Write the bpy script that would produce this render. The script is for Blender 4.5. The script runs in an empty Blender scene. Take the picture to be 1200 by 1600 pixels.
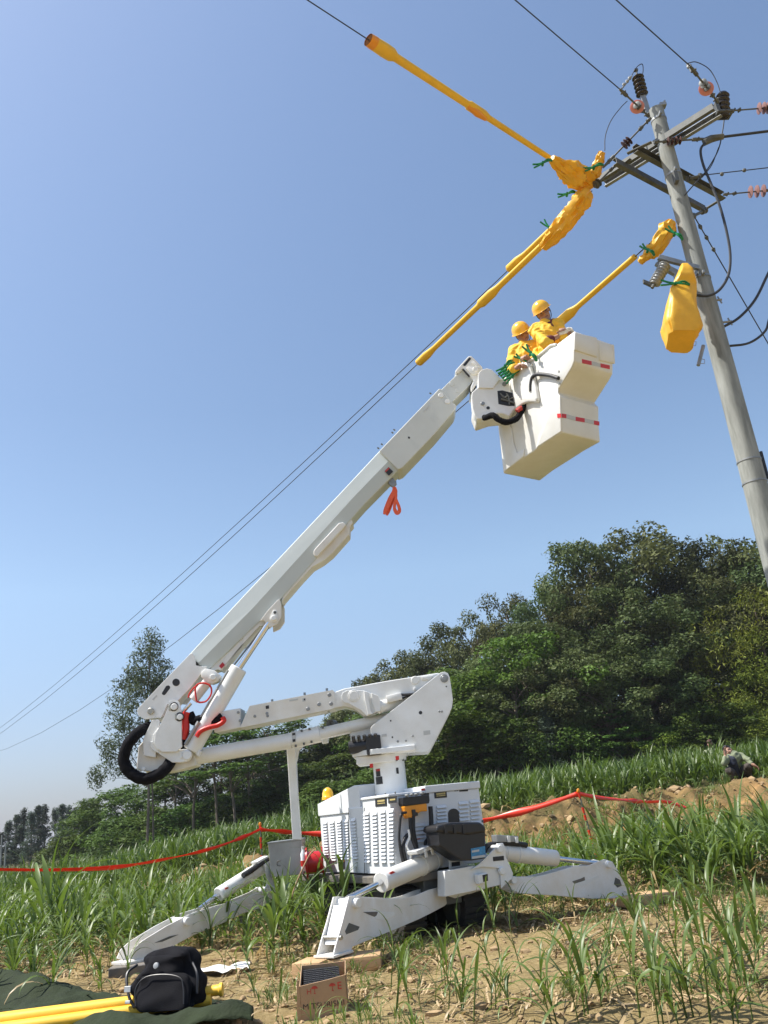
import bpy, bmesh, math, random
import numpy as np
from mathutils import Vector, Matrix, noise

SC = bpy.context.scene
COL = SC.collection
R = math.radians
rnd = random.Random(7)

# ------------------------------------------------------------------ camera
CAMZ = 1.2
FPX = 1320.0            # focal length in pixels of the 1200 x 1600 photograph
PITCH, ROLL = R(19.4), R(6.06)
cam_d = bpy.data.cameras.new("camera")
cam = bpy.data.objects.new("camera", cam_d)
COL.objects.link(cam)
cam_d.sensor_fit = 'VERTICAL'
cam_d.sensor_height = 24.0
cam_d.lens = 24.0 * FPX / 1600.0
cam_d.clip_start = 0.05
cam_d.clip_end = 4000
cam.matrix_world = (Matrix.Translation((0, 0, CAMZ)) @ Matrix.Rotation(R(90) + PITCH, 4, 'X')
                    @ Matrix.Rotation(-ROLL, 4, 'Z'))
SC.camera = cam

# ------------------------------------------------------------------ sky and sun
SUN_EL, SUN_AZ = R(58), R(182)       # azimuth counted from +X: from the left, slightly behind the machine
sund = Vector((math.cos(SUN_EL) * math.cos(SUN_AZ), math.cos(SUN_EL) * math.sin(SUN_AZ), math.sin(SUN_EL)))
SC.world = bpy.data.worlds.new("World")
SC.world.use_nodes = True
wn = SC.world.node_tree
bg = wn.nodes["Background"]
sky = wn.nodes.new("ShaderNodeTexSky")
sky.sky_type = 'NISHITA'
sky.sun_disc = False
sky.sun_elevation = SUN_EL
sky.sun_rotation = R(90) - SUN_AZ
sky.air_density = 1.0
sky.dust_density = 1.2
sky.ozone_density = 2.2
# a pale lavender pall low over the horizon
_tc = wn.nodes.new("ShaderNodeTexCoord"); _sx = wn.nodes.new("ShaderNodeSeparateXYZ"); wn.links.new(_tc.outputs["Generated"], _sx.inputs[0])
_rp = wn.nodes.new("ShaderNodeValToRGB"); wn.links.new(_sx.outputs[2], _rp.inputs[0])
_rp.color_ramp.elements[0].position = 0.0; _rp.color_ramp.elements[0].color = (0.43, 0.44, 0.58, 1)
_rp.color_ramp.elements[1].position = 0.80; _rp.color_ramp.elements[1].color = (1, 1, 0.98, 1)
for _p, _c in ((0.08, (0.62, 0.61, 0.69)), (0.26, (0.93, 0.92, 0.88)), (0.45, (0.87, 0.88, 0.86))):
    _e = _rp.color_ramp.elements.new(_p); _e.color = (*_c, 1)
_mx = wn.nodes.new("ShaderNodeMix"); _mx.data_type = 'RGBA'; _mx.blend_type = 'MULTIPLY'; _mx.inputs[0].default_value = 1.0
wn.links.new(sky.outputs[0], _mx.inputs[6]); wn.links.new(_rp.outputs[0], _mx.inputs[7]); _hs = wn.nodes.new("ShaderNodeHueSaturation"); _hs.inputs["Saturation"].default_value = 0.99; wn.links.new(_mx.outputs[2], _hs.inputs["Color"]); wn.links.new(_hs.outputs[0], bg.inputs[0])
bg.inputs[1].default_value = 0.131
sl = bpy.data.lights.new("sun", 'SUN')
sl.energy = 4.6
sl.angle = R(0.53)
sl.color = (1.0, 0.955, 0.88)
so = bpy.data.objects.new("sun", sl)
COL.objects.link(so)
so.rotation_euler = sund.to_track_quat('Z', 'Y').to_euler()
so.location = sund * 60
SC.view_settings.view_transform = 'Standard'
SC.view_settings.look = 'None'
SC.view_settings.exposure = 0.70
SC.view_settings.gamma = 1.0
SC.cycles.max_bounces = 6
SC.cycles.transparent_max_bounces = 8
SC.cycles.caustics_reflective = False
SC.cycles.caustics_refractive = False

# ------------------------------------------------------------------ measuring helpers
_c, _s = math.cos(PITCH), math.sin(PITCH)
CAM = Vector((0, 0, CAMZ))
def ray(px, py):
    dx, dy = px - 600.0, 800.0 - py
    a = dx * math.cos(ROLL) + dy * math.sin(ROLL)
    b = -dx * math.sin(ROLL) + dy * math.cos(ROLL)
    return Vector((a, _c * FPX - _s * b, _s * FPX + _c * b))
def U(px, py, Y):                    # point of the vertical plane y = Y
    d = ray(px, py); return CAM + d * (Y / d.y)
def G(px, py, z=0.0):                # point of the level plane z
    d = ray(px, py); return CAM + d * ((z - CAMZ) / d.z)
class Plane:                         # a vertical plane through p running along d
    def __init__(s, p, d):
        s.p = Vector((p[0], p[1], 0)); s.d = Vector((d[0], d[1], 0)).normalized()
        s.n = Vector((s.d.y, -s.d.x, 0))
        if s.n.dot(s.p - Vector((0, 0, 0))) > 0: s.n = -s.n      # outward: towards the photographer's side
    def at(s, px, py, off=0.0):
        d = ray(px, py); q = s.p + s.n * off
        return CAM + d * ((q - CAM).dot(s.n) / d.dot(s.n))
def YP(Y): return Plane((0, Y), (1, 0))

# ------------------------------------------------------------------ objects
def link(o, parent=None):
    COL.objects.link(o)
    if parent is not None: o.parent = parent
    return o
def origin_of(parent):
    v = Vector((0, 0, 0))
    while parent is not None:
        v += parent.location; parent = parent.parent
    return v
WHOLE = {'louvre_panel', 'trunk', 'crown', 'printed_word', 'printed_symbols', 'tape_wrap', 'mat_surface', 'door_seam'}
class MB:
    def __init__(s): s.v = []; s.f = []; s.mi = []
    def add(s, verts, faces, mi=0):
        n = len(s.v); s.v += [Vector(v) for v in verts]; s.f += [tuple(i + n for i in f) for f in faces]; s.mi += [mi] * len(faces)
        return s
    def pieces(s):
        n = len(s.v); par = list(range(n))
        def find(a):
            while par[a] != a: par[a] = par[par[a]]; a = par[a]
            return a
        for f in s.f:
            a = find(f[0])
            for b in f[1:]: par[find(b)] = a
        comp = {}
        for i, f in enumerate(s.f): comp.setdefault(find(f[0]), []).append(i)
        C = []
        for fl in comp.values():
            vi = {j for i in fl for j in s.f[i]}
            lo = [min(s.v[j][k] for j in vi) - .004 for k in range(3)]; hi = [max(s.v[j][k] for j in vi) + .004 for k in range(3)]
            C.append([fl, lo, hi])
        k = 0
        while k < len(C):               # pieces that touch stay together
            m = k + 1
            while m < len(C):
                if all(C[k][1][q] <= C[m][2][q] and C[m][1][q] <= C[k][2][q] for q in range(3)):
                    C[k] = [C[k][0] + C[m][0], [min(a, b) for a, b in zip(C[k][1], C[m][1])], [max(a, b) for a, b in zip(C[k][2], C[m][2])]]; C.pop(m); m = k + 1
                else: m += 1
            k += 1
        return [c[0] for c in C]
    def build(s, name, mat, parent=None, smooth=False, angle=None):
        if parent is not None and name not in WHOLE and len(s.v) < 20000:
            P = s.pieces()
            if len(P) > 1:
                first = None
                for fl in P:
                    q = MB(); ids = sorted({j for i in fl for j in s.f[i]}); mp_ = {j: n for n, j in enumerate(ids)}
                    q.v = [s.v[j] for j in ids]; q.f = [tuple(mp_[j] for j in s.f[i]) for i in fl]; q.mi = [s.mi[i] for i in fl]
                    o = q._build(name, mat, parent, smooth, angle); first = first or o
                return first
        return s._build(name, mat, parent, smooth, angle)
    def _build(s, name, mat, parent=None, smooth=False, angle=None):
        o0 = origin_of(parent)
        me = bpy.data.meshes.new(name)
        me.from_pydata([v - o0 for v in s.v], [], s.f)
        mats = mat if isinstance(mat, (list, tuple)) else [mat]
        for m in mats: me.materials.append(m)
        if len(mats) > 1: me.polygons.foreach_set("material_index", s.mi)
        bm = bmesh.new(); bm.from_mesh(me); bmesh.ops.recalc_face_normals(bm, faces=bm.faces); bm.to_mesh(me); bm.free()
        if smooth or angle:
            for p in me.polygons: p.use_smooth = True
            me.set_sharp_from_angle(angle=R(angle or 40))
        return link(bpy.data.objects.new(name, me), parent)
def tag(o, label=None, cat=None, group=None, kind=None):
    if label: o["label"] = label
    if cat: o["category"] = cat
    if group: o["group"] = group
    if kind: o["kind"] = kind
    return o
def thing(name, loc, label, cat, group=None):
    o = bpy.data.objects.new(name, None); link(o); o.location = loc; o.empty_display_size = 0.1
    return tag(o, label, cat, group)
def prism(mb, pts, shift, bevel=0.006, seg=2, open_edges=(), mi=0):
    """closed outline pts (3-D) swept by the vector shift, with bevelled edges"""
    bm = bmesh.new()
    a = [bm.verts.new(p) for p in pts]; b = [bm.verts.new(Vector(p) + shift) for p in pts]
    bm.faces.new(a); bm.faces.new(b[::-1])
    n = len(pts)
    for i in range(n): bm.faces.new((a[i], b[i], b[(i + 1) % n], a[(i + 1) % n]))
    bmesh.ops.recalc_face_normals(bm, faces=bm.faces)
    if bevel > 0:
        try: bmesh.ops.bevel(bm, geom=list(bm.edges), offset=bevel, segments=seg, profile=0.5, affect='EDGES', clamp_overlap=True)
        except Exception: pass
    bm.verts.index_update()
    mb.add([v.co.copy() for v in bm.verts], [[v.index for v in f.verts] for f in bm.faces], mi)
    bm.free(); return mb
def plate(pxs, plane, thick, off=0.0, bevel=0.006, mb=None, back=0.0, mi=0):
    mb = mb or MB()
    pts = [plane.at(x, y, off) - plane.n * back for x, y in pxs]
    return prism(mb, pts, -plane.n * thick, bevel, mi=mi)
def zz(ox, oy, s, pts):              # pixels read from an enlarged crop
    return [(ox + x / s, oy + y / s) for x, y in pts]
def box(mb, c, ax, ay, az, bevel=0.0, mi=0):
    """box centred at c with full-extent vectors"""
    c = Vector(c); ax = Vector(ax); ay = Vector(ay); az = Vector(az)
    pts = [c - ax / 2 - ay / 2 - az / 2, c + ax / 2 - ay / 2 - az / 2, c + ax / 2 + ay / 2 - az / 2, c - ax / 2 + ay / 2 - az / 2]
    return prism(mb, pts, az, bevel, mi=mi)
def frame_of(d):
    d = d.normalized(); u = d.cross(Vector((0, 0, 1)))
    if u.length < 1e-3: u = Vector((1, 0, 0))
    u.normalize(); return u, d.cross(u).normalized() * -1
def tube(mb, path, rad, n=10, cap=True, mi=0, fn=None):
    path = [Vector(p) for p in path]; m = len(path)
    rads = rad if isinstance(rad, (list, tuple)) else [rad] * m
    verts = []; u, w = frame_of(path[1] - path[0])
    for i, p in enumerate(path):
        t = (path[min(i + 1, m - 1)] - path[max(i - 1, 0)]).normalized()
        u = (u - t * u.dot(t)).normalized(); w = t.cross(u)
        for k in range(n):
            a = 2 * math.pi * k / n; r = rads[i]
            if fn: r *= fn(i, a)
            verts.append(p + (u * math.cos(a) + w * math.sin(a)) * r)
    faces = [(i * n + k, i * n + (k + 1) % n, (i + 1) * n + (k + 1) % n, (i + 1) * n + k) for i in range(m - 1) for k in range(n)]
    if cap: faces += [tuple(range(n))[::-1], tuple((m - 1) * n + k for k in range(n))]
    return mb.add(verts, faces, mi)
def cyl(mb, p, q, r, n=20, mi=0, r2=None, chamfer=0.0):
    p = Vector(p); q = Vector(q); r2 = r if r2 is None else r2
    if chamfer > 0:
        d = (q - p).normalized() * chamfer
        return tube(mb, [p, p + d, q - d, q], [r - chamfer, r, r2, r2 - chamfer], n, mi=mi)
    return tube(mb, [p, q], [r, r2], n, mi=mi)
def lathe(mb, p, d, prof, n=20, mi=0):
    """profile (distance along d, radius)"""
    d = Vector(d).normalized(); p = Vector(p); u, w = frame_of(d)
    verts = [p + d * t + (u * math.cos(2 * math.pi * k / n) + w * math.sin(2 * math.pi * k / n)) * max(r, 1e-4) for t, r in prof for k in range(n)]
    m = len(prof)
    faces = [(i * n + k, i * n + (k + 1) % n, (i + 1) * n + (k + 1) % n, (i + 1) * n + k) for i in range(m - 1) for k in range(n)]
    faces += [tuple(range(n))[::-1], tuple((m - 1) * n + k for k in range(n))]
    return mb.add(verts, faces, mi)
def ball(mb, c, r, n=12, mi=0, sc=(1, 1, 1), rot=None):
    c = Vector(c); verts = []; m = max(4, n // 2 + 1)
    for i in range(m + 1):
        th = math.pi * i / m
        for k in range(n):
            a = 2 * math.pi * k / n
            v = Vector((math.sin(th) * math.cos(a) * sc[0], math.sin(th) * math.sin(a) * sc[1], math.cos(th) * sc[2])) * r
            if rot is not None: v = rot @ v
            verts.append(c + v)
    faces = [(i * n + k, (i + 1) * n + k, (i + 1) * n + (k + 1) % n, i * n + (k + 1) % n) for i in range(m) for k in range(n)]
    return mb.add(verts, faces, mi)
def spline(pts, k=6):
    """Catmull-Rom through points"""
    P = [Vector(p) for p in pts]; P = [P[0] * 2 - P[1]] + P + [P[-1] * 2 - P[-2]]; out = []
    for i in range(1, len(P) - 2):
        for j in range(k):
            t = j / k; a, b, c, d = P[i - 1], P[i], P[i + 1], P[i + 2]
            out.append(0.5 * ((2 * b) + (c - a) * t + (2 * a - 5 * b + 4 * c - d) * t * t + (3 * b - a - 3 * c + d) * t ** 3))
    out.append(P[-2]); return out
def text_mesh(mb, txt, origin, right, up, size, out, mi=0, bold=0.0, sx=1.0):
    cu = bpy.data.curves.new("lettering", 'FONT'); cu.body = txt; cu.size = 1.0; cu.align_x = 'CENTER'; cu.align_y = 'CENTER'; cu.offset = bold
    cu.extrude = 0.004
    o = bpy.data.objects.new("lettering", cu); COL.objects.link(o)
    me = o.to_mesh()
    right = Vector(right).normalized(); up = Vector(up).normalized(); out = Vector(out).normalized()
    vs = [Vector(origin) + right * v.co.x * size * sx + up * v.co.y * size + out * v.co.z * size for v in me.vertices]
    mb.add(vs, [tuple(p.vertices) for p in me.polygons], mi)
    o.to_mesh_clear(); bpy.data.objects.remove(o); bpy.data.curves.remove(cu)

# ------------------------------------------------------------------ materials
def mat(name, col, rough=0.5, metal=0.0, var=0.12, scale=6.0, bump=0.0, bscale=40.0, spec=0.5, col2=None, coat=0.0, trans=0.0, objvar=0.0, stretch=None, detail=6.0, contrast=0.0):
    m = bpy.data.materials.new(name); m.use_nodes = True
    nt = m.node_tree; L = nt.links; b = nt.nodes["Principled BSDF"]
    tc = nt.nodes.new("ShaderNodeTexCoord"); src = tc.outputs["Object"]
    if stretch:
        mp = nt.nodes.new("ShaderNodeMapping"); mp.inputs["Scale"].default_value = stretch; L.new(src, mp.inputs[0]); src = mp.outputs[0]
    nz = nt.nodes.new("ShaderNodeTexNoise"); nz.inputs["Scale"].default_value = scale; nz.inputs["Detail"].default_value = detail; nz.inputs["Roughness"].default_value = 0.6
    L.new(src, nz.inputs["Vector"])
    cr = nt.nodes.new("ShaderNodeValToRGB")
    lo, hi = 0.3 + contrast, 0.7 - contrast
    cr.color_ramp.elements[0].position = lo; cr.color_ramp.elements[1].position = hi
    c2 = col2 if col2 else tuple(c * (1 - var) for c in col)
    c1 = col if col2 else tuple(min(1, c * (1 + var)) for c in col)
    cr.color_ramp.elements[0].color = (*c2, 1); cr.color_ramp.elements[1].color = (*c1, 1)
    L.new(nz.outputs[0], cr.inputs[0]); out = cr.outputs[0]
    if objvar:
        oi = nt.nodes.new("ShaderNodeObjectInfo"); hs = nt.nodes.new("ShaderNodeHueSaturation")
        mr = nt.nodes.new("ShaderNodeMapRange"); mr.inputs[3].default_value = 1 - objvar; mr.inputs[4].default_value = 1 + objvar
        mh = nt.nodes.new("ShaderNodeMapRange"); mh.inputs[3].default_value = 0.5 - objvar * 0.08; mh.inputs[4].default_value = 0.5 + objvar * 0.08
        L.new(oi.outputs["Random"], mr.inputs[0]); L.new(mr.outputs[0], hs.inputs["Value"])
        L.new(oi.outputs["Random"], mh.inputs[0]); L.new(mh.outputs[0], hs.inputs["Hue"]); L.new(out, hs.inputs["Color"]); out = hs.outputs[0]
    L.new(out, b.inputs["Base Color"])
    b.inputs["Roughness"].default_value = rough; b.inputs["Metallic"].default_value = metal; b.inputs["Specular IOR Level"].default_value = spec
    if coat: b.inputs["Coat Weight"].default_value = coat; b.inputs["Coat Roughness"].default_value = 0.1
    rn = nt.nodes.new("ShaderNodeMapRange"); rn.inputs[3].default_value = max(0.03, rough - 0.1); rn.inputs[4].default_value = min(1, rough + 0.12)
    L.new(nz.outputs[0], rn.inputs[0]); L.new(rn.outputs[0], b.inputs["Roughness"])
    if bump:
        n2 = nt.nodes.new("ShaderNodeTexNoise"); n2.inputs["Scale"].default_value = bscale; n2.inputs["Detail"].default_value = 5; L.new(src, n2.inputs["Vector"])
        bp = nt.nodes.new("ShaderNodeBump"); bp.inputs["Strength"].default_value = bump; bp.inputs["Distance"].default_value = 0.02
        L.new(n2.outputs[0], bp.inputs["Height"]); L.new(bp.outputs[0], b.inputs["Normal"])
    if trans:
        tr = nt.nodes.new("ShaderNodeBsdfTranslucent"); mx = nt.nodes.new("ShaderNodeMixShader"); mx.inputs[0].default_value = trans
        tb = nt.nodes.new("ShaderNodeHueSaturation"); tb.inputs["Value"].default_value = 1.25; tb.inputs["Saturation"].default_value = 1.1
        L.new(out, tb.inputs["Color"]); L.new(tb.outputs[0], tr.inputs["Color"])
        L.new(b.outputs[0], mx.inputs[1]); L.new(tr.outputs[0], mx.inputs[2]); L.new(mx.outputs[0], nt.nodes["Material Output"].inputs[0])
    return m
M = {}
M['white'] = mat("white_paint", (0.85, 0.87, 0.87), 0.32, var=0.03, scale=2.5, spec=0.5, coat=0.3, col2=(0.70, 0.69, 0.645), bump=0.02, bscale=6)
M['whitedirty'] = mat("white_paint_dusty", (0.80, 0.81, 0.79), 0.42, scale=3.0, col2=(0.68, 0.64, 0.56), bump=0.03, bscale=12, detail=10)
M["leg"] = mat("dusty_white_paint", (0.85, 0.86, 0.86), 0.42, scale=5.0, col2=(0.66, 0.60, 0.50), bump=0.05, bscale=20, detail=12, contrast=-0.12)
M['cab'] = mat("cabinet_enamel", (0.74, 0.76, 0.78), 0.38, scale=1.6, col2=(0.69, 0.71, 0.72), bump=0.02, bscale=5)
M['fiber'] = mat("grey_fibreglass_boom", (0.56, 0.61, 0.61), 0.42, scale=1.5, col2=(0.51, 0.56, 0.555), bump=0.03, bscale=9)
M['fiber2'] = mat("pale_fibreglass", (0.62, 0.645, 0.62), 0.42, scale=3, col2=(0.56, 0.58, 0.55), bump=0.03, bscale=9)
M['bucket'] = mat("bucket_gelcoat", (0.78, 0.785, 0.76), 0.38, scale=2.4, col2=(0.66, 0.65, 0.60), bump=0.03, bscale=7, coat=0.2)
M['chrome'] = mat("chromed_rod", (0.75, 0.76, 0.78), 0.14, metal=1.0, var=0.04)
M['steel'] = mat("galvanised_steel", (0.30, 0.31, 0.31), 0.5, metal=0.6, var=0.25, scale=9)
M['dsteel'] = mat("weathered_steel", (0.125, 0.13, 0.125), 0.6, metal=0.4, var=0.3, scale=9)
M['bolt'] = mat("zinc_bolt", (0.42, 0.40, 0.34), 0.4, metal=0.8, var=0.2, scale=30)
M['black'] = mat("black_rubber", (0.018, 0.018, 0.02), 0.55, var=0.3, scale=20, bump=0.15, bscale=50)
M['cloth'] = mat("black_nylon", (0.007, 0.007, 0.009), 0.9, spec=0.15, var=0.35, scale=14, bump=0.14, bscale=120)
M['plast'] = mat("black_plastic", (0.02, 0.02, 0.022), 0.4, var=0.2, scale=10)
M['track'] = mat("dusty_track_rubber", (0.05, 0.045, 0.038), 0.85, scale=8, col2=(0.02, 0.02, 0.02), bump=0.4, bscale=30)
M['deck'] = mat("worn_deck_plate", (0.20, 0.17, 0.13), 0.7, scale=9, col2=(0.10, 0.10, 0.10), bump=0.3, bscale=30)
M['alu'] = mat("dull_aluminium", (0.34, 0.35, 0.35), 0.45, metal=0.5, var=0.2, scale=5, bump=0.05)
M['yell'] = mat("yellow_plastic_cover", (0.84, 0.50, 0.05), 0.48, var=0.07, scale=8, spec=0.3)
M['yellsheet'] = mat("yellow_rubber_sheet", (0.82, 0.50, 0.05), 0.42, var=0.06, scale=10, bump=0.2, bscale=14, trans=0.2, spec=0.35)
M['yelljack'] = mat("yellow_rubberised_coat", (0.85, 0.50, 0.05), 0.62, var=0.08, scale=14, bump=0.5, bscale=22, spec=0.25)
M['helm'] = mat("yellow_helmet_shell", (0.86, 0.47, 0.02), 0.22, var=0.03, coat=0.5)
M['orange'] = mat("orange_plastic", (0.80, 0.30, 0.02), 0.35, var=0.08)
M['orangestrap'] = mat("orange_webbing", (0.85, 0.13, 0.05), 0.6, var=0.12, scale=60, bump=0.3, bscale=200)
M['redtape'] = mat("red_barrier_film", (0.80, 0.05, 0.02), 0.35, var=0.12, scale=4, trans=0.25)
M['red'] = mat("red_enamel", (0.42, 0.012, 0.015), 0.3, var=0.1)
M['redhose'] = mat("red_hose", (0.60, 0.02, 0.012), 0.35, var=0.1)
M['green'] = mat("green_clamp_plastic", (0.01, 0.22, 0.07), 0.25, var=0.2, scale=30, trans=0.15)
M['disc'] = mat("salmon_silicone_disc", (0.70, 0.30, 0.23), 0.45, var=0.08, trans=0.3)
M['mouth_shade'] = mat('painted_mouth_shade', (0.10, 0.045, 0.02), 0.95, spec=0.0)  # dark colour painted for the shade inside a cover's open end
M['mauve'] = mat('mauve_insulator', (0.24, 0.12, 0.10), 0.45, var=0.12)
M['brown'] = mat("brown_insulator", (0.085, 0.042, 0.034), 0.5, var=0.15, spec=0.2)
M['porc'] = mat("dark_glazed_porcelain", (0.025, 0.022, 0.022), 0.18, var=0.2)
M['greypor'] = mat("grey_polymer_insulator", (0.25, 0.26, 0.26), 0.4, var=0.1)
M['wire'] = mat("weathered_conductor", (0.035, 0.037, 0.042), 0.5, metal=0.2, var=0.2)
M['conc'] = mat("pole_concrete", (0.34, 0.355, 0.335), 0.85, scale=3.0, col2=(0.17, 0.18, 0.165), stretch=(5, 5, 0.7), bump=0.08, bscale=30, detail=12)
M['ink'] = mat("black_print", (0.02, 0.02, 0.022), 0.5, var=0.2, scale=40)
M['redink'] = mat("red_print", (0.5, 0.05, 0.04), 0.5, var=0.15, scale=40)
M['redref'] = mat("red_reflective_tape", (0.55, 0.02, 0.015), 0.3, var=0.1)
M['silref'] = mat("silver_reflective_tape", (0.50, 0.51, 0.50), 0.3, var=0.06)
M['gold'] = mat("gold_print", (0.45, 0.36, 0.14), 0.4, var=0.3, scale=60)
M['bluel'] = mat("blue_label", (0.05, 0.24, 0.45), 0.4, var=0.3, scale=40)
M['card'] = mat("corrugated_cardboard", (0.42, 0.27, 0.155), 0.85, var=0.08, scale=5, bump=0.1, bscale=40)
M['wood'] = mat("sawn_timber", (0.56, 0.38, 0.20), 0.8, scale=5, col2=(0.40, 0.24, 0.12), stretch=(1, 6, 6), bump=0.2, bscale=20)
M['tarp'] = mat("dark_green_canvas", (0.022, 0.031, 0.014), 0.85, var=0.3, scale=4, bump=0.4, bscale=40, spec=0.2)
M['tarp2'] = mat("light_green_canvas", (0.12, 0.20, 0.10), 0.7, var=0.2, scale=6, bump=0.25, bscale=60)
M['skin'] = mat("tanned_skin", (0.40, 0.22, 0.15), 0.55, var=0.12, scale=20)
M['hair'] = mat("black_hair", (0.012, 0.01, 0.01), 0.5, var=0.3, scale=50, bump=0.4, bscale=90)
M['lip'] = mat("lips", (0.22, 0.07, 0.055), 0.5)
M['khaki'] = mat("grey_green_shirt", (0.19, 0.215, 0.13), 0.85, var=0.2, scale=12, bump=0.5, bscale=30)
M['trous'] = mat("dark_trousers", (0.060, 0.048, 0.040), 0.85, var=0.3, scale=12, bump=0.4, bscale=30)
M['maroon'] = mat("maroon_shirt", (0.13, 0.02, 0.025), 0.7, var=0.2, scale=20)
M['glove'] = mat("white_cotton_glove", (0.70, 0.69, 0.66), 0.8, var=0.08, scale=30)
M['bottle'] = mat("clear_plastic_bottle", (0.78, 0.84, 0.86), 0.12, var=0.03)
M['trousgrey'] = mat("navy_vest", (0.03, 0.035, 0.055), 0.8, var=0.3, scale=12)
# ------------------------------------------------------------------ terrain
def sstep(t): t = max(0.0, min(1.0, t)); return t * t * (3 - 2 * t)
def lerp_t(u, tab):
    if u <= tab[0][0]: return tab[0][1]
    for (a, p), (b, q) in zip(tab[:-1], tab[1:]):
        if u <= b: return p + (q - p) * (u - a) / (b - a)
    return tab[-1][1]
BANK = [(-.42, .02), (-.34, .10), (-.24, .38), (-.10, .62), (.02, .86), (.5, .98)]
EDGE = [(-.42, -1.0), (-.36, -.75), (-.30, -.25), (-.22, .25), (-.08, .70), (.12, 1.25), (.46, 1.7)]
HILL = [(-.40, 0.0), (-.2, 1.5), (-.02, 4.0), (.1, 8.0), (.5, 10.0)]
def bank_h(x, y): return lerp_t(x / max(y, 1.0), BANK)
def bank_y(x): return 16.9 + 0.5 * math.sin(x * 0.5) + 0.3 * math.sin(x * 1.3 + 1) + 0.03 * x
def ground_h(x, y, fine=True):
    h = 0.0
    by = bank_y(x)
    h += bank_h(x, y) * sstep((y - by) / 1.5)
    u = x / max(y, 1.0)
    if y > 18.4: h += (lerp_t(u, EDGE) - bank_h(x, y)) * min(1.0, (y - 18.4) / 28.0)
    if y > 58: h += lerp_t(u, HILL) * sstep((y - 58) / 45)
    if y > 12: h += 0.10 * noise.noise(Vector((x * 0.11, y * 0.11, 3.3))) * min(1, (y - 12) / 10)
    if fine and y < 30 and abs(x) < 16:
        h += 0.045 * noise.noise(Vector((x * 1.3, y * 1.3, 0))) + 0.03 * noise.noise(Vector((x * 4, y * 4, 5)))
        if y < 14 and -8 < x < 8:
            h += 0.016 * noise.noise(Vector((x * 11, y * 11, 9))) + 0.010 * abs(noise.noise(Vector((x * 23, y * 23, 2))))
        if by - 1 < y < by + 2.5:
            k = math.sin(math.pi * (y - by + 1) / 3.5)
            h += k * 0.26 * noise.noise(Vector((x * 1.7, y * 1.7, 7))) + k * 0.20 * noise.noise(Vector((x * 4, y * 4, 7))) + k * 0.10 * abs(noise.noise(Vector((x * 9, y * 9, 7))))
    return h
def axis(lo, hi, step, far_lo, far_hi, g=1.16):
    a = list(np.arange(lo, hi + 1e-6, step)); s = step; v = hi
    while v < far_hi: s *= g; v += s; a.append(v)
    s = step; v = lo; b = []
    while v > far_lo: s *= g; v -= s; b.append(v)
    return b[::-1] + a
gx = axis(-6.0, 5.5, 0.055, -1500, 1500, 1.07); gy = axis(4.5, 20.5, 0.055, -200, 2500, 1.09)
nx, ny = len(gx), len(gy)
gv = [(x, y, ground_h(x, y)) for y in gy for x in gx]
gf = [(j * nx + i, j * nx + i + 1, (j + 1) * nx + i + 1, (j + 1) * nx + i) for j in range(ny - 1) for i in range(nx - 1)]
me = bpy.data.meshes.new("ground"); me.from_pydata(gv, [], gf); me.polygons.foreach_set("use_smooth", [True] * len(gf))
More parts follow.
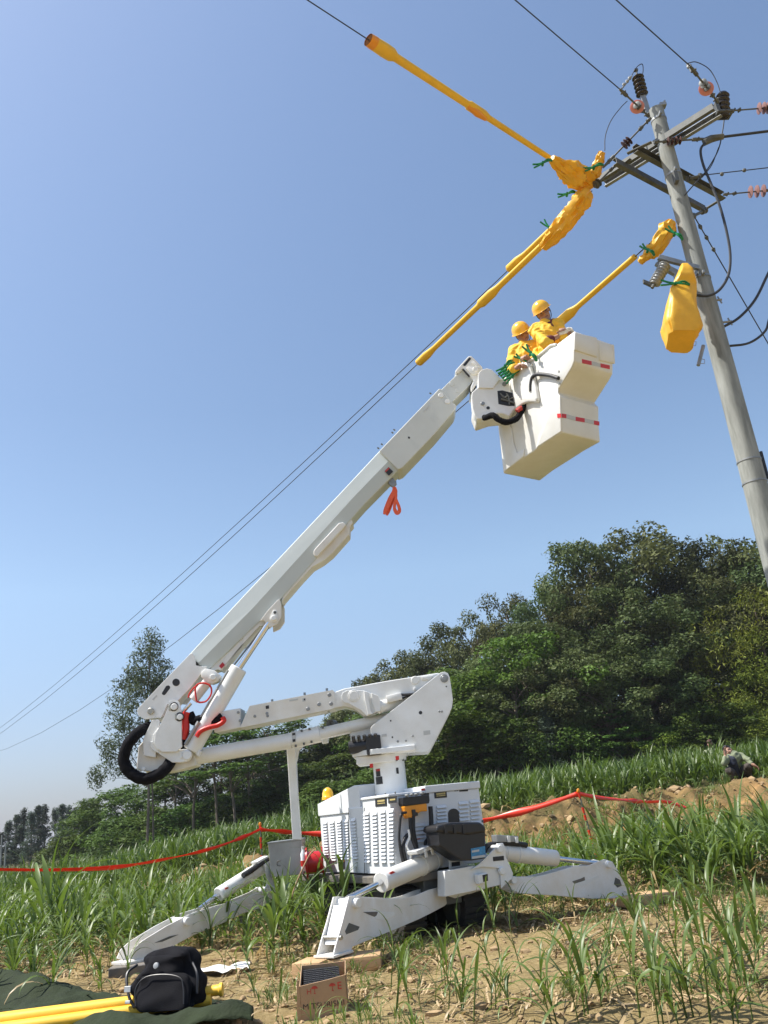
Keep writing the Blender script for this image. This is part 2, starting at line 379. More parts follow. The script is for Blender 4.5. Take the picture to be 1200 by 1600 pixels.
def soil_material():
    m = bpy.data.materials.new("sandy_soil_with_straw"); m.use_nodes = True
    nt = m.node_tree; L = nt.links; b = nt.nodes["Principled BSDF"]
    tc = nt.nodes.new("ShaderNodeTexCoord"); src = tc.outputs["Object"]
    def nz(scale, det=6, rough=0.6, st=None):
        n = nt.nodes.new("ShaderNodeTexNoise"); n.inputs["Scale"].default_value = scale; n.inputs["Detail"].default_value = det; n.inputs["Roughness"].default_value = rough
        s = src
        if st:
            mp = nt.nodes.new("ShaderNodeMapping"); mp.inputs["Scale"].default_value = st[0]; mp.inputs["Rotation"].default_value = (0, 0, st[1]); L.new(src, mp.inputs[0]); s = mp.outputs[0]
        L.new(s, n.inputs["Vector"]); return n
    def ramp(n, stops):
        r = nt.nodes.new("ShaderNodeValToRGB"); e = r.color_ramp.elements
        e[0].position, e[0].color = stops[0][0], (*stops[0][1], 1); e[1].position, e[1].color = stops[-1][0], (*stops[-1][1], 1)
        for p, c in stops[1:-1]:
            k = e.new(p); k.color = (*c, 1)
        L.new(n.outputs[0], r.inputs[0]); return r
    def mix(f, a, c):
        x = nt.nodes.new("ShaderNodeMix"); x.data_type = 'RGBA'
        L.new(f, x.inputs[0]); L.new(a, x.inputs[6]); L.new(c, x.inputs[7]); return x.outputs[2]
    A = ramp(nz(1.1, 12, 0.7), [(0.32, (0.11, 0.085, 0.040)), (0.48, (0.25, 0.19, 0.085)), (0.70, (0.42, 0.32, 0.155))])
    Bc = ramp(nz(26, 8, 0.75), [(0.32, (0.11, 0.08, 0.035)), (0.52, (0.33, 0.245, 0.115)), (0.75, (0.52, 0.41, 0.22))])
    x = nt.nodes.new("ShaderNodeMix"); x.data_type = 'RGBA'; x.inputs[0].default_value = 0.45
    L.new(A.outputs[0], x.inputs[6]); L.new(Bc.outputs[0], x.inputs[7]); base = x.outputs[2]
    # dry straw lying in two directions
    for ang, sc in ((0.5, 9.0), (2.1, 8.0), (1.2, 11.0)):
        f = ramp(nz(sc, 3, 0.5, ((1, 9, 1), ang)), [(0.60, (0, 0, 0)), (0.68, (0.6, 0.6, 0.6))])
        st = ramp(nz(30, 3), [(0.3, (0.30, 0.21, 0.11)), (0.7, (0.55, 0.43, 0.25))])
        base = mix(f.outputs[0], base, st.outputs[0])
    # far off: weeds and grass between the plants; orange earth on the bank
    sx = nt.nodes.new("ShaderNodeSeparateXYZ"); L.new(src, sx.inputs[0])
    mr = nt.nodes.new("ShaderNodeMapRange"); mr.inputs[1].default_value = 18.0; mr.inputs[2].default_value = 20.0; L.new(sx.outputs[1], mr.inputs[0])
    gr = ramp(nz(0.6, 10, 0.8), [(0.3, (0.05, 0.06, 0.02)), (0.55, (0.11, 0.10, 0.04)), (0.75, (0.24, 0.17, 0.08))])
    m2 = nt.nodes.new("ShaderNodeMapRange"); m2.inputs[1].default_value = 15.5; m2.inputs[2].default_value = 17.0; L.new(sx.outputs[1], m2.inputs[0])
    orr = ramp(nz(1.3, 10, 0.75), [(0.33, (0.09, 0.075, 0.03)), (0.5, (0.25, 0.165, 0.075)), (0.7, (0.44, 0.25, 0.10))])
    base = mix(m2.outputs[0], base, orr.outputs[0]); base = mix(mr.outputs[0], base, gr.outputs[0])
    L.new(base, b.inputs["Base Color"]); b.inputs["Roughness"].default_value = 0.95; b.inputs["Specular IOR Level"].default_value = 0.15
    bp = nt.nodes.new("ShaderNodeBump"); bp.inputs["Strength"].default_value = 0.9; bp.inputs["Distance"].default_value = 0.03
    L.new(nz(24, 10, 0.75).outputs[0], bp.inputs["Height"]); L.new(bp.outputs[0], b.inputs["Normal"])
    return m
M['soil'] = soil_material()
me.materials.append(M['soil'])
tag(link(bpy.data.objects.new("ground", me)), "sandy soil field rising to an orange earth bank", kind="structure")

# ------------------------------------------------------------------ leaf scattering in numpy
NR = np.random.default_rng(11)
def blade(length, width, az, lean, droop, z0, seg=7, twist=0.0, r0=0.0):
    """one arching strap leaf, V-folded: returns verts (2*(seg+1)+... ,3), quads"""
    v = []; q = []
    px_, pz = r0, z0; ang = math.radians(90) - lean; d = length / seg
    ca, sa = math.cos(az), math.sin(az)
    for i in range(seg + 1):
        t = i / seg
        w = width * (0.35 + 1.3 * t if t < 0.35 else (0.805 if t < 0.5 else 0.805 * max(0.02, (1 - t) / 0.5) ** 0.8))
        tw = twist * t; ox, oy = -sa * math.cos(tw), ca * math.cos(tw); oz = math.sin(tw)
        x, y, z = px_ * ca, px_ * sa, pz
        fold = w * 0.30
        v += [(x + ox * w, y + oy * w, z + oz * w + fold), (x, y, z), (x - ox * w, y - oy * w, z - oz * w + fold)]
        px_ += math.cos(ang) * d; pz += math.sin(ang) * d; ang -= droop * d * (0.4 + 1.6 * t)
    for i in range(seg):
        a = i * 3; b = a + 3
        q += [(a, a + 1, b + 1, b), (a + 1, a + 2, b + 2, b + 1)]
    return v, q
def cane(h, nleaf, seg, rng, width=0.024, stalks=1, dry=0.15, spread=0.04):
    V = []; Q = []; C = []
    for s in range(stalks):
        a0 = rng.uniform(0, 6.28); sr = rng.uniform(0, spread) if stalks > 1 else 0
        cx, cy = sr * math.cos(a0), sr * math.sin(a0); hh = h * rng.uniform(0.7, 1.1); ph = rng.uniform(0, 6.28)
        # stem: three sided
        n = len(V); st = 0.008
        for k in range(3):
            V.append((cx + st * math.cos(k * 2.1), cy + st * math.sin(k * 2.1), -0.05))
        for k in range(3):
            V.append((cx + st * .7 * math.cos(k * 2.1), cy + st * .7 * math.sin(k * 2.1), hh * 0.42))
        Q += [(n, n + 1, n + 4, n + 3), (n + 1, n + 2, n + 5, n + 4), (n + 2, n, n + 3, n + 5)]; C += [0.0] * 3
        for i in range(nleaf):
            f = i / max(1, nleaf - 1)
            az = ph + (i % 2) * math.pi + rng.uniform(-0.7, 0.7)
            L = h * rng.uniform(0.5, 1.0) * (1.1 - 0.25 * f)
            lean = math.radians(rng.uniform(12, 62) * (1.15 - 0.95 * f) + 2)
            dr = rng.uniform(1.0, 4.6) / max(h, 0.3) * (1.2 - 0.6 * f)
            isdry = 1.0 if (rng.random() < dry and f < 0.4) else 0.0
            if isdry: lean = math.radians(rng.uniform(50, 80)); dr *= 1.4
            v, q = blade(L, width * rng.uniform(0.7, 1.15), az, lean, dr, hh * (0.08 + 0.36 * f), seg, rng.uniform(-0.6, 0.6))
            n = len(V); V += [(a + cx, b + cy, c) for a, b, c in v]; Q += [tuple(k + n for k in e) for e in q]; C += [isdry] * len(q)
    return np.array(V, np.float32), np.array(Q, np.int64), np.array(C, np.float32)
def leafgrass_material(name, g1, g2, dryc, trans=0.3):
    m = bpy.data.materials.new(name); m.use_nodes = True
    nt = m.node_tree; L = nt.links; b = nt.nodes["Principled BSDF"]
    at = nt.nodes.new("ShaderNodeAttribute"); at.attribute_name = "dry"
    tc = nt.nodes.new("ShaderNodeTexCoord")
    nz = nt.nodes.new("ShaderNodeTexNoise"); nz.inputs["Scale"].default_value = 2.2; nz.inputs["Detail"].default_value = 5; L.new(tc.outputs["Object"], nz.inputs["Vector"])
    cr = nt.nodes.new("ShaderNodeValToRGB"); cr.color_ramp.elements[0].position = 0.32; cr.color_ramp.elements[1].position = 0.68
    cr.color_ramp.elements[0].color = (*g1, 1); cr.color_ramp.elements[1].color = (*g2, 1); L.new(nz.outputs[0], cr.inputs[0])
    mx = nt.nodes.new("ShaderNodeMix"); mx.data_type = 'RGBA'; L.new(at.outputs["Fac"], mx.inputs[0]); L.new(cr.outputs[0], mx.inputs[6]); mx.inputs[7].default_value = (*dryc, 1)
    out = mx.outputs[2]
    L.new(out, b.inputs["Base Color"]); b.inputs["Roughness"].default_value = 0.42; b.inputs["Specular IOR Level"].default_value = 0.45
    tr = nt.nodes.new("ShaderNodeBsdfTranslucent"); ms = nt.nodes.new("ShaderNodeMixShader"); ms.inputs[0].default_value = trans
    hs = nt.nodes.new("ShaderNodeHueSaturation"); hs.inputs["Value"].default_value = 1.5; hs.inputs["Saturation"].default_value = 1.15
    L.new(out, hs.inputs["Color"]); L.new(hs.outputs[0], tr.inputs["Color"])
    L.new(b.outputs[0], ms.inputs[1]); L.new(tr.outputs[0], ms.inputs[2]); L.new(ms.outputs[0], nt.nodes["Material Output"].inputs[0])
    return m
M['cane'] = leafgrass_material("sugarcane_leaf", (0.068, 0.112, 0.024), (0.155, 0.218, 0.055), (0.40, 0.30, 0.16))
M['canefar'] = leafgrass_material("distant_sugarcane_leaf", (0.064, 0.108, 0.024), (0.128, 0.180, 0.046), (0.36, 0.28, 0.14))
def np_object(name, V, Q, mat_, dry=None, parent=None, smooth=True):
    me = bpy.data.meshes.new(name)
    me.vertices.add(len(V)); me.vertices.foreach_set("co", np.ascontiguousarray(V, np.float32).ravel())
    nq, k = Q.shape
    me.loops.add(nq * k); me.loops.foreach_set("vertex_index", np.ascontiguousarray(Q, np.int32).ravel())
    me.polygons.add(nq); me.polygons.foreach_set("loop_start", np.arange(0, nq * k, k, dtype=np.int32))
    me.update(calc_edges=True)
    if smooth: me.polygons.foreach_set("use_smooth", np.ones(nq, bool))
    me.materials.append(mat_)
    if dry is not None:
        a = me.attributes.new("dry", 'FLOAT', 'FACE'); a.data.foreach_set("value", np.ascontiguousarray(dry, np.float32))
    return link(bpy.data.objects.new(name, me), parent)
def scatter(name, protos, places, mat_, label, gridless=True):
    Vs = []; Qs = []; Cs = []; n = 0
    for x, y, z, sc, rz, k, tilt in places:
        V, Q, C = protos[k]
        c, s = math.cos(rz), math.sin(rz)
        W = V * sc; X = W[:, 0] * c - W[:, 1] * s + tilt[0] * W[:, 2]; Y = W[:, 0] * s + W[:, 1] * c + tilt[1] * W[:, 2]
        Vs.append(np.stack([X + x, Y + y, W[:, 2] + z], 1)); Qs.append(Q + n); Cs.append(C); n += len(V)
    o = np_object(name, np.concatenate(Vs), np.concatenate(Qs), mat_, np.concatenate(Cs))
    return tag(o, label, kind="stuff")
# machine footprint, in the machine's own axes (see the machine below)
MC0 = Vector((-0.25, 8.95, 0)); MA = Vector((-0.495, 0.869, 0)).normalized(); MP = Vector((0.869, 0.495, 0)).normalized()
def in_machine(x, y, pad=0.1):
    q = Vector((x, y, 0)) - MC0; a, p = q.dot(MA), q.dot(MP)
    return -0.45 - pad < a < 2.3 + pad and -0.12 - pad < p < 1.0 + pad
protos_near = [cane(rnd.uniform(0.75, 1.05), rnd.choice((6, 7, 8)), 8, rnd, stalks=rnd.choice((1, 2, 2, 3)), width=0.026, spread=0.07, dry=0.3) for _ in range(12)]
protos_mid = [cane(rnd.uniform(0.75, 1.0), 7, 5, rnd, stalks=2, width=0.022, spread=0.1) for _ in range(10)]
protos_far = [cane(rnd.uniform(0.8, 1.05), 7, 3, rnd, stalks=3, width=0.032, dry=0.03, spread=0.28) for _ in range(8)]
protos_weed = [cane(rnd.uniform(0.8, 1.05), rnd.choice((5, 6)), 4, rnd, stalks=4, width=0.03, dry=0.8, spread=0.35) for _ in range(8)]
def density(x, y):
    """how thickly the cane stands (clumps per square metre)"""
    if in_machine(x, y): return 0
    nzv = noise.noise(Vector((x * 0.7, y * 0.7, 1.0)))
    if y < 17:
        edge_l = 7.95 + 0.25 * math.sin(x * 2.3) if x < -1.0 else 7.95 + (x + 1.0) * 1.0
        if x < -0.1 and y > edge_l:
            if -1.7 < x and y < 8.7: return 2.5
            return 10.5 + 5 * nzv
        if x >= -0.1 and y > 9.75 + 0.22 * math.sin(x * 3) + max(0, (1.0 - x)) * 0.6:
            return (12.0 if y < 13 else 8.0) + 6 * nzv if y > 10.3 else 5.0
        return 0
    return 0
def near_leg(x, y):                  # trodden strip in front of the rear left leg
    t = (x + 3.1) / 2.3
    return -.40 < t < 1.05 and 7.9 < y < 9.85 + 0.95 * max(0, t)
near = []; mid = []
def place(lst, x, y, sc, nproto, z=None):
    lst.append((x, y, ground_h(x, y) if z is None else z, sc, rnd.uniform(0, 6.28), rnd.randrange(nproto), (rnd.uniform(-.16, .16), rnd.uniform(-.16, .16))))
cell = 0.25
yy = 6.5
while yy < 17.2:
    half = yy * 0.62 + 0.8; xx = -half
    while xx < half:
        d = density(xx, yy)
        if rnd.random() < d * cell * cell:
            x, y = xx + rnd.uniform(-.15, .15), yy + rnd.uniform(-.15, .15)
            if not in_machine(x, y, 0):
                if near_leg(x, y) and rnd.random() < 0.86: continue
                if 0.6 < x < 2.6 and y < 9.9 + (x - .6) * .28: continue
                s = rnd.uniform(0.55, 1.05) * (1.36 if x > 2.2 and 10.5 < y < 13 else (0.85 if y < 9.6 else 1.0))
                if y < 12.5: place(near, x, y, s * 0.86, len(protos_near))
                else: place(mid, x, y, s * 0.86, len(protos_mid))
        xx += cell
    yy += cell
# scattered weeds and cane on the bank
for _ in range(420):
    x = rnd.uniform(-9, 11); y = rnd.uniform(15.8, 19.0)
    if abs(x - 7.1) > 1.1 or y < 17.6: place(mid, x, y, rnd.uniform(0.25, 0.6), len(protos_mid))
# the tall spears at the left edge and grass tufts in the machine's shade
for px_, py_, hh in ((88, 1484, 1.55), (96, 1478, 1.3), (120, 1475, 1.0), (60, 1485, 0.9), (445, 1490, 0.9), (330, 1480, .95), (505, 1460, 1.0), (530, 1470, 1.0), (430, 1500, .9)):
    g = G(px_, py_, 0); place(near, g.x, g.y, hh, len(protos_near))
scatter("sugarcane_field", protos_near, near, M['cane'], "dense young sugarcane around the lift")
scatter("sugarcane_field", protos_mid, mid, M['cane'], "young sugarcane between the lift and the earth bank")
far = []
yy = 19.0
while yy < 78:
    step = 0.30 + (yy - 19) * 0.020
    xmin, xmax = -0.60 * yy - 1, 0.56 * yy + 2; xx = xmin
    while xx < xmax:
        u = xx / yy
        lim = 47 if u > -0.02 else 47 + (-0.02 - u) * 55
        if yy < lim and rnd.random() < 0.93:
            x, y = xx + rnd.uniform(-.5, .5) * step, yy + rnd.uniform(-.5, .5) * step
            if y > bank_y(x) + 1.7 and not (abs(x - 7.1) < 1.3 and y < 20.6):
                place(far, x, y, rnd.uniform(0.65, 1.0) * (1 + (yy - 19) * 0.010), len(protos_far))
        xx += step
    yy += step
scatter("sugarcane_field", protos_far, far, M['canefar'], "sugarcane field rising behind the earth bank to the wood")

# ------------------------------------------------------------------ straw, clods and low weeds
V = []; Q = []; C = []
for i in range(10500):
    y = rnd.uniform(5.4, 12.5) if i % 3 else rnd.uniform(7.5, 10.5); x = rnd.uniform(-0.6 * y, 0.56 * y)
    if i % 3 == 0: x = rnd.gauss(1.2, 1.3)
    if noise.noise(Vector((x * 0.9, y * 0.9, 4))) < -0.18: continue
    z = ground_h(x, y) + rnd.uniform(0.004, 0.03); a = rnd.gauss(0.3, 0.9); L_ = rnd.uniform(0.05, 0.28) * (1.6 if rnd.random() < 0.1 else 1); w = rnd.uniform(0.002, 0.007)
    c, s = math.cos(a), math.sin(a); bend = rnd.uniform(-0.25, 0.25); dz = rnd.uniform(-0.02, 0.03)
    n = len(V)
    for t in (-0.5, 0, 0.5):
        bx = x + c * L_ * t - s * bend * L_ * (t * t); by_ = y + s * L_ * t + c * bend * L_ * (t * t); bz = z + dz * t * 2 + (0.012 if t == 0 else 0)
        V += [(bx - s * w, by_ + c * w, bz), (bx + s * w, by_ - c * w, bz + w * 0.6)]
    Q += [(n, n + 1, n + 3, n + 2), (n + 2, n + 3, n + 5, n + 4)]; C += [1, 1]
M['straw'] = mat("dry_straw", (0.50, 0.38, 0.21), 0.8, scale=1.5, col2=(0.26, 0.18, 0.10), detail=8)
tag(np_object("straw_litter", np.array(V, np.float32), np.array(Q), M['straw'], np.array(C, np.float32)), "dry cane trash lying on the bare soil", kind="stuff")
def rock_mb(mb, c, r, seed):
    bm = bmesh.new(); bmesh.ops.create_icosphere(bm, subdivisions=1, radius=1)
    sx, sy, sz = rnd.uniform(.7, 1.3), rnd.uniform(.7, 1.3), rnd.uniform(.45, .8)
    vs = []
    for v in bm.verts:
        k = 1 + 0.45 * noise.noise(v.co * 1.7 + Vector((seed, seed * .7, 0))); vs.append(Vector(c) + Vector((v.co.x * sx, v.co.y * sy, v.co.z * sz)) * r * k)
    mb.add(vs, [[v.index for v in f.verts] for f in bm.faces]); bm.free()
mb = MB()
for i in range(4200):
    y = rnd.uniform(5.4, 11.0); x = rnd.uniform(-0.6 * y, 0.56 * y)
    r = min(0.05, rnd.expovariate(1 / 0.010) + 0.004)
    rock_mb(mb, (x, y, ground_h(x, y) + r * 0.15), r, i * 1.37)
for i in range(700):
    x = rnd.uniform(-7, 11); y = bank_y(x) + rnd.uniform(0, 1.8); r = min(0.12, rnd.expovariate(1 / 0.022) + 0.015)
    rock_mb(mb, (x, y, ground_h(x, y) + r * 0.1), r, i * 2.11)
M['clod'] = mat("soil_clod", (0.42, 0.30, 0.165), 0.95, scale=3, col2=(0.27, 0.18, 0.09), bump=0.5, bscale=40)
tag(mb.build("soil_clods", M['clod'], smooth=True), "loose clods of sandy earth", kind="stuff")
weeds = []
for _ in range(5200):
    y = rnd.uniform(5.2, 13.5); x = rnd.uniform(-0.6 * y, 0.56 * y); k = noise.noise(Vector((x * .8, y * .8, 6)))
    if k < (0.05 if y > 9.3 or x > 1.2 else .2) or rnd.random() < .45: continue
    place(weeds, x, y, rnd.uniform(0.05, 0.2), len(protos_weed))
for _ in range(1500):
    x = rnd.uniform(-9, 11); y = rnd.uniform(16.0, 19.0)
    if noise.noise(Vector((x * .9, y * .9, 2))) > -.02: place(weeds, x, y, rnd.uniform(0.08, 0.30), len(protos_weed))
scatter("low_weeds", protos_weed, weeds, M['cane'], "low grassy weeds sprouting on the soil and the bank")
# fallen sticks by the right-hand leg
def stick(pxs, r, label):
    pts = [G(x, y, 0.03) + Vector((0, 0, ground_h(*G(x, y, .03).xy) * 1.0 + 0.01)) for x, y in pxs]
    P = spline(pts, 5); mb = MB(); tube(mb, P, [r * (1 - 0.6 * i / len(P)) for i in range(len(P))], 7, fn=lambda i, a: 1 + 0.2 * math.sin(a * 3 + i))
    return tag(mb.build("dead_stick", M['straw'], smooth=True), label, "stick")
stick([(885, 1478), (915, 1470), (945, 1458), (975, 1452)], 0.014, "thick crooked dead stalk lying on the soil")
stick([(905, 1486), (950, 1474), (1020, 1473)], 0.010, "long thin straight dead stalk lying on the soil")
stick([(1003, 1471), (1012, 1486), (1035, 1500)], 0.009, "short forked-looking dead stalk beside the long thin one")

# ------------------------------------------------------------------ single young plants on the bare soil
pl_protos = []
for k in range(9):
    V, Q, C = cane(rnd.uniform(0.62, 0.9), rnd.choice((4, 5, 6)), 9, rnd, width=0.019, stalks=1 if k % 3 else 2, dry=0.2, spread=0.03)
    me = None
    o = np_object("young_cane_plant", V, Q, M['cane'], C); pl_protos.append(o)
first = [True] * 9
spots = []
for px_, py_, s in [(868, 1600, .9), (800, 1590, .8), (735, 1560, .8), (700, 1545, .75), (815, 1520, .8), (845, 1540, .7), (890, 1560, .9), (1000, 1590, 1.0), (1040, 1560, .95), (1080, 1590, 1.05), (1130, 1580, 1.0), (1175, 1590, 1.0),
                    (1115, 1530, .9), (1160, 1520, .95), (1190, 1545, .9), (1060, 1500, .9), (985, 1530, .85), (1010, 1480, .95), (995, 1455, 1.0), (1100, 1470, .8), (1150, 1475, .75), (620, 1590, .7), (590, 1570, .6), (660, 1590, .7), (560, 1600, .6),
                    (430, 1600, .8), (610, 1548, 1.0), (640, 1520, .6), (760, 1500, .9), (775, 1470, .8), (690, 1500, .55), (720, 1470, .6), (925, 1520, .75), (950, 1495, .7), (900, 1440, .8), (860, 1450, .7),
                    (968, 1412, .9), (830, 1440, .7), (790, 1435, .95), (770, 1450, 1.0), (1040, 1440, .8), (1180, 1450, .8), (1075, 1430, .8), (1120, 1440, .7), (680, 1570, .6), (770, 1580, .7), (940, 1580, .9), (970, 1560, .8), (1195, 1490, .9),
                    (545, 1545, .5), (575, 1500, .5), (400, 1560, .55), (375, 1540, .7), (350, 1520, .8), (385, 1510, .8), (480, 1505, .5), (600, 1510, .45), (15, 1530, .9), (60, 1510, .9), (150, 1530, .9), (110, 1520, .8), (740, 1600, .8), (905, 1600, .9), (1150, 1600, .95), (1060, 1600, 0.8), (1030, 1520, .7), (870, 1490, .7), (1100, 1560, 1.1), (1020, 1545, 1.0), (1155, 1545, 1.05), (1090, 1510, 1.0), (1135, 1500, 1.0), (1185, 1510, 1.0), (1060, 1460, 1.0), (1090, 1450, 1.0), (1130, 1455, 1.0), (1165, 1440, 1.05), (1030, 1440, 1.1), (920, 1590, .9), (850, 1575, .8), (780, 1555, .8), (720, 1590, .7), (640, 1575, .8), (700, 1600, .8), (1030, 1600, 1.0), (1110, 1600, 1.1), (990, 1500, .9), (810, 1455, .9), (750, 1440, .9), (730, 1425, .9)]:
    spots.append((px_, py_, s))
for i, (px_, py_, s) in enumerate(spots):
    k = i % 9
    g = G(px_, py_, 0); x, y = g.x, g.y
    if first[k]: o = pl_protos[k]; first[k] = False
    else: o = pl_protos[k].copy(); link(o)
    o.location = (x, y, ground_h(x, y) - 0.01); sc = s * rnd.uniform(0.62, 0.88); o.scale = (sc, sc, sc * rnd.uniform(0.9, 1.15)); o.rotation_euler = (rnd.uniform(-.22, .22), rnd.uniform(-.22, .22), rnd.uniform(0, 6.28))
    tag(o, "single young sugarcane plant with a few arching leaves on the bare soil", "plant", "young cane plants scattered on the soil")
# ------------------------------------------------------------------ the tracked lift
lift = thing("aerial_work_platform", (-0.3, 9.9, 0), "white tracked spider lift with folded lower arm, raised boom and a bucket holding two workers", "boom lift")
W_, WD = M['white'], M['whitedirty']
def pins(mb, plane, lst, off, depth, r, chamfer=0.004):
    for x, y in lst:
        p = plane.at(x, y, off); cyl(mb, p, p - plane.n * depth, r, 20, chamfer=chamfer)
def decal(name, pxs, plane, off, m, parent, t=0.002): return plate(pxs, plane, t, off=off, bevel=0).build(name, m, parent)

# --- tracks and chassis (machine axes: A runs away to the left, P to the right)
def mp(a, p, z): return MC0 + MA * a + MP * p + Vector((0, 0, z))
for p0 in (0.0, 0.70):
    r_, L0, L1 = 0.23, -0.05, 1.85
    out = []
    for k in range(13):
        t = -math.pi / 2 - math.pi * k / 12; out.append((L0 + r_ + r_ * math.cos(t), r_ + r_ * math.sin(t)))
    out2 = []
    for k in range(13):
        t = math.pi / 2 - math.pi * k / 12; out2.append((L1 - r_ + r_ * math.cos(t), r_ + r_ * math.sin(t)))
    loop = out + out2
    mb = MB(); prism(mb, [mp(a, p0, z) for a, z in loop], MP * 0.24, 0.01)
    # lugs
    per = []
    for i in range(len(loop)):
        a, b = Vector(loop[i]), Vector(loop[(i + 1) % len(loop)]); L = (b - a).length; k = 0
        n = max(1, int(L / 0.09))
        for j in range(n):
            q = a.lerp(b, (j + .5) / n); tdir = (b - a).normalized() if L > 1e-4 else Vector((1, 0)); per.append((q, tdir))
    for q, td in per:
        nrm = Vector((td.y, -td.x)); c = q - Vector((0, 0)); ctr = Vector(((L0 + L1) / 2, r_))
        if (c - ctr).dot(nrm) < 0: nrm = -nrm
        cc = mp(q.x + nrm.x * .012, p0 + 0.12, q.y + nrm.y * .012)
        ta = MA * td.x + Vector((0, 0, td.y)); na = MA * nrm.x + Vector((0, 0, nrm.y))
        box(mb, cc, ta * 0.035, MP * 0.25, na * 0.03)
    tr = mb.build("track", M['track'], lift)
    mb = MB()
    side = p0 - 0.012
    for a_ in (0.2, 0.6, 0.9, 1.2, 1.6):
        rr = 0.17 if a_ in (0.2, 1.6) else 0.09
        z_ = r_ if a_ in (0.2, 1.6) else 0.12
        cyl(mb, mp(a_, side, z_), mp(a_, side + .26, z_), rr, 20, chamfer=.01)
    mb.build("track_wheel", M['dsteel'], tr, angle=40)
mb = MB()
box(mb, mp(0.9, 0.47, 0.40), MA * 1.9, MP * 0.42, Vector((0, 0, 0.26)), 0.01)
mb.build("chassis_frame", M['dsteel'], lift)
mb = MB()
box(mb, mp(1.08, 0.40, 0.555), MA * 2.35, MP * 0.95, Vector((0, 0, 0.07)), 0.01)
mb.build("deck", M['deck'], lift)

# --- engine cabinet
LP = Plane(MC0.xy, MA.xy); EP = Plane(MC0.xy, MP.xy)
def z2(pts): return zz(480, 1200, 3.871, pts)
cabinet_body = MB()
def vbox(a0, a1, p0, p1, z0, z1, bevel=0.008, mb=None):
    mb = mb or MB(); return prism(mb, [mp(a0, p0, z0), mp(a1, p0, z0), mp(a1, p1, z0), mp(a0, p1, z0)], Vector((0, 0, z1 - z0)), bevel)
def lp_a(px, py, off=0):  # machine 'a' coordinate of a pixel on the left face
    return (LP.at(px, py, off) - MC0).dot(MA)
z_bot = LP.at(*z2([(545, 645)])[0]).z
z_c1 = LP.at(*z2([(545, 150)])[0]).z
aS = [lp_a(*z2([(x, 400)])[0]) for x in (549, 345, 250, 62)]       # panel boundaries
CW = (EP.at(747, 1222) - MC0).dot(MP)
vbox(0, aS[1], 0, CW, z_bot, z_c1 - 0.03, mb=cabinet_body)
cab = cabinet_body.build("engine_cabinet", M['cab'], lift)
mb = MB(); vbox(aS[1] + .004, aS[2], 0.02, CW - .03, z_bot, z_c1 - 0.09, mb=mb); vbox(aS[2] + .004, aS[3], 0.045, CW - .05, z_bot, z_c1 - 0.14, mb=mb)
mb.build("cabinet_rear_section", M['cab'], cab)
# roof trays
mb = MB(); vbox(-0.012, aS[1] + .01, -0.014, 0.42, z_c1 - 0.028, z_c1, mb=mb); vbox(-0.014, 0.55, 0.42, CW + .014, z_c1 - 0.028, z_c1 + 0.045, mb=mb)
mb.build("cabinet_lid", M['cab'], cab)
# sloping control box on the far end of the roof
mb = MB()
q0 = mp(aS[3], 0.03, z_c1 - 0.14)
pts = [mp(aS[3] + .01, 0.03, z_c1 - 0.138), mp(aS[1] + .1, 0.03, z_c1 - 0.138), mp(aS[1] + .1, 0.03, z_c1 + 0.13), mp(aS[1] + .22, 0.03, z_c1 + 0.14), mp(aS[3] + .01, 0.03, z_c1 + 0.0)]
prism(mb, pts, MP * 0.5, 0.008)
cbx = mb.build("control_box", M['cab'], cab)
mb = MB()
for k in range(7):
    b = mp(aS[3] - 0.22 - k * 0.06, 0.16 + 0.03 * (k % 2), z_c1 + 0.02 + k * 0.012); cyl(mb, b, b + Vector((0, 0, 0.03)), 0.007, 8); ball(mb, b + Vector((0, 0, .03)), 0.010, 8)
mb.build("lever_row", M['plast'], cbx, smooth=True)
# louvres: pressed hoods in rows
def louvres(plane, cols, rows, w, h, off, name, parent, skip=()):
    mb = MB()
    for ci, (x0, y0, x1, y1) in enumerate(cols):
        for r in range(rows):
            t = (r + 0.5) / rows; x = x0 + (x1 - x0) * t; y = y0 + (y1 - y0) * t
            c = plane.at(x, y, off); d = plane.d * (1 if plane.d.x > 0 else -1); n = plane.n
            a = c - d * w / 2; b = c + d * w / 2; up = Vector((0, 0, h))
            v = [a + up / 2, b + up / 2, b - up / 2 + n * 0.020, a - up / 2 + n * 0.020, a - up / 2, b - up / 2]
            mb.add(v, [(0, 1, 2, 3), (0, 3, 4), (1, 5, 2), (3, 2, 5, 4)])
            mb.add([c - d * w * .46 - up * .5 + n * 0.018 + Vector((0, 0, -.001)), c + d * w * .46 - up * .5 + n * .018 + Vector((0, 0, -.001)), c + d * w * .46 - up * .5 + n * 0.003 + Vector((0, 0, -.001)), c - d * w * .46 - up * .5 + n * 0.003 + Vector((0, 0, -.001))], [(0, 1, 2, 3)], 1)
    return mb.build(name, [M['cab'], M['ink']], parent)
def cl(x, y0, y1, dx=0): a, b = z2([(x, y0), (x + dx, y1)]); return (*a, *b)
louvres(LP, [cl(360, 262, 570, 8), cl(408, 262, 572, 8), cl(458, 250, 572, 6), cl(508, 245, 572, 4)], 14, 0.115, 0.036, 0.002, "louvre_panel", cab)
LP2 = Plane((MC0 + MP * .02).xy, MA.xy); LP3 = Plane((MC0 + MP * .045).xy, MA.xy)
louvres(LP2, [cl(278, 302, 548, 16)], 13, 0.125, 0.034, 0.002, "louvre_panel", cab)
louvres(LP3, [cl(107, 322, 560, 16), cl(150, 318, 558, 14), cl(194, 312, 552, 12), cl(234, 310, 550, 10)], 14, 0.125, 0.032, 0.002, "louvre_panel", cab)
louvres(EP, [cl(942, 198, 345, 8), cl(1008, 188, 335, 10)], 6, 0.115, 0.03, 0.002, "louvre_panel", cab)
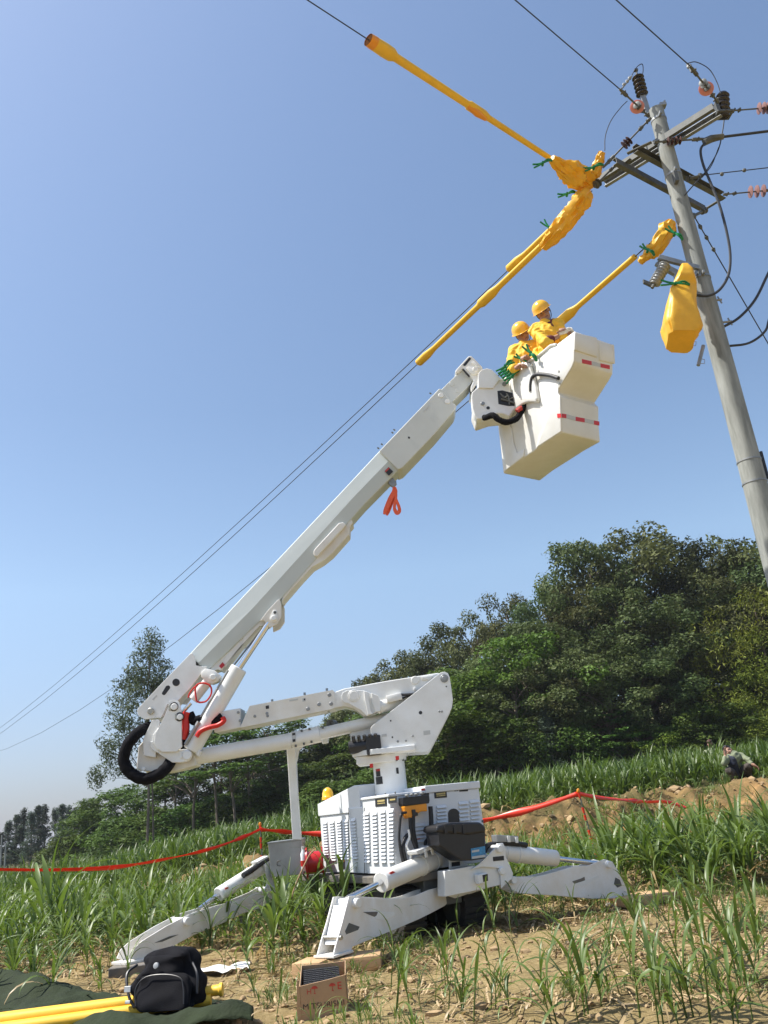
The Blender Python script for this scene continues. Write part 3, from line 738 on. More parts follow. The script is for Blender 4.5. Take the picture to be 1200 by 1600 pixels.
louvres(EP, [cl(810, 222, 330, 3)], 5, 0.115, 0.03, 0.002, "louvre_panel", cab)
louvres(EP, [cl(680, 330, 450, 3)], 5, 0.115, 0.03, 0.002, "louvre_panel", cab)
# arched black opening, stickers and screws on the end face
arch = [(855, 335), (853, 280)] + [(886 + 33 * math.cos(math.pi - math.pi * k / 8), 275 - 30 * math.sin(math.pi * k / 8)) for k in range(9)] + [(920, 280), (922, 335)]
decal("exhaust_opening", z2(arch), EP, 0.004, M['plast'], cab, 0.004)
for nm, q, m_ in [("warning_label", [(918, 96), (970, 92), (973, 140), (921, 143)], M['ink']), ("warning_label", [(768, 146), (843, 138), (846, 178), (771, 184)], M['ink']), ("warning_label", [(689, 124), (735, 119), (738, 164), (692, 168)], M['ink']),
                  ("warning_label", [(876, 106), (892, 104), (900, 140), (893, 141)], M['ink']), ("warning_label", [(905, 103), (914, 102), (914, 138), (903, 140)], M['ink']), ("warning_label", [(658, 425), (684, 422), (684, 438), (658, 440)], M['redink'])]:
    decal(nm, z2(q), EP, 0.004, m_, cab)
decal("warning_label_heading", z2([(918, 96), (970, 92), (971, 108), (919, 111)]), EP, 0.007, M['redref'], cab)
decal("warning_label_heading", z2([(689, 124), (735, 119), (736, 133), (690, 137)]), EP, 0.007, M['redink'], cab)
decal("warning_label_heading", z2([(780, 153), (836, 147), (836, 158), (781, 163)]), EP, 0.007, M['gold'], cab)
decal("warning_label_heading", z2([(782, 167), (836, 161), (836, 168), (783, 173)]), EP, 0.007, M['gold'], cab)
for q, m_ in [([(410, 188), (480, 180), (481, 230), (412, 235)], M['ink']), ([(489, 178), (541, 171), (542, 210), (490, 214)], M['ink'])]: decal("maker_plate", z2(q), LP, 0.004, m_, cab)
for q in ([(424, 195), (468, 190), (468, 202), (425, 207)], [(424, 213), (470, 208), (470, 214), (425, 219)], [(498, 188), (532, 184), (532, 194), (499, 198)]): decal("maker_plate_print", z2(q), LP, 0.007, M['gold'], cab)
decal("warning_label", z2([(114, 186), (148, 182), (153, 228), (119, 232)]), LP3, 0.004, M['ink'], cab)
decal("warning_label_heading", z2([(114, 186), (148, 182), (150, 194), (116, 198)]), LP3, 0.007, M['redink'], cab)
decal("warning_label", z2([(184, 552), (226, 546), (230, 612), (190, 616)]), LP3, 0.004, M['ink'], cab)
decal("warning_label_heading", z2([(186, 556), (222, 551), (224, 566), (188, 570)]), LP3, 0.007, M['redref'], cab)
mb = MB()
for x, y in [(565, 190), (742, 125), (855, 117), (988, 100), (1062, 322), (565, 300)]: pins(mb, EP, z2([(x, y)]), 0.006, .01, .012, .002)
for x, y in [(530, 150), (470, 158), (410, 166), (360, 176)]: pins(mb, LP, z2([(x, y)]), 0.006, .01, .010, .002)
for x, y in [(88, 272), (115, 600), (290, 235), (335, 208), (245, 215)]: pins(mb, LP3, z2([(x, y)]), 0.006, .01, .010, .002)
mb.build("cabinet_screws", M['dsteel'], cab, angle=40)
# door seam lines
mb = MB()
for x in (345, 250): mb2 = plate(z2([(x - 1, 240), (x + 1.5, 240), (x + 3, 640), (x, 640)]), LP, 0.003, off=0.003, bevel=0, mb=mb)
mb.build("door_seam", M['dsteel'], cab)
# beacon
p = LP3.at(*z2([(126, 180)])[0], -.10); mb = MB()
lathe(mb, p - Vector((0, 0, 0.02)), (0, 0, 1), [(0, .075), (0.03, .075), (0.035, .068), (0.08, .064), (0.115, .048), (0.135, .02), (0.138, 0.001)], 20)
mb.build("beacon_lamp", M['helm'], cab, angle=50)

# --- valve block, cables and hand control on the end face
mb = MB(); plate(z2([(580, 178), (738, 162), (742, 195), (738, 214), (585, 230), (580, 215)]), EP, 0.10, off=0.10, mb=mb)
vb = mb.build("valve_block", M['plast'], lift)
mb = MB()
for k, (x, y) in enumerate([(610, 165), (640, 160), (668, 158), (700, 152)]): pins(mb, EP, z2([(x, y)]), 0.14, .05, .014)
mb.build("valve_lever", M['steel'], vb, smooth=True)
mb = MB(); plate(z2([(586, 232), (725, 214), (728, 262), (690, 262), (672, 275), (655, 300), (628, 302), (612, 305), (600, 290)]), EP, 0.08, off=0.11, bevel=.01, mb=mb)
rc = mb.build("remote_control", M['orange'], lift)
mb = MB(); plate(z2([(634, 252), (656, 250), (660, 290), (640, 292)]), EP, 0.02, off=0.125, mb=mb); plate(z2([(640, 292), (672, 288), (670, 268), (656, 266)]), EP, 0.012, off=.12, mb=mb)
mb.build("control_pad", M['plast'], rc)
mb = MB()
def cable(pts, r, off=0.08, pl=EP): tube(mb, spline([pl.at(x, y, off) for x, y in z2(pts)], 6), r, 8)
cable([(600, 268), (570, 280), (560, 340), (556, 420), (565, 500), (580, 570)], 0.014, .10); cable([(640, 290), (642, 380), (655, 450), (665, 500)], 0.022, .10); cable([(745, 232), (750, 320), (748, 400), (742, 450)], 0.024, .08)
cable([(610, 400), (590, 430), (578, 480), (590, 540), (602, 590)], 0.020, .09); cable([(620, 300), (628, 400), (650, 470), (680, 520)], 0.016, .13); cable([(742, 420), (715, 450), (725, 490), (765, 480), (770, 440), (742, 425)], 0.018, .06)
cable([(800, 440), (850, 480), (890, 430), (900, 380)], 0.008, .33)
mb.build("cable_bundle", M['black'], lift, smooth=True)
mb = MB(); tube(mb, spline([EP.at(x, y, .13) for x, y in z2([(612, 372), (618, 420), (600, 470), (625, 520), (622, 560)])], 6), 0.012, 8)
mb.build("hook_bar", W_, lift, smooth=True)

# --- battery box on its bracket
mb = MB(); plate(z2([(790, 380), (985, 360), (1078, 352), (1080, 548), (1000, 560), (940, 562), (800, 470)]), EP, 0.24, off=0.38, bevel=.012, mb=mb)
bb = mb.build("battery_box", M['plast'], lift)
mb = MB(); plate(z2([(784, 388), (786, 350), (870, 328), (1045, 326), (1080, 352), (1082, 388), (985, 404)]), EP, 0.28, off=0.40, bevel=.02, mb=mb)
for x in (830, 885, 940): plate(z2([(x, 340), (x + 14, 338), (x + 20, 396), (x + 4, 398)]), EP, 0.015, off=0.412, bevel=.004, mb=mb)
mb.build("box_lid", M['plast'], bb)
decal("box_label", z2([(990, 488), (1076, 472), (1080, 540), (994, 552)]), EP, 0.386, M['bluel'], bb)
decal("box_label_print", z2([(996, 500), (1040, 492), (1041, 504), (997, 512)]), EP, 0.390, M['silref'], bb)
decal("box_label_print", z2([(996, 536), (1076, 524), (1078, 538), (997, 550)]), EP, 0.390, M['silref'], bb)

# --- outriggers
FW = {}
def outrigger(name, plane, out_px, width, cylpx, rodpx, pins_px, holes=(), foot=None, cr=0.062, extra=None, rods=True, back_only=False):
    """two side plates with a web between them, ram above; plane = the near plate"""
    mb = MB(); plate(out_px, plane, 0.014, bevel=.004, mb=mb)
    o = mb.build(name, M['leg'], lift)
    mb = MB(); plate(out_px, plane, 0.014, bevel=.004, mb=mb, back=width)
    mb.build("far_side_plate", M['leg'], o)
    if holes:
        for h in holes: decal("recess", h, plane, 0.003, M['dsteel'], o)
    mb = MB()
    a, b = [plane.at(*q) - plane.n * width / 2 for q in cylpx]
    cyl(mb, a, b, cr, 28, chamfer=.008)
    d = (b - a).normalized()
    for t in (0.70, 0.92): lathe(mb, a.lerp(b, t), d, [(-.012, cr), (-.01, cr + .006), (.01, cr + .006), (.012, cr)], 28)
    c = mb.build("ram_barrel", WD, o, angle=35)
    mb = MB(); r0 = plane.at(*rodpx) - plane.n * width / 2; cyl(mb, r0, a, 0.026, 16); mb.build("ram_rod", M['chrome'], o, smooth=True)
    mb = MB()
    for x, y, rr in pins_px:
        p = plane.at(x, y, 0.05); cyl(mb, p, p - plane.n * (width + 0.11), rr, 24, chamfer=.006)
    mb.build("pivot_pin", W_, o, angle=35)
    return o
# near left leg
f1 = G(520, 1497, 0.12); m1 = U(705, 1385, 9.25)
P1 = Plane(f1.xy, (m1 - f1).xy)
def z3(p): return zz(480, 1300, 4.0, p)
body1 = z3([(262, 402), (290, 398), (350, 405), (480, 413), (600, 415), (680, 395), (760, 362), (850, 338), (905, 345), (925, 385), (895, 425), (860, 462), (780, 505), (700, 545), (560, 605), (430, 658), (285, 718), (265, 765), (165, 768), (185, 690), (222, 560)])
leg1 = outrigger("outrigger", P1, body1, 0.17, z3([(508, 312), (850, 168)]), z3([(300, 415)])[0], [(*z3([(325, 443)])[0], .040), (*z3([(925, 370)])[0], .038)],
                 holes=[z3([(262, 568), (328, 592), (318, 612), (245, 640), (238, 620)])], cr=0.090)
mb = MB(); plate(z3([(350, 500), (440, 498), (448, 515), (420, 530), (395, 520)]), P1, .002, off=.003, bevel=0, mb=mb); mb.build("slot", M['deck'], leg1)
mb = MB(); plate(z3([(445, 498), (545, 500), (548, 520), (475, 552), (425, 540)]), P1, .004, off=.004, bevel=0, mb=mb); mb.build("slot_lining", W_, leg1)
mb = MB(); p = P1.at(*z3([(218, 660)])[0], 0.02); cyl(mb, p, p - P1.n * .21, 0.018, 12, chamfer=.003); mb.build("foot_bolt", M['bolt'], leg1, angle=40)
mb = MB(); plate(z3([(255, 455), (300, 470), (240, 700), (200, 705)]), P1, 0.15, bevel=.004, mb=mb, back=.012); plate(z3([(300, 440), (850, 400), (845, 415), (520, 560), (300, 520)]), P1, 0.012, bevel=.002, mb=mb, back=.08); mb.build("web_plate", W_, leg1)
mb = MB(); q = P1.at(*z3([(215, 768)])[0]) - P1.n * .085; box(mb, q + Vector((0, 0, .006)), P1.d * .26, P1.n * .22, Vector((0, 0, .02)), .004); mb.build('foot_pad', M['leg'], leg1)
decal("red_mark", z3([(512, 256), (535, 244), (552, 250), (528, 264)]), P1, -0.010, M['redref'], leg1, .006)
# mounting head of the near legs: cross beam with lug plates
HP = Plane(m1.xy, MP.xy)
mb = MB()
plate(z3([(885, 130), (905, 112), (935, 112), (960, 135), (962, 175), (1015, 210), (1005, 260), (1015, 385), (925, 415), (880, 400), (868, 370), (888, 330), (890, 200)]), HP, .02, off=0.10, bevel=.005, mb=mb)
plate(z3([(735, 362), (765, 330), (775, 280), (820, 275), (830, 330), (800, 365)]), HP, .016, off=0.02, bevel=.003, mb=mb)
plate(z3([(990, 235), (1200, 190), (1200, 330), (1010, 390)]), HP, .16, off=0.08, bevel=.006, mb=mb)
head = mb.build("outrigger_head", W_, lift)
mb = MB()
for x, y in ((938, 148), (918, 370)):
    p = HP.at(*z3([(x, y)])[0], .15); cyl(mb, p, p - HP.n * .3, .036, 24, chamfer=.006)
mb.build("head_pin", W_, head, angle=35)
mb = MB(); p = HP.at(*z3([(935, 285)])[0], .112)
tube(mb, [p + (HP.d * math.cos(t) + Vector((0, 0, 1)) * math.sin(t)) * .055 for t in [k * 0.6 - 1.2 for k in range(9)]], .011, 8)
plate(z3([(1070, 262), (1125, 254), (1128, 312), (1078, 320)]), HP, .07, off=.16, bevel=.008, mb=mb); mb.build("head_fitting", W_, head, smooth=False)
decal("fitting_mouth", z3([(1088, 270), (1120, 265), (1122, 300), (1092, 306)]), HP, .163, M['ink'], head)
decal("warning_label", z3([(903, 190), (955, 184), (956, 210), (904, 217)]), HP, .104, M['ink'], head)
# ram cover bracket on top of the near ram
mb = MB(); plate(z3([(685, 118), (800, 72), (818, 78), (812, 95), (700, 140), (690, 135)]), P1, .12, off=.02, bevel=.004, mb=mb); plate(z3([(735, 112), (748, 108), (756, 158), (742, 160)]), P1, .012, off=.03, bevel=.002, mb=mb); plate(z3([(772, 98), (786, 94), (796, 140), (784, 144)]), P1, .012, off=.03, bevel=.002, mb=mb)
mb.build("ram_guard", W_, leg1)
# right leg
def z4(p): return zz(740, 1280, 4.444, p)
m2 = U(800, 1375, 9.30); f2 = U(980, 1410, 10.0)
P2 = Plane(m2.xy, (f2 - m2).xy)
body2 = z4([(235, 440), (262, 402), (300, 402), (440, 398), (560, 368), (700, 325), (800, 322), (860, 295), (910, 278), (965, 295), (985, 330), (1040, 410), (1085, 480), (1080, 585), (1040, 590), (1030, 550), (820, 552), (560, 530), (320, 515), (250, 485)])
leg2 = outrigger("outrigger", P2, body2, 0.17, z4([(605, 272), (215, 228)]), z4([(930, 312)])[0], [(*z4([(950, 314)])[0], .036), (*z4([(285, 423)])[0], .036)],
                 holes=[z4([(985, 405), (1015, 420), (1030, 460), (1000, 475), (975, 450)])], cr=0.083)
mb = MB(); plate(z4([(685, 432), (745, 412), (770, 400), (775, 425), (700, 448)]), P2, .002, off=.003, bevel=0, mb=mb); mb.build("slot", M['deck'], leg2)
mb = MB(); plate(z4([(705, 452), (865, 388), (870, 405), (760, 465)]), P2, .004, off=.004, bevel=0, mb=mb); mb.build("slot_lining", W_, leg2)
mb = MB(); q = P2.at(*z4([(1060, 588)])[0]) - P2.n * .085; box(mb, q, P2.d * .22, P2.n * .24, Vector((0, 0, .025)), .004); mb.build('foot_pad', M['leg'], leg2)
HP2 = Plane(m2.xy, MP.xy)
mb = MB()
plate(z4([(150, 200), (165, 168), (205, 165), (222, 195), (225, 260), (275, 375), (270, 410), (195, 480), (190, 400), (185, 340), (60, 330), (-20, 350), (40, 310)]), HP2, .02, off=0.08, bevel=.005, mb=mb)
plate(z4([(-200, 360), (0, 322), (190, 330), (195, 455), (0, 500), (-200, 540)]), HP2, .14, off=0.05, bevel=.006, mb=mb)
h2 = mb.build("outrigger_head", W_, lift)
mb = MB()
p = HP2.at(*z4([(190, 205)])[0], .13); cyl(mb, p, p - HP2.n * .26, .038, 24, chamfer=.006); p = HP2.at(*z4([(205, 360)])[0], .11); cyl(mb, p, p - HP2.n * .04, .035, 20, chamfer=.004)
mb.build("head_pin", W_, h2, angle=35)
decal("warning_label", z4([(135, 262), (210, 254), (212, 285), (136, 292)]), HP2, .084, M['ink'], h2)
mb = MB(); plate(z4([(28, 385), (95, 370), (105, 440), (40, 452)]), HP2, .07, off=.13, bevel=.008, mb=mb); mb.build("head_fitting", W_, h2); decal("fitting_mouth", z4([(62, 388), (98, 380), (100, 428), (68, 436)]), HP2, .133, M['ink'], h2)
mb = MB(); plate(z4([(158, 108), (312, 118), (314, 160), (165, 158)]), P2, .10, off=.01, bevel=.005, mb=mb); mb.build("ram_guard", M['alu'], leg2)
mb = MB(); plate(z4([(235, 115), (255, 116), (258, 160), (238, 160)]), P2, .01, off=.024, bevel=.002, mb=mb); plate(z4([(290, 125), (310, 126), (312, 165), (294, 164)]), P2, .01, off=.024, bevel=.002, mb=mb); mb.build("guard_strap", W_, leg2)
mb = MB(); tube(mb, spline([P2.at(*q, -.03) for q in z4([(75, 225), (95, 185), (150, 172), (250, 168), (340, 175), (368, 182)])], 5), .026, 10); mb.build("ram_hose", M['black'], leg2, smooth=True)
# rear left leg
def z5b(p): return zz(180, 1300, 3.529, p)
m3 = U(435, 1385, 10.55); f3 = G(215, 1500, 0.1)
P3 = Plane(f3.xy, (m3 - f3).xy)
body3 = z5b([(75, 700), (95, 650), (150, 600), (280, 520), (385, 465), (430, 445), (560, 405), (700, 372), (800, 330), (850, 300), (890, 310), (870, 380), (800, 420), (700, 450), (600, 500), (430, 570), (300, 640), (185, 690), (180, 715)])
leg3 = outrigger("outrigger", P3, body3, 0.18, z5b([(600, 345), (842, 190)]), z5b([(495, 425)])[0], [(*z5b([(405, 492)])[0], .04), (*z5b([(878, 318)])[0], .036)],
                 holes=[z5b([(215, 612), (300, 575), (352, 565), (260, 605)])], cr=0.075)
mb = MB(); q = P3.at(*z5b([(120, 712)])[0]) - P3.n * .09; box(mb, q, P3.d * .26, P3.n * .26, Vector((0, 0, .025)), .004); mb.build('foot_pad', M['leg'], leg3)
mb = MB(); plate(z5b([(680, 465), (700, 460), (706, 505), (690, 500)]), P3, .002, off=.004, bevel=0, mb=mb); mb.build("slot", M['deck'], leg3)
mb = MB(); tube(mb, spline([P3.at(*q, -.01) for q in z5b([(705, 240), (760, 205), (795, 178), (840, 150)])], 5), .03, 10); mb.build("ram_hose", M['black'], leg3, smooth=True)
mb = MB(); plate(z5b([(780, 165), (845, 130), (848, 148), (790, 180)]), P3, .10, off=.01, bevel=.004, mb=mb); plate(z5b([(820, 180), (850, 160), (885, 262), (880, 300), (850, 330), (820, 330), (838, 290), (842, 262)]), P3, .02, off=.02, bevel=.004, mb=mb); mb.build("ram_guard", W_, leg3)
decal("red_mark", z5b([(606, 308), (622, 302), (626, 310), (610, 317)]), P3, -.012, M['redref'], leg3, .006)
# rear right leg, hidden from the photograph behind the cabinet: plain twin plates
m4 = mp(1.9, 0.95, 0.5); f4 = Vector((1.2, 12.0, ground_h(1.2, 12.0)))
dd = (f4 - m4).xy; P4 = Plane(m4.xy, dd); v4 = Vector((dd.x, dd.y, 0)); L4 = v4.length; v4.normalize(); mb = MB()
for bk in (0, .17): prism(mb, [m4 + v4 * a + Vector((0, 0, z)) - P4.n * bk for a, z in ((-.1, .1), (.5, .02), (L4 - .15, .0), (L4, -.2), (L4 + .05, -.48), (L4 - .08, -.48), (L4 - .3, -.2), (0, -.12))], P4.n * -.014, .004)
leg4 = mb.build("outrigger", W_, lift)
mb = MB(); cyl(mb, m4 + Vector((0, 0, .3)) - P4.n * .09, m4 + v4 * (L4 * .6) + Vector((0, 0, .12)) - P4.n * .09, .066, 20, chamfer=.008); mb.build("ram_barrel", W_, leg4, angle=35)

# --- column and turret
YT = 9.66; YN = 9.40
def zt(p): return zz(420, 1030, 3.75, p)
ct = U(607, 1190, YT); cb = Vector((ct.x, YT, z_c1 - 0.05)); mb = MB()
lathe(mb, cb, (0, 0, 1), [(0, .175), (ct.z - cb.z, .175), (ct.z - cb.z + .001, .20), (ct.z - cb.z + .035, .20), (ct.z - cb.z + .036, .215), (ct.z - cb.z + .075, .215)], 40)
col_ = mb.build("turret_column", W_, lift, angle=35)
YC = YP(YT - .178)
mb = MB()
for k in range(12):
    a = 2 * math.pi * k / 12; q = cb + Vector((math.cos(a) * .19, math.sin(a) * .19, ct.z - cb.z - .012)); cyl(mb, q, q + Vector((0, 0, .03)), .011, 6)
mb.build("flange_bolts", M['dsteel'], col_)
def cdecal(pxs, m_, name="warning_label"):
    # wrapped on the round column: small curved strip
    ps = [YC.at(x, y) for x, y in pxs]; mb = MB(); x0 = ps[0].x; x1 = ps[1].x; zt_, zb_ = ps[0].z, ps[2].z; vs = []; fs = []
    for k in range(5):
        x = x0 + (x1 - x0) * k / 4; yy_ = YT - math.sqrt(max(0, .177 ** 2 - (x - ct.x) ** 2)) - .001; vs += [(x, yy_, zt_), (x, yy_, zb_)]
    for k in range(4): fs.append((2 * k, 2 * k + 1, 2 * k + 3, 2 * k + 2))
    return mb.add(vs, fs).build(name, m_, col_)
cdecal(zt([(624, 642), (650, 640), (652, 685), (626, 687)]), M['ink']); cdecal(zt([(624, 690), (664, 688), (666, 730), (626, 732)]), M['ink'])
cdecal(zt([(625, 643), (650, 642), (650, 654), (626, 654)]), M['redref'], "warning_label_heading"); cdecal(zt([(745, 636), (759, 635), (760, 670), (746, 670)]), M['plast'], "column_slot")
# bearing plate
zc = ct.z + .075
tp = [U(*q, YN) for q in zt([(490, 590), (605, 562), (860, 530)])]
mb = MB(); xl, xr = U(*zt([(490, 600)])[0], 9.42).x, U(*zt([(862, 560)])[0], 9.40).x
prism(mb, [Vector((xl, 9.46, zc)), Vector((xl + .22, 9.36, zc)), Vector((xr, 9.36, zc)), Vector((xr, 9.96, zc)), Vector((xl, 9.96, zc))], Vector((0, 0, .055)), .006)
turret = mb.build("turret", W_, lift)
mb = MB(); box(mb, Vector((xl + .25, 9.66, zc - .045)), Vector((.42, 0, 0)), Vector((0, .44, 0)), Vector((0, 0, .085)), .01); mb.build("slew_housing", WD, turret)
for q in ([(742, 568), (762, 566), (764, 590), (744, 591)], [(590, 614), (610, 611), (613, 634), (594, 637)]): decal("red_mark", zt(q), YP(9.35), 0, M['redref'], turret)
sp = zt([(1006, 78), (1030, 73), (1050, 82), (1060, 105), (1070, 170), (1079, 240), (1073, 285), (1010, 410), (950, 525), (938, 541), (860, 546), (605, 552), (600, 480), (596, 402), (612, 384), (800, 240)])
for k, y in enumerate((9.40, 9.92)):
    mb = MB(); plate(sp, YP(y if k == 0 else 9.40), 0.02, bevel=.004, mb=mb, back=0 if k == 0 else .50); s_ = mb.build("turret_side_plate", W_, turret)
    if k == 0:
        mb = MB(); Y0 = YP(9.40)
        for x, y_, r in [(1028, 112, .045), (1028, 112, .028)]: pins(mb, Y0, zt([(x, y_)]), .012 if r > .04 else .018, .01, r, .003)
        for x, y_ in [(1000, 306), (1014, 306), (803, 478), (756, 482), (843, 450)]: pins(mb, Y0, zt([(x, y_)]), .006, .01, .012, .002)
        mb.build("plate_bolts", M['steel'], s_, angle=35)
        mb = MB()
        for x, y_, r in [(889, 313, .019), (714, 361, .009), (1040, 160, .008), (724, 457, .009)]: pins(mb, Y0, zt([(x, y_)]), .002, .004, r, .0005)
        plate(zt([(628, 497), (636, 492), (649, 512), (646, 518), (640, 516)]), Y0, .003, off=.002, bevel=0, mb=mb); mb.build("plate_hole", M['ink'], s_)
mb = MB(); plate(zt([(590, 400), (640, 350), (1010, 95), (1055, 100), (1060, 240), (940, 520), (620, 540)]), YP(9.40), .012, bevel=.002, mb=mb, back=.25); mb.build("turret_web", W_, turret)
# motor and valves left of the plate
mb = MB(); mc = YP(9.45)
a_ = mc.at(*zt([(470, 520)])[0]); cyl(mb, a_, a_ + Vector((.26, 0, .01)), .07, 20, chamfer=.01); box(mb, a_ + Vector((.27, .02, 0)), Vector((.16, 0, 0)), Vector((0, .2, 0)), Vector((0, 0, .2)), .01)
for k in range(5): c = a_ + Vector((.06 + k * .06, -.05, .06)); cyl(mb, c, c + Vector((0, -.03, .05)), .02, 8)
mb.build("slew_motor", M['plast'], turret, smooth=False)
mb = MB(); plate(zt([(476, 430), (520, 405), (600, 400), (600, 475), (520, 470), (480, 480)]), YP(9.6), .2, bevel=.008, mb=mb); mb.build("valve_cover", WD, turret)

# --- lower arm: upper box beam
mb = MB(); YB = YP(9.47)
plate([(518, 1083)] + zt([(440, 172), (700, 125), (990, 80), (1025, 90), (1035, 130), (900, 190), (800, 225), (640, 300), (560, 335), (500, 290), (440, 275), (370, 290)]), YB, .30, bevel=.01, mb=mb)
la = mb.build("lower_arm", W_, lift)
mb = MB(); YB2 = YP(9.455)
plate([(390, 1103), (519, 1078)] + zt([(370, 178), (385, 190), (386, 285), (370, 292), (0, 368)]) + [(391, 1134), (375, 1137)], YB2, .33, bevel=.012, mb=mb)
sl_ = mb.build("arm_sleeve", M['whitedirty'], la)
mb = MB(); plate([(330, 1114), (376, 1106), (376, 1137), (335, 1145)], YP(9.48), .26, bevel=.01, mb=mb); mb.build("arm_end_section", W_, la)
mb = MB(); plate(zt([(425, 215), (432, 195), (460, 180), (555, 182), (600, 200), (640, 215), (655, 250), (655, 300), (610, 320), (575, 335), (540, 300), (470, 262), (440, 255), (428, 240)]), YP(9.42), .025, bevel=.006, mb=mb); mb.build("arm_bracket", W_, la)
mb = MB(); pins(mb, YP(9.42), zt([(498, 213)]), .01, .01, .066, .004); pins(mb, YP(9.42), zt([(498, 213)]), .014, .01, .05, .003); mb.build("bracket_boss", W_, la, angle=35)
mb = MB(); plate(zt([(556, 185), (578, 190), (598, 300), (612, 322), (580, 325), (562, 240)]), YP(9.38), .06, bevel=.006, mb=mb); plate(zt([(600, 195), (640, 212), (655, 265), (655, 305), (625, 310), (605, 250)]), YP(9.39), .05, bevel=.006, mb=mb); mb.build("ram_clevis", W_, la)
mb = MB()
for x, y_ in [(294, 264), (229, 291), (355, 209), (365, 261)]: pins(mb, YB2, zt([(x, y_)]), .006, .01, .022, .003)
for x, y_ in [(372, 1113), (375, 1126), (398, 1119), (417, 1114.5), (418, 1118.5)]: pins(mb, YB2, [(x, y_)], .006, .01, .016, .003)
for x, y_ in [(210, 203), (340, 178), (350, 303), (20, 243)]: 
    p = YB2.at(*zt([(x, y_)])[0], -.15); cyl(mb, p - Vector((0, 0, .014)), p + Vector((0, 0, .014)), .014, 8)
mb.build("sleeve_bolts", M['steel'], sl_, angle=35)
decal("sticker", zt([(195, 230), (215, 226), (217, 246), (197, 250)]), YB2, .003, M['silref'], sl_); decal("sticker_print", zt([(204, 232), (213, 230), (214, 240), (205, 242)]), YB2, .006, M['ink'], sl_)
decal("sticker", [(415, 1103), (420, 1102), (420.5, 1107), (415.5, 1108)], YB2, .003, M['ink'], sl_)
# ram between arm and turret
mb = MB(); a_, b_ = YP(9.45).at(*zt([(640, 285)])[0]), YP(9.62).at(*zt([(800, 240)])[0]); cyl(mb, a_, b_ + (b_ - a_) * .4, .068, 24, chamfer=.006); box(mb, YP(9.45).at(*zt([(735, 228)])[0]), Vector((.17, 0, .02)), Vector((0, .1, 0)), Vector((-.01, 0, .075)), .008)
mb.build("arm_ram", W_, la, angle=35)
mb = MB(); tube(mb, spline([YP(9.42).at(*q) for q in zt([(700, 235), (760, 210), (800, 208), (860, 200), (900, 170)])], 5), .014, 8); tube(mb, spline([YP(9.44).at(*q) for q in zt([(760, 240), (800, 222), (850, 205)])], 5), .01, 8); mb.build("arm_hose", M['black'], la, smooth=True)
mb = MB(); pins(mb, YP(9.47), zt([(858, 122)]), .012, .02, .045, .005); plate(zt([(890, 102), (960, 96), (945, 118), (900, 122)]), YP(9.45), .03, bevel=.004, mb=mb); plate(zt([(845, 170), (860, 165), (862, 180), (850, 185)]), YP(9.45), .02, bevel=.003, mb=mb); mb.build("arm_boss", W_, la, angle=35)
# lower link tube
mb = MB(); YL = YP(9.62)
A_, B_, C_ = YL.at(300, 1183), YL.at(*zt([(302, 438)])[0]), YL.at(*zt([(640, 362)])[0])
L0 = YL.at(*zt([(132, 478)])[0])
cyl(mb, A_ + (A_ - B_) * .35, L0, .086, 28); cyl(mb, L0, B_, .090, 28, chamfer=.004); cyl(mb, B_, C_ + (C_ - B_) * .2, .066, 24)
lk = mb.build("link_arm", W_, lift, angle=35)
mb = MB(); d = (B_ - A_).normalized()
for q in zt([(192, 418), (238, 408), (316, 400), (206, 496), (158, 508), (250, 485)]): p = YP(9.55).at(*q); cyl(mb, p - Vector((0, 0, .012)), p + Vector((0, 0, .012)), .012, 8)
mb.build("link_bolts", M['dsteel'], lk)
decal("sticker", zt([(134, 428), (156, 424), (158, 486), (138, 490)]), YP(9.527), 0, M['silref'], lk); decal("sticker_print", zt([(137, 434), (154, 431), (155, 444), (138, 447)]), YP(9.524), 0, M['ink'], lk); decal("sticker_print", zt([(139, 470), (155, 467), (156, 482), (141, 485)]), YP(9.524), 0, M['ink'], lk)
# rest post
mb = MB(); YR = YP(9.95)
plate(zt([(103, 512), (155, 505), (168, 790)]) + [(470, 1312), (457, 1312)] + zt([(112, 640)]), YR, .10, bevel=.006, mb=mb)
plate(zt([(150, 512), (210, 500), (175, 535), (163, 600), (155, 605)]), YR, .02, bevel=.003, mb=mb, back=.04)
plate(zt([(310, 462), (348, 455), (345, 488), (312, 495)]), YR, .1, bevel=.005, mb=mb); mb.build("boom_rest_post", W_, lift)
mb = MB(); p = YP(9.8).at(*zt([(368, 378)])[0]); cyl(mb, p - Vector((.02, 0, 0)), p + Vector((.02, .1, 0)), .05, 16, chamfer=.005); plate(zt([(345, 368), (358, 362), (358, 392), (348, 395)]), YP(9.78), .08, bevel=.003, mb=mb); mb.build("rest_roller", M['dsteel'], lift, angle=35)

# --- elbow
def z8(p): return zz(170, 980, 4.444, p)
mb = MB(); plate(z8([(205, 825), (240, 790), (330, 760), (480, 800), (595, 870), (605, 960), (520, 985), (400, 1010), (230, 1000), (190, 985)]), YP(9.50), .24, bevel=.01, mb=mb); mb2 = mb
el = mb.build("elbow_end_casting", WD, lift)
mb = MB(); plate(z8([(300, 645), (345, 638), (355, 660), (335, 760), (325, 905), (240, 892), (236, 780)]), YP(9.44), .03, bevel=.006, mb=mb); plate(z8([(300, 645), (345, 638), (355, 660), (335, 760), (325, 905), (240, 892), (236, 780)]), YP(9.44), .03, bevel=.006, mb=mb, back=.38)
mb.build("elbow_knuckle", W_, el)
circ = lambda cx, cy, r, a0, a1, n=9: [(cx + r * math.cos(math.radians(a0 + (a1 - a0) * k / (n - 1))), cy + r * math.sin(math.radians(a0 + (a1 - a0) * k / (n - 1)))) for k in range(n)]
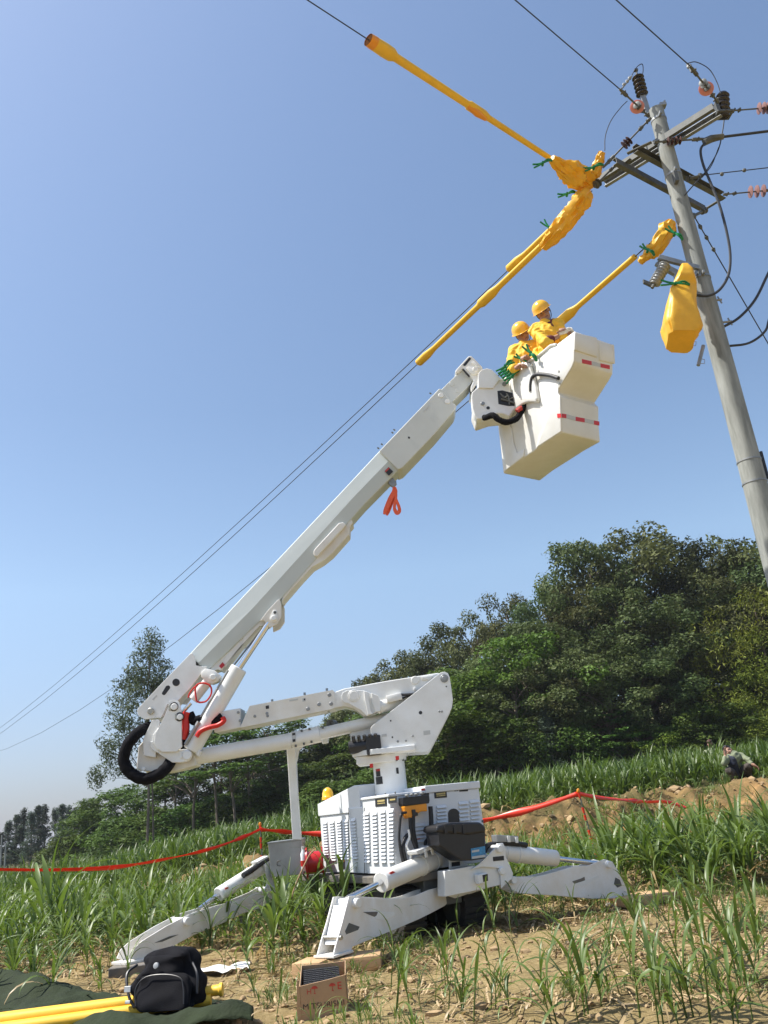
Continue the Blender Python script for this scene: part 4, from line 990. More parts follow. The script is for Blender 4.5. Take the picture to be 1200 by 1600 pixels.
mb = MB(); plate(z8([(340, 800), (400, 830)] + [(480, 850)] + circ(528, 890, 46, -80, 100) + [(500, 940), (440, 940), (350, 880)] + circ(345, 810, 60, 100, 200)), YP(9.41), .03, bevel=.006, mb=mb); mb.build("lower_pin_plate", W_, el)
mb = MB(); pins(mb, YP(9.41), z8([(542, 888)]), .02, .05, .05, .006); pins(mb, YP(9.41), z8([(498, 882), (500, 900)]), .01, .02, .016, .003); pins(mb, YP(9.42), z8([(240, 985)]), .03, .03, .022, .004); mb.build("elbow_pin", W_, el, angle=35)
mb = MB(); plate(z8([(412, 562), (415, 530)] + circ(452, 548, 45, 200, 330) + [(505, 600), (506, 830), (470, 864), (370, 865), (335, 840), (318, 800), (322, 745), (370, 650)]), YP(9.375), .028, bevel=.006, mb=mb)
tri = mb.build("elbow_link_plate", W_, el)
mb = MB(); plate(z8([(300, 800), (305, 745), (340, 700), (360, 700), (360, 870), (330, 850)]), YP(9.40), .03, bevel=.008, mb=mb); mb.build("link_plate_hub", W_, tri)
mb = MB(); pins(mb, YP(9.375), z8([(452, 552)]), .03, .03, .036, .005); pins(mb, YP(9.375), z8([(492, 622)]), .03, .03, .032, .005); mb.build("link_pin", W_, tri, angle=35)
mb = MB(); plate(z8([(412, 548), (428, 530), (434, 572), (418, 580)]), YP(9.375), .01, off=.012, bevel=.003, mb=mb); plate(z8([(458, 605), (474, 602), (476, 640), (460, 642)]), YP(9.375), .01, off=.012, bevel=.003, mb=mb); mb.build("pin_retainer", M['bolt'], tri)
# --- upper boom
mb = MB(); y0, y1 = 9.50, 9.79
secs = []
for (tx, ty), (cx, cy), (bx, by_) in [((294, 1024), (310, 1036), (322, 1050)), ((380, 931), (397, 948), (415, 963)), ((541, 760), (555, 774), (569.5, 788)), ((596, 701), (611, 716), (626, 731))]:
    secs.append([U(tx, ty, y0 + .012), U(cx, cy, y0 - .014), U(bx, by_, y0 + .012), U(bx, by_, y0 + .012) + Vector((0, .27, 0)), U(cx, cy, y0) + Vector((0, .31, 0)), U(tx, ty, y0 + .012) + Vector((0, .27, 0))])
vs = [p for s in secs for p in s]; fs = []
for i in range(3):
    for k in range(6): fs.append((i * 6 + k, i * 6 + (k + 1) % 6, (i + 1) * 6 + (k + 1) % 6, (i + 1) * 6 + k))
fs += [tuple(range(6)), tuple(18 + k for k in range(6))]
mb.add(vs, fs); ub = mb.build("upper_boom", M['fiber'], lift)
bv = ub.modifiers.new("bevel", 'BEVEL'); bv.width = .012; bv.segments = 3; bv.limit_method = 'ANGLE'; bv.angle_limit = R(50)
mb = MB(); plate(z8([(195, 580), (205, 560), (380, 375), (565, 184), (580, 178), (594, 195), (600, 225), (604, 262), (625, 273), (682, 272), (560, 425), (480, 512), (440, 508), (405, 540), (378, 600), (362, 628), (250, 640), (205, 612)]), YP(9.46), .02, bevel=.004, mb=mb)
plate(z8([(195, 580), (205, 560), (380, 375), (565, 184), (580, 178), (594, 195), (600, 225), (604, 262), (625, 273), (682, 272), (560, 425), (480, 512), (440, 508), (405, 540), (378, 600), (362, 628), (250, 640), (205, 612)]), YP(9.46), .02, bevel=.004, mb=mb, back=.35)
br = mb.build("boom_root_bracket", W_, ub)
mb = MB(); plate(z8([(215, 600), (580, 215), (600, 260), (640, 290), (470, 500), (370, 620), (250, 628)]), YP(9.46), .28, bevel=.01, mb=mb, back=.04); mb.build("boom_root", W_, ub)
mb = MB(); plate(z8([(398, 408)] + circ(412, 418, 14, -120, 30, 5) + circ(382, 458, 14, 30, 180, 5)), YP(9.46), .002, off=.003, bevel=0, mb=mb); plate(z8(circ(467, 383, 26, 0, 345, 16)), YP(9.46), .002, off=.003, bevel=0, mb=mb); mb.build("bracket_hole", M['ink'], br)
mb = MB(); pins(mb, YP(9.46), z8([(288, 582)]), .03, .04, .036, .006); mb.build("root_pin", M['bolt'], br, angle=35)
mb = MB(); plate(z8([(640, 310), (672, 285), (735, 300), (775, 335), (760, 375), (715, 395), (680, 380), (640, 345)]), YP(9.43), .10, bevel=.01, mb=mb); cyl(mb, YP(9.50).at(*z8([(585, 505)])[0]), YP(9.50).at(*z8([(695, 365)])[0]), .058, 22, chamfer=.006); pins(mb, YP(9.42), z8([(722, 346)]), .03, .05, .034, .005)
mb.build("levelling_ram", W_, ub, angle=35)
mb = MB(); cyl(mb, YP(9.50).at(*z8([(505, 600)])[0]), YP(9.50).at(*z8([(570, 525)])[0]), .022, 14); mb.build("levelling_rod", M['chrome'], ub, smooth=True)
# strip under the boom, lug and cable guard
def z7(p): return zz(380, 760, 4.6154, p)
mb = MB(); plate([(338, 1045), (345, 1048)] + z7([(100, 1010), (20, 1100), (0, 1135)]) + [(378, 1006), (372, 1002)], YP(9.527), .2, bevel=.004, mb=mb)
plate([(306, 1041), (378, 985), (384, 1000), (352, 1042), (322, 1052)], YP(9.534), .2, bevel=.006, mb=mb)
plate(z7([(0, 1080), (110, 975), (150, 965), (190, 985), (170, 1005), (120, 1005), (0, 1135)]), YP(9.52), .2, bevel=.005, mb=mb)
mb.build("boom_under_channel", WD, ub)
mb = MB(); plate(z7([(278, 815), (300, 760), (320, 735), (510, 535), (520, 522), (735, 285), (780, 232), (792, 262), (768, 290), (765, 345), (640, 485), (570, 540), (500, 580), (420, 665), (290, 815), (275, 838)]), YP(9.52), .22, bevel=.008, mb=mb); mb.build("cable_guard", WD, ub)
mb = MB(); plate(z7([(505, 470), (515, 450), (690, 262), (720, 257), (740, 272), (738, 285), (535, 505), (510, 500)]), YP(9.47), .05, bevel=.01, mb=mb); mb.build("guard_cover", WD, ub)
mb = MB(); plate(z7([(120, 970), (180, 890), (245, 822), (262, 810), (274, 845), (274, 945), (240, 995), (190, 1018), (175, 1000), (150, 968)]), YP(9.47), .03, bevel=.005, mb=mb); plate(z7([(180, 890), (262, 810), (274, 845), (274, 945), (240, 995), (190, 1018)]), YP(9.47), .03, bevel=.005, mb=mb, back=.26)
lug = mb.build("boom_lug", WD, ub)
mb = MB(); plate(z7(circ(226, 908, 18, -180, 0, 7) + circ(220, 950, 30, 0, 180, 9)), YP(9.47), .012, off=.012, bevel=.004, mb=mb); pins(mb, YP(9.47), z7([(218, 948)]), .03, .04, .03, .005); mb.build("lug_pin", W_, lug, angle=35)
mb = MB(); pins(mb, YP(9.455), z7([(228, 908)]), .004, .006, .017, .001); mb.build("lug_hole", M['dsteel'], lug)
# main ram
mb = MB(); Ym = YP(9.50); a_ = Ym.at(*z8([(572, 855)])[0]); b_ = Ym.at(*z8([(905, 283)])[0]); cyl(mb, a_, b_, .096, 30, chamfer=.01)
ram = mb.build("main_ram_barrel", W_, lift, angle=35)
mb = MB(); c_ = Ym.at(*z7([(185, 985)])[0]); cyl(mb, b_, c_, .034, 18); mb.build("main_ram_rod", M['chrome'], ram, smooth=True)
mb = MB(); d = (b_ - a_).normalized(); o_ = Vector((-.085, -.06, .02)); tube(mb, [a_ + d * .12 + o_, a_ + d * .5 + o_, b_ - d * .05 + o_], .013, 8); tube(mb, [a_ + d * .05 + o_ + Vector((.02, -.03, 0)), a_ + d * .32 + o_ + Vector((.02, -.03, 0))], .022, 8); mb.build("ram_pipe", M['alu'], ram, smooth=True)
mb = MB(); o2 = Vector((-.06, 0, .035)); tube(mb, [b_ + o2, c_ + o2 * .3], .010, 8); mb.build("sensor_rod", M['dsteel'], ram, smooth=True)
mb = MB(); plate(z8([(525, 835), (545, 800), (565, 800), (640, 860), (620, 900), (590, 870)]), YP(9.45), .1, bevel=.008, mb=mb); mb.build("ram_foot", W_, ram)
# sleeve, inner boom, head
def z6(p): return zz(540, 540, 4.6154, p)
mb = MB(); plate(z6([(243, 758), (675, 308), (690, 312), (775, 412), (800, 430), (785, 468), (640, 640), (410, 880), (380, 893), (365, 880)]), YP(9.455), .36, bevel=.01, mb=mb)
sv = mb.build("boom_sleeve", M['fiber2'], ub)
mb = MB(); pins(mb, YP(9.455), z6([(688, 357), (733, 402)]), .012, .015, .032, .004); mb.build("sleeve_bolt", W_, sv, angle=35)
mb = MB()
for x, y_ in [(352, 608), (338, 628), (262, 712), (236, 740), (775, 468), (520, 762), (494, 785), (402, 888), (374, 914), (612, 345)]:
    p = YP(9.6).at(*z6([(x, y_)])[0]); cyl(mb, p - Vector((.010, 0, -.009)), p + Vector((.010, 0, -.009)), .010, 8)
mb.build("sleeve_screws", M['dsteel'], sv)
mb = MB(); plate(z6([(450, 655), (465, 658), (462, 672), (450, 668)]), YP(9.455), .002, off=.003, bevel=0, mb=mb); mb.build("sticker_print", M['ink'], sv)
mb = MB(); plate(z6([(310, 875), (343, 908), (312, 938), (281, 905)]), YP(9.486), .002, off=.004, bevel=0, mb=mb); mb.build("warning_label", M['ink'], ub); mb = MB(); plate(z6([(310, 878), (318, 886), (290, 912), (283, 904)]), YP(9.486), .002, off=.007, bevel=0, mb=mb); mb.build("warning_label_heading", M['redink'], ub)
mb = MB(); plate(z6([(640, 360), (690, 315), (845, 165), (862, 170), (922, 248), (880, 300), (775, 402), (740, 440)]), YP(9.50), .26, bevel=.008, mb=mb); ib = mb.build("inner_boom", M['fiber2'], ub)
mb = MB(); pins(mb, YP(9.50), z6([(767, 276), (808, 322)]), .004, .006, .03, .002); mb.build("inner_boom_boss", M['fiber2'], ib, angle=35)
mb = MB(); plate(z6([(788, 185), (800, 168), (885, 75), (908, 72), (985, 150), (990, 165), (962, 205), (948, 270), (905, 335), (900, 300), (922, 248), (850, 165), (798, 198)]), YP(9.46), .34, bevel=.012, mb=mb); hd = mb.build("boom_head", W_, ub)
mb = MB(); plate(z6([(868, 155), (885, 148), (975, 165), (950, 205), (905, 205)]), YP(9.46), .03, off=.03, bevel=.006, mb=mb); pins(mb, YP(9.46), z6([(937, 168)]), .05, .03, .034, .004); plate(z6([(905, 118), (925, 108), (975, 150), (960, 160)]), YP(9.46), .03, off=.025, bevel=.006, mb=mb); mb.build("head_boss", W_, hd, angle=35)
mb = MB(); plate(z6([(845, 140), (893, 84), (906, 94), (862, 148)]), YP(9.46), .003, off=.003, bevel=0, mb=mb); plate(z6([(840, 168), (848, 165), (898, 218), (890, 226)]), YP(9.46), .02, off=.02, bevel=.002, mb=mb); plate(z6([(895, 320), (910, 295), (945, 290), (925, 320), (905, 345)]), YP(9.48), .04, bevel=.002, mb=mb); mb.build("head_slot", M['ink'], hd)
# --- jib (rotator) between boom and bucket
def z5(p): return zz(720, 450, 4.6154, p)
JP = YP(9.08)
jo = [(125, 640), (130, 610), (150, 588), (190, 578), (222, 588), (240, 604), (290, 652), (315, 655), (330, 640), (345, 655), (352, 690), (358, 750), (392, 760), (410, 790), (408, 848), (380, 880), (345, 925), (320, 910), (290, 905), (220, 908), (185, 925), (150, 945), (118, 945), (98, 920), (82, 865), (75, 790), (80, 750), (122, 715)]
mb = MB(); plate(z5(jo), JP, .12, bevel=.012, mb=mb)
jb = mb.build("bucket_rotator", W_, lift)
mb = MB(); plate(z5([(100, 730), (160, 690), (330, 700), (330, 890), (220, 900), (120, 935), (90, 860)]), JP, .30, bevel=.02, mb=mb, back=.10); mb.build("rotator_casting", WD, jb)
mb = MB(); plate(z5([(125, 640), (130, 610), (150, 588), (190, 578), (222, 588), (240, 604), (285, 650), (232, 722), (128, 720)]), JP, .02, off=.022, bevel=.006, mb=mb); mb.build("rotator_ear", W_, jb)
mb = MB(); plate(z5([(264, 742), (300, 738), (388, 762), (392, 850), (340, 850), (272, 836)]), JP, .004, off=.004, bevel=0, mb=mb); wn_ = mb.build("rotator_window", M['ink'], jb)
mb = MB()
for pts_, r_ in (([(285, 760), (310, 790), (335, 780)], .010), ([(290, 800), (330, 812), (385, 830)], .012), ([(300, 775), (340, 800), (380, 790)], .008), ([(330, 760), (345, 790), (350, 840)], .01)): tube(mb, spline([JP.at(*q, .015) for q in z5(pts_)], 5), r_, 8)
mb.build("hose_fittings", M['dsteel'], wn_, smooth=True)
mb = MB(); pins(mb, JP, z5([(315, 690)]), .02, .02, .026, .003); pins(mb, JP, z5([(158, 831)]), .012, .02, .024, .003); mb.build("rotator_pin", M['steel'], jb, angle=35)
mb = MB(); pins(mb, JP, z5([(197, 864)]), .003, .006, .021, .001); mb.build("rotator_hole", M['ink'], jb)
# --- bucket
bA, bD, bC = Vector((1.42, 9.22, 0)) * 1.04, Vector((1.95, 8.16, 0)) * 1.04, Vector((2.43, 8.53, 0)) * 1.04
BS = Plane(bA.xy, (bD - bA).xy); wv = (bC - bD) ; wv.z = 0
BE = Plane(bD.xy, (bC - bD).xy)
prof = z5([(306, 1340), (262, 960), (250, 740), (330, 600), (395, 552), (470, 540), (560, 488), (650, 412), (690, 405), (820, 308), (826, 325), (822, 530), (800, 575), (694, 752), (722, 780), (722, 900), (732, 1042), (620, 1110), (520, 1180), (400, 1262)])
mb = MB(); pts = [BS.at(x, y) for x, y in prof]
# tilt fix: keep the outline in its plane, sweep across the width
prism(mb, pts, wv, 0.035, seg=3)
bk = mb.build("bucket", M['bucket'], lift, angle=50)
# open the top: cut the faces that look up between the rim and the pod
bm = bmesh.new(); bm.from_mesh(bk.data)
kill = [f for f in bm.faces if f.normal.z > 0.55 and f.calc_area() > 0.01 and (f.calc_center_median() + lift.location).z > BS.at(*z5([(600, 560)])[0]).z]
bmesh.ops.delete(bm, geom=kill, context='FACES'); bm.to_mesh(bk.data); bm.free()
sm = bk.modifiers.new("wall", 'SOLIDIFY'); sm.thickness = 0.012; sm.offset = -1
mb = MB(); tube(mb, [BS.at(*q, .004) for q in z5([(402, 556), (470, 542), (560, 490), (650, 414), (688, 408)])], .016, 8); tube(mb, [BS.at(*q, .004) + wv for q in z5([(402, 556), (470, 542), (560, 490), (650, 414), (688, 408)])], .016, 8); mb.build("bucket_rim", M['bucket'], bk, smooth=True)
# cover over the bucket mount: folded panel on the side
mb = MB(); plate(z5([(350, 680), (372, 640), (388, 590), (400, 556), (440, 530), (478, 536), (495, 555), (505, 600), (518, 640), (540, 720), (553, 795), (548, 826), (480, 822), (440, 838), (405, 865), (380, 880), (360, 800)]), BS, .05, off=.055, bevel=.02, mb=mb); cv = mb.build("mount_cover", M['bucket'], bk, angle=50)
mb = MB(); pins(mb, BS, z5([(542, 803), (508, 557)]), .066, .02, .014, .002); mb.build("cover_screw", M['bolt'], cv)
mb = MB(); plate(z5([(690, 420), (760, 360), (818, 318), (816, 525), (798, 572), (690, 748), (640, 700), (560, 640), (560, 560), (640, 440)]), BS, .015, off=.012, bevel=.01, mb=mb); mb.build("side_panel", M['bucket'], bk, angle=50)
# recess channel (moulded scoop) below the mount
mb = MB(); plate(z5([(560, 660), (700, 650), (700, 760), (715, 780), (722, 1035), (560, 1140), (540, 1160), (560, 1070), (585, 1020), (580, 900), (560, 800)]), BS, .02, off=.016, bevel=.012, mb=mb); mb.build("side_panel", M['bucket'], bk, angle=50)
mb = MB(); plate(z5([(268, 960), (340, 965), (365, 1020), (380, 1120), (402, 1190), (455, 1160), (452, 1215), (318, 1320), (306, 1330)]), BS, .02, off=.016, bevel=.012, mb=mb); mb.build("side_panel", M['bucket'], bk, angle=50)
# raised panels of the pod and reflective tapes on the end face
dPod = (BS.at(*z5([(822, 525)])[0]) - bD).dot((bD - bA).normalized())
class Plane3:                        # a plane of any tilt
    def __init__(s, a, b, c):
        s.p = Vector(a); s.n = (Vector(b) - s.p).cross(Vector(c) - s.p).normalized()
        if s.n.y > 0: s.n = -s.n
    def at(s, px, py, off=0.0): d = ray(px, py); q = s.p + s.n * off; return CAM + d * ((q - CAM).dot(s.n) / d.dot(s.n))
_a, _b = BS.at(*z5([(820, 308)])[0]), BS.at(*z5([(822, 530)])[0]); PP = Plane3(_a, _b, _a + wv)
_a, _b = BS.at(*z5([(722, 900)])[0]), BS.at(*z5([(732, 1042)])[0]); BE3 = Plane3(_a, _b, _a + wv)
mb = MB(); plate(z5([(826, 318), (984, 356), (988, 500), (826, 448)]), PP, .03, off=.022, bevel=.012, mb=mb); plate(z5([(1000, 384), (1108, 408), (1116, 546), (1004, 522)]), PP, .03, off=.022, bevel=.012, mb=mb); mb.build("pod_panel", M['bucket'], bk, angle=50)
for q in ([(874, 512), (944, 528), (944, 556), (876, 542)], [(1007, 543), (1075, 558), (1075, 586), (1010, 572)]): decal("red_reflector", z5(q), PP, .004, M['redref'], bk)
decal("silver_reflector", z5([(946, 528), (1006, 542), (1008, 571), (946, 557)]), PP, .003, M['silref'], bk)
xs = [(694, 905), (762, 910), (828, 928), (894, 940), (960, 955), (1000, 963)]
for i in range(5):
    (xa, ya), (xb, yb) = xs[i], xs[i + 1]
    decal("red_reflector" if i % 2 == 0 else "silver_reflector", z5([(max(xa, 728), ya), (xb, yb), (xb, yb + 29), (max(xa, 728), ya + 29)]), BE3, .004, M['redref'] if i % 2 == 0 else M['silref'], bk)
decal("red_reflector", z5([(694, 907), (722, 905), (724, 934), (696, 936)]), BS, .022, M['redref'], bk)
mb = MB(); tube(mb, spline([BS.at(*q, .05) for q in z5([(505, 745), (506, 690), (520, 640), (560, 622), (640, 630), (705, 650)])], 6), .022, 10); mb.build("handrail_hose", M['black'], bk, smooth=True)
mb = MB(); pins(mb, BS, z5([(703, 600), (688, 662), (543, 803), (505, 615), (710, 690)]), .02, .02, .012, .002); mb.build("bucket_screws", M['bolt'], bk)
# hoses
mb = MB(); P_ = spline([YP(yy_).at(*q) for q, yy_ in zip(z5([(150, 925), (175, 935), (232, 918), (272, 948), (330, 968), (400, 942), (430, 900), (470, 832), (480, 800)]), (9.25, 9.08, 8.98, 8.96, 8.96, 8.96, 8.98, 9.02, 9.15))], 8); tube(mb, P_, .036, 12, fn=lambda i, a: 1 + .10 * math.sin(i * 1.7) * math.sin(a * 2 + i)); hz = mb.build("hose_sleeve", M['cloth'], lift, smooth=True)
mb = MB(); tube(mb, spline([YP(8.95).at(*q) for q in z5([(405, 890), (425, 870), (440, 865)])], 4), .03, 8); mb.build("hose_wrap", M['redink'], hz, smooth=True)
mb = MB(); P_ = spline([YP(yy_).at(*q) for q, yy_ in zip(z8([(330, 690), (262, 700), (190, 745), (125, 830), (105, 930), (150, 1010), (235, 1052), (320, 1035), (392, 985), (432, 925), (470, 860)]), (9.62, 9.53, 9.42, 9.38, 9.38, 9.38, 9.38, 9.39, 9.41, 9.50, 9.60))], 8); tube(mb, P_, .062, 16, fn=lambda i, a: 1 + .03 * math.sin(i * 1.3 + a) + .03 * math.sin(a * 3 + i * .8)); mb.build("hose_sleeve", M['cloth'], lift, smooth=True)
mb = MB(); P_ = spline([YP(9.47).at(*q) for q in z8([(560, 600), (590, 650), (640, 640), (700, 660), (760, 640), (790, 620)])], 6); tube(mb, P_, .05, 12); P_ = spline([YP(9.50).at(*q) for q in z8([(520, 620), (530, 700), (520, 800), (500, 850)])], 6); tube(mb, P_, .05, 12); mb.build("hose_sleeve", M['cloth'], lift, smooth=True)
mb = MB(); P_ = spline([YP(9.37).at(*q) for q in z8([(608, 760), (640, 720), (700, 695), (760, 680), (800, 650), (790, 625)])], 6); tube(mb, P_, .026, 10); P_ = spline([YP(9.44).at(*q) for q in z8([(545, 590), (530, 640), (535, 700), (520, 780)])], 6); tube(mb, P_, .042, 10)
P_ = spline([YP(9.40).at(*q) for q in z8([(610, 515), (600, 440), (612, 400), (660, 388), (705, 410), (712, 460), (680, 510), (640, 522), (612, 516)])], 6); tube(mb, P_, .010, 8); P_ = spline([YP(9.43).at(*q) for q in z8([(620, 400), (590, 420), (560, 460), (552, 490)])], 5); tube(mb, P_, .009, 8); mb.build("red_hose", M['redhose'], lift, smooth=True)
decal("red_mark", z8([(765, 270), (790, 242), (806, 262), (782, 288)]), YP(9.51), .004, M['red'], ub)
# grey toolbox, hose reel, water bottle on the deck
def z5c(p): return zz(180, 1300, 3.529, p)
TB = YP(10.35)
mb = MB(); plate(z5c([(842, 62), (1030, 38), (1040, 232), (860, 250)]), TB, .30, bevel=.006, mb=mb); tb = mb.build("tool_box", M['alu'], lift)
mb = MB(); plate(z5c([(838, 58), (1032, 34), (1033, 44), (842, 68)]), TB, .31, off=.01, bevel=.003, mb=mb); mb.build("box_lid", M['steel'], tb)
mb = MB(); tube(mb, spline([TB.at(*q, .015) for q in z5c([(912, 158), (895, 160), (893, 182), (912, 186)])], 4), .006, 6); mb.build("handle", M['dsteel'], tb, smooth=True)
p = TB.at(*z5c([(1100, 168)])[0]); mb = MB(); ax = Vector((1, .1, 0)).normalized()
lathe(mb, p - ax * .10, ax, [(0, .16), (.02, .17), (.022, .12), (.18, .12), (.182, .17), (.20, .16)], 26); rl = mb.build("hose_reel", M['red'], lift, angle=35)
mb = MB(); tube(mb, spline([TB.at(*q, .17) for q in z5c([(1098, 98), (1070, 130), (1040, 190), (1000, 280), (975, 360), (978, 430), (1000, 520)])], 6), .009, 8); mb.build("reel_hose", M['card'], rl, smooth=True)
p = TB.at(*z5c([(1042, 215)])[0], .1); bt = MB(); lathe(bt, p, (0, 0, 1), [(0, .03), (.005, .034), (.10, .034), (.13, .03), (.18, .032), (.215, .014), (.235, .014)], 18)
wb = bt.build("water_bottle", M['bottle'], None, smooth=True); tag(wb, "small clear water bottle standing between the grey toolbox and the red hose reel", "bottle")
mb = MB(); lathe(mb, p + Vector((0, 0, .235)), (0, 0, 1), [(0, .016), (.022, .016)], 14); mb.build("cap", M['glove'], wb); mb = MB(); lathe(mb, p + Vector((0, 0, .05)), (0, 0, 1), [(0, .0348), (.06, .0348)], 18); mb.build("wrapper", M['redref'], wb)
# orange lifting strap hanging from the shackle
mb = MB(); plate(z6([(300, 975), (330, 945), (365, 975), (368, 995), (345, 1020), (320, 1005)]), YP(9.55), .05, bevel=.006, mb=mb); sh = mb.build("lifting_shackle", M['steel'], ub)
mb = MB()
def strap(pts, w, t=.004, y=9.56):
    P = spline([U(x, yy_, y) for x, yy_ in z6(pts)], 5); n0 = len(mb.v); m = len(P)
    for i, q in enumerate(P):
        d = (P[min(i + 1, m - 1)] - P[max(i - 1, 0)]).normalized(); s = Vector((-d.z, 0.25 * math.sin(i * .4), d.x)).normalized(); ww = w * (0.45 + .55 * math.sin(math.pi * i / (m - 1)))
        mb.v += [q - s * ww / 2, q + s * ww / 2, q + s * ww / 2 + Vector((0, t + .01, 0)), q - s * ww / 2 + Vector((0, t + .01, 0))]
    for i in range(m - 1):
        for k in range(4): mb.f.append((n0 + i * 4 + k, n0 + i * 4 + (k + 1) % 4, n0 + i * 4 + 4 + (k + 1) % 4, n0 + i * 4 + 4 + k)); mb.mi.append(0)
strap([(345, 1010), (350, 1050), (320, 1110), (290, 1180), (278, 1215)], .062); strap([(340, 1010), (362, 1050), (335, 1120), (310, 1190), (296, 1222)], .05, y=9.59); strap([(360, 1020), (365, 1080), (352, 1160), (358, 1190), (372, 1208), (388, 1190), (384, 1160), (366, 1110), (356, 1060)], .045)
tag(mb.build("lifting_strap", M['orangestrap'], None), "orange webbing strap looped and hanging below the boom's collar", "strap")
# drive details: step lights under deck

# weld beads, grease and small markings that break up the paint
M['grease'] = mat("dark_grease", (0.05, 0.045, 0.04), 0.4, var=0.4, scale=40); M['rust'] = mat("rusty_streak", (0.42, 0.30, 0.19), 0.8, var=0.3, scale=30)
YN_ = YP(9.40)
mb = MB(); tube(mb, [YN_.at(*q, .001) for q in zt([(606, 545), (700, 543), (855, 534)])], .006, 6); mb.build("weld_bead", WD, turret, smooth=True)
decal("inspection_sticker", zt([(660, 440), (690, 437), (691, 452), (661, 455)]), YN_, .003, M['silref'], turret)
decal("capacity_label", zt([(905, 420), (945, 415), (947, 440), (907, 446)]), YN_, .003, M['silref'], turret)
for pl_, pts_, par in ((YB2, zt([(120, 238), (170, 230), (171, 240), (121, 248)]), sl_), (YP(9.455), z6([(560, 470), (600, 430), (606, 437), (566, 478)]), sv), (YP(9.46), z8([(300, 500), (330, 470), (338, 478), (308, 508)]), br)):
    decal("small_label", pts_, pl_, .004, M['silref'], par)
mb = MB()
for q in z8([(452, 552), (492, 622)]):
    p = YP(9.375).at(*q); lathe(mb, p + Vector((0, -.002, 0)), (0, -1, 0), [(0, .050), (.001, .048)], 20)
mb.build("grease_ring", M['grease'], tri)
for cx, cz, pl_, par in ((-1, 0, P1, leg1), (1, 0, P2, leg2)):
    pass
FITP = ((2.18091925, 0.07105081, 0.00071191), (2.18225813, 0.0841944, 0.00093877), (2.15679965, 0.08955774, 0.00137191))
# ------------------------------------------------------------------ concrete pole with its crossarms
PX, PY = 4.243, 9.135
def pr_(z): return 0.097 + (9.75 - z) / 75 / 2 * 1.0
pole = thing("power_pole", (PX, PY, 0), "tall tapered concrete power pole with steel crossarms and insulators beside the bucket", "power pole")
mb = MB(); zs = [-0.3 + (10.05) * i / 40 for i in range(41)]
lathe(mb, (PX, PY, 0), (0, 0, 1), [(z, pr_(z)) for z in zs] + [(9.755, .085)], 36); mb.build("pole_shaft", M['conc'], pole, angle=50)
dL = Vector((-.737, -.676, 0)).normalized(); eL = Vector((.676, -.737, 0)).normalized()
def pz(z, off=Vector((0, 0, 0))): return Vector((PX, PY, z)) + off
def channel(a, b, w, h, name="crossarm", m='dsteel', flip=1):
    a = Vector(a); b = Vector(b); d = (b - a).normalized(); s = d.cross(Vector((0, 0, 1))).normalized() * flip; up = Vector((0, 0, 1)); t = .006
    pts = [a, a + s * w, a + s * w + up * t, a + s * t + up * t, a + s * t + up * (h - t), a + s * w + up * (h - t), a + s * w + up * h, a + up * h]
    mb = MB(); prism(mb, pts, b - a, 0); o = mb.build(name, M[m], pole)
    return o
z1 = 9.17
a1, b1 = G(940, 290, z1), G(1122, 176, z1)
for s_ in (-1, 1):
    o_ = -dL * s_ * .12
    channel(a1 + o_ + (Vector((0, 0, .02)) if s_ > 0 else Vector((0, 0, 0))), b1 + o_, .060, .088, m='dsteel' if s_ < 0 else 'steel', flip=s_)
z2_ = 8.93
a2, b2 = G(990, 240, z2_), G(1128, 314, z2_); channel(a2, b2, .07, .11, m='dsteel')
a3, b3 = G(964, 254, z2_ - .05), G(1104, 329, z2_ - .05); channel(a3, b3, .06, .09, m='dsteel', flip=-1)
for (p, q) in (((980, 240), (1018, 222)), ((968, 262), (985, 248)), ((1126, 312), (1100, 328))):
    mb = MB(); A, B = G(*p, 8.98), G(*q, 8.98); box(mb, (A + B) / 2, B - A, (B - A).cross(Vector((0, 0, 1))).normalized() * .05, Vector((0, 0, .012))); mb.build("tie_plate", M['dsteel'], pole)
for z in (8.62, 9.55, 7.02, 4.55, 4.28):
    mb = MB(); r = pr_(z); lathe(mb, (PX, PY, z), (0, 0, 1), [(0, r + .001), (0.001, r + .006), (.03 if z > 5 else .018, r + .006), (.031 if z > 5 else .019, r + .001)], 30)
    if z > 5: box(mb, pz(z + .015, Vector((-.1, -.7, 0)).normalized() * (r + .03)), Vector((.03, 0, 0)), Vector((0, .08, 0)), Vector((0, 0, .04)), .003)
    mb.build("pole_band", M['steel'], pole, angle=40)
mb = MB(); box(mb, pz(8.5, Vector((-.3, -.95, 0)) * .15), Vector((.05, 0, 0)), Vector((0, .08, 0)), Vector((0, 0, .16)), .004); mb.build("band_bracket", M['dsteel'], pole)
mb = MB(); box(mb, pz(4.5, Vector((.165, .03, 0))), Vector((.03, 0, 0)), Vector((0, .08, 0)), Vector((0, 0, .34)), .006); mb.build("meter_box", M['plast'], pole)
def ribbed(p, q, r0, r1, n, m, name, parent):
    p = Vector(p); q = Vector(q); L = (q - p).length; prof = [(0, r0)]
    for i in range(n):
        t = L * (i + .5) / n; g = L / n * .5; prof += [(t - g * .8, r0), (t - g * .1, r1), (t + g * .12, r1 * .97), (t + g * .35, r0 * 1.1)]
    prof.append((L, r0)); mb = MB(); lathe(mb, p, q - p, prof, 20); return mb.build(name, m, parent, angle=50)
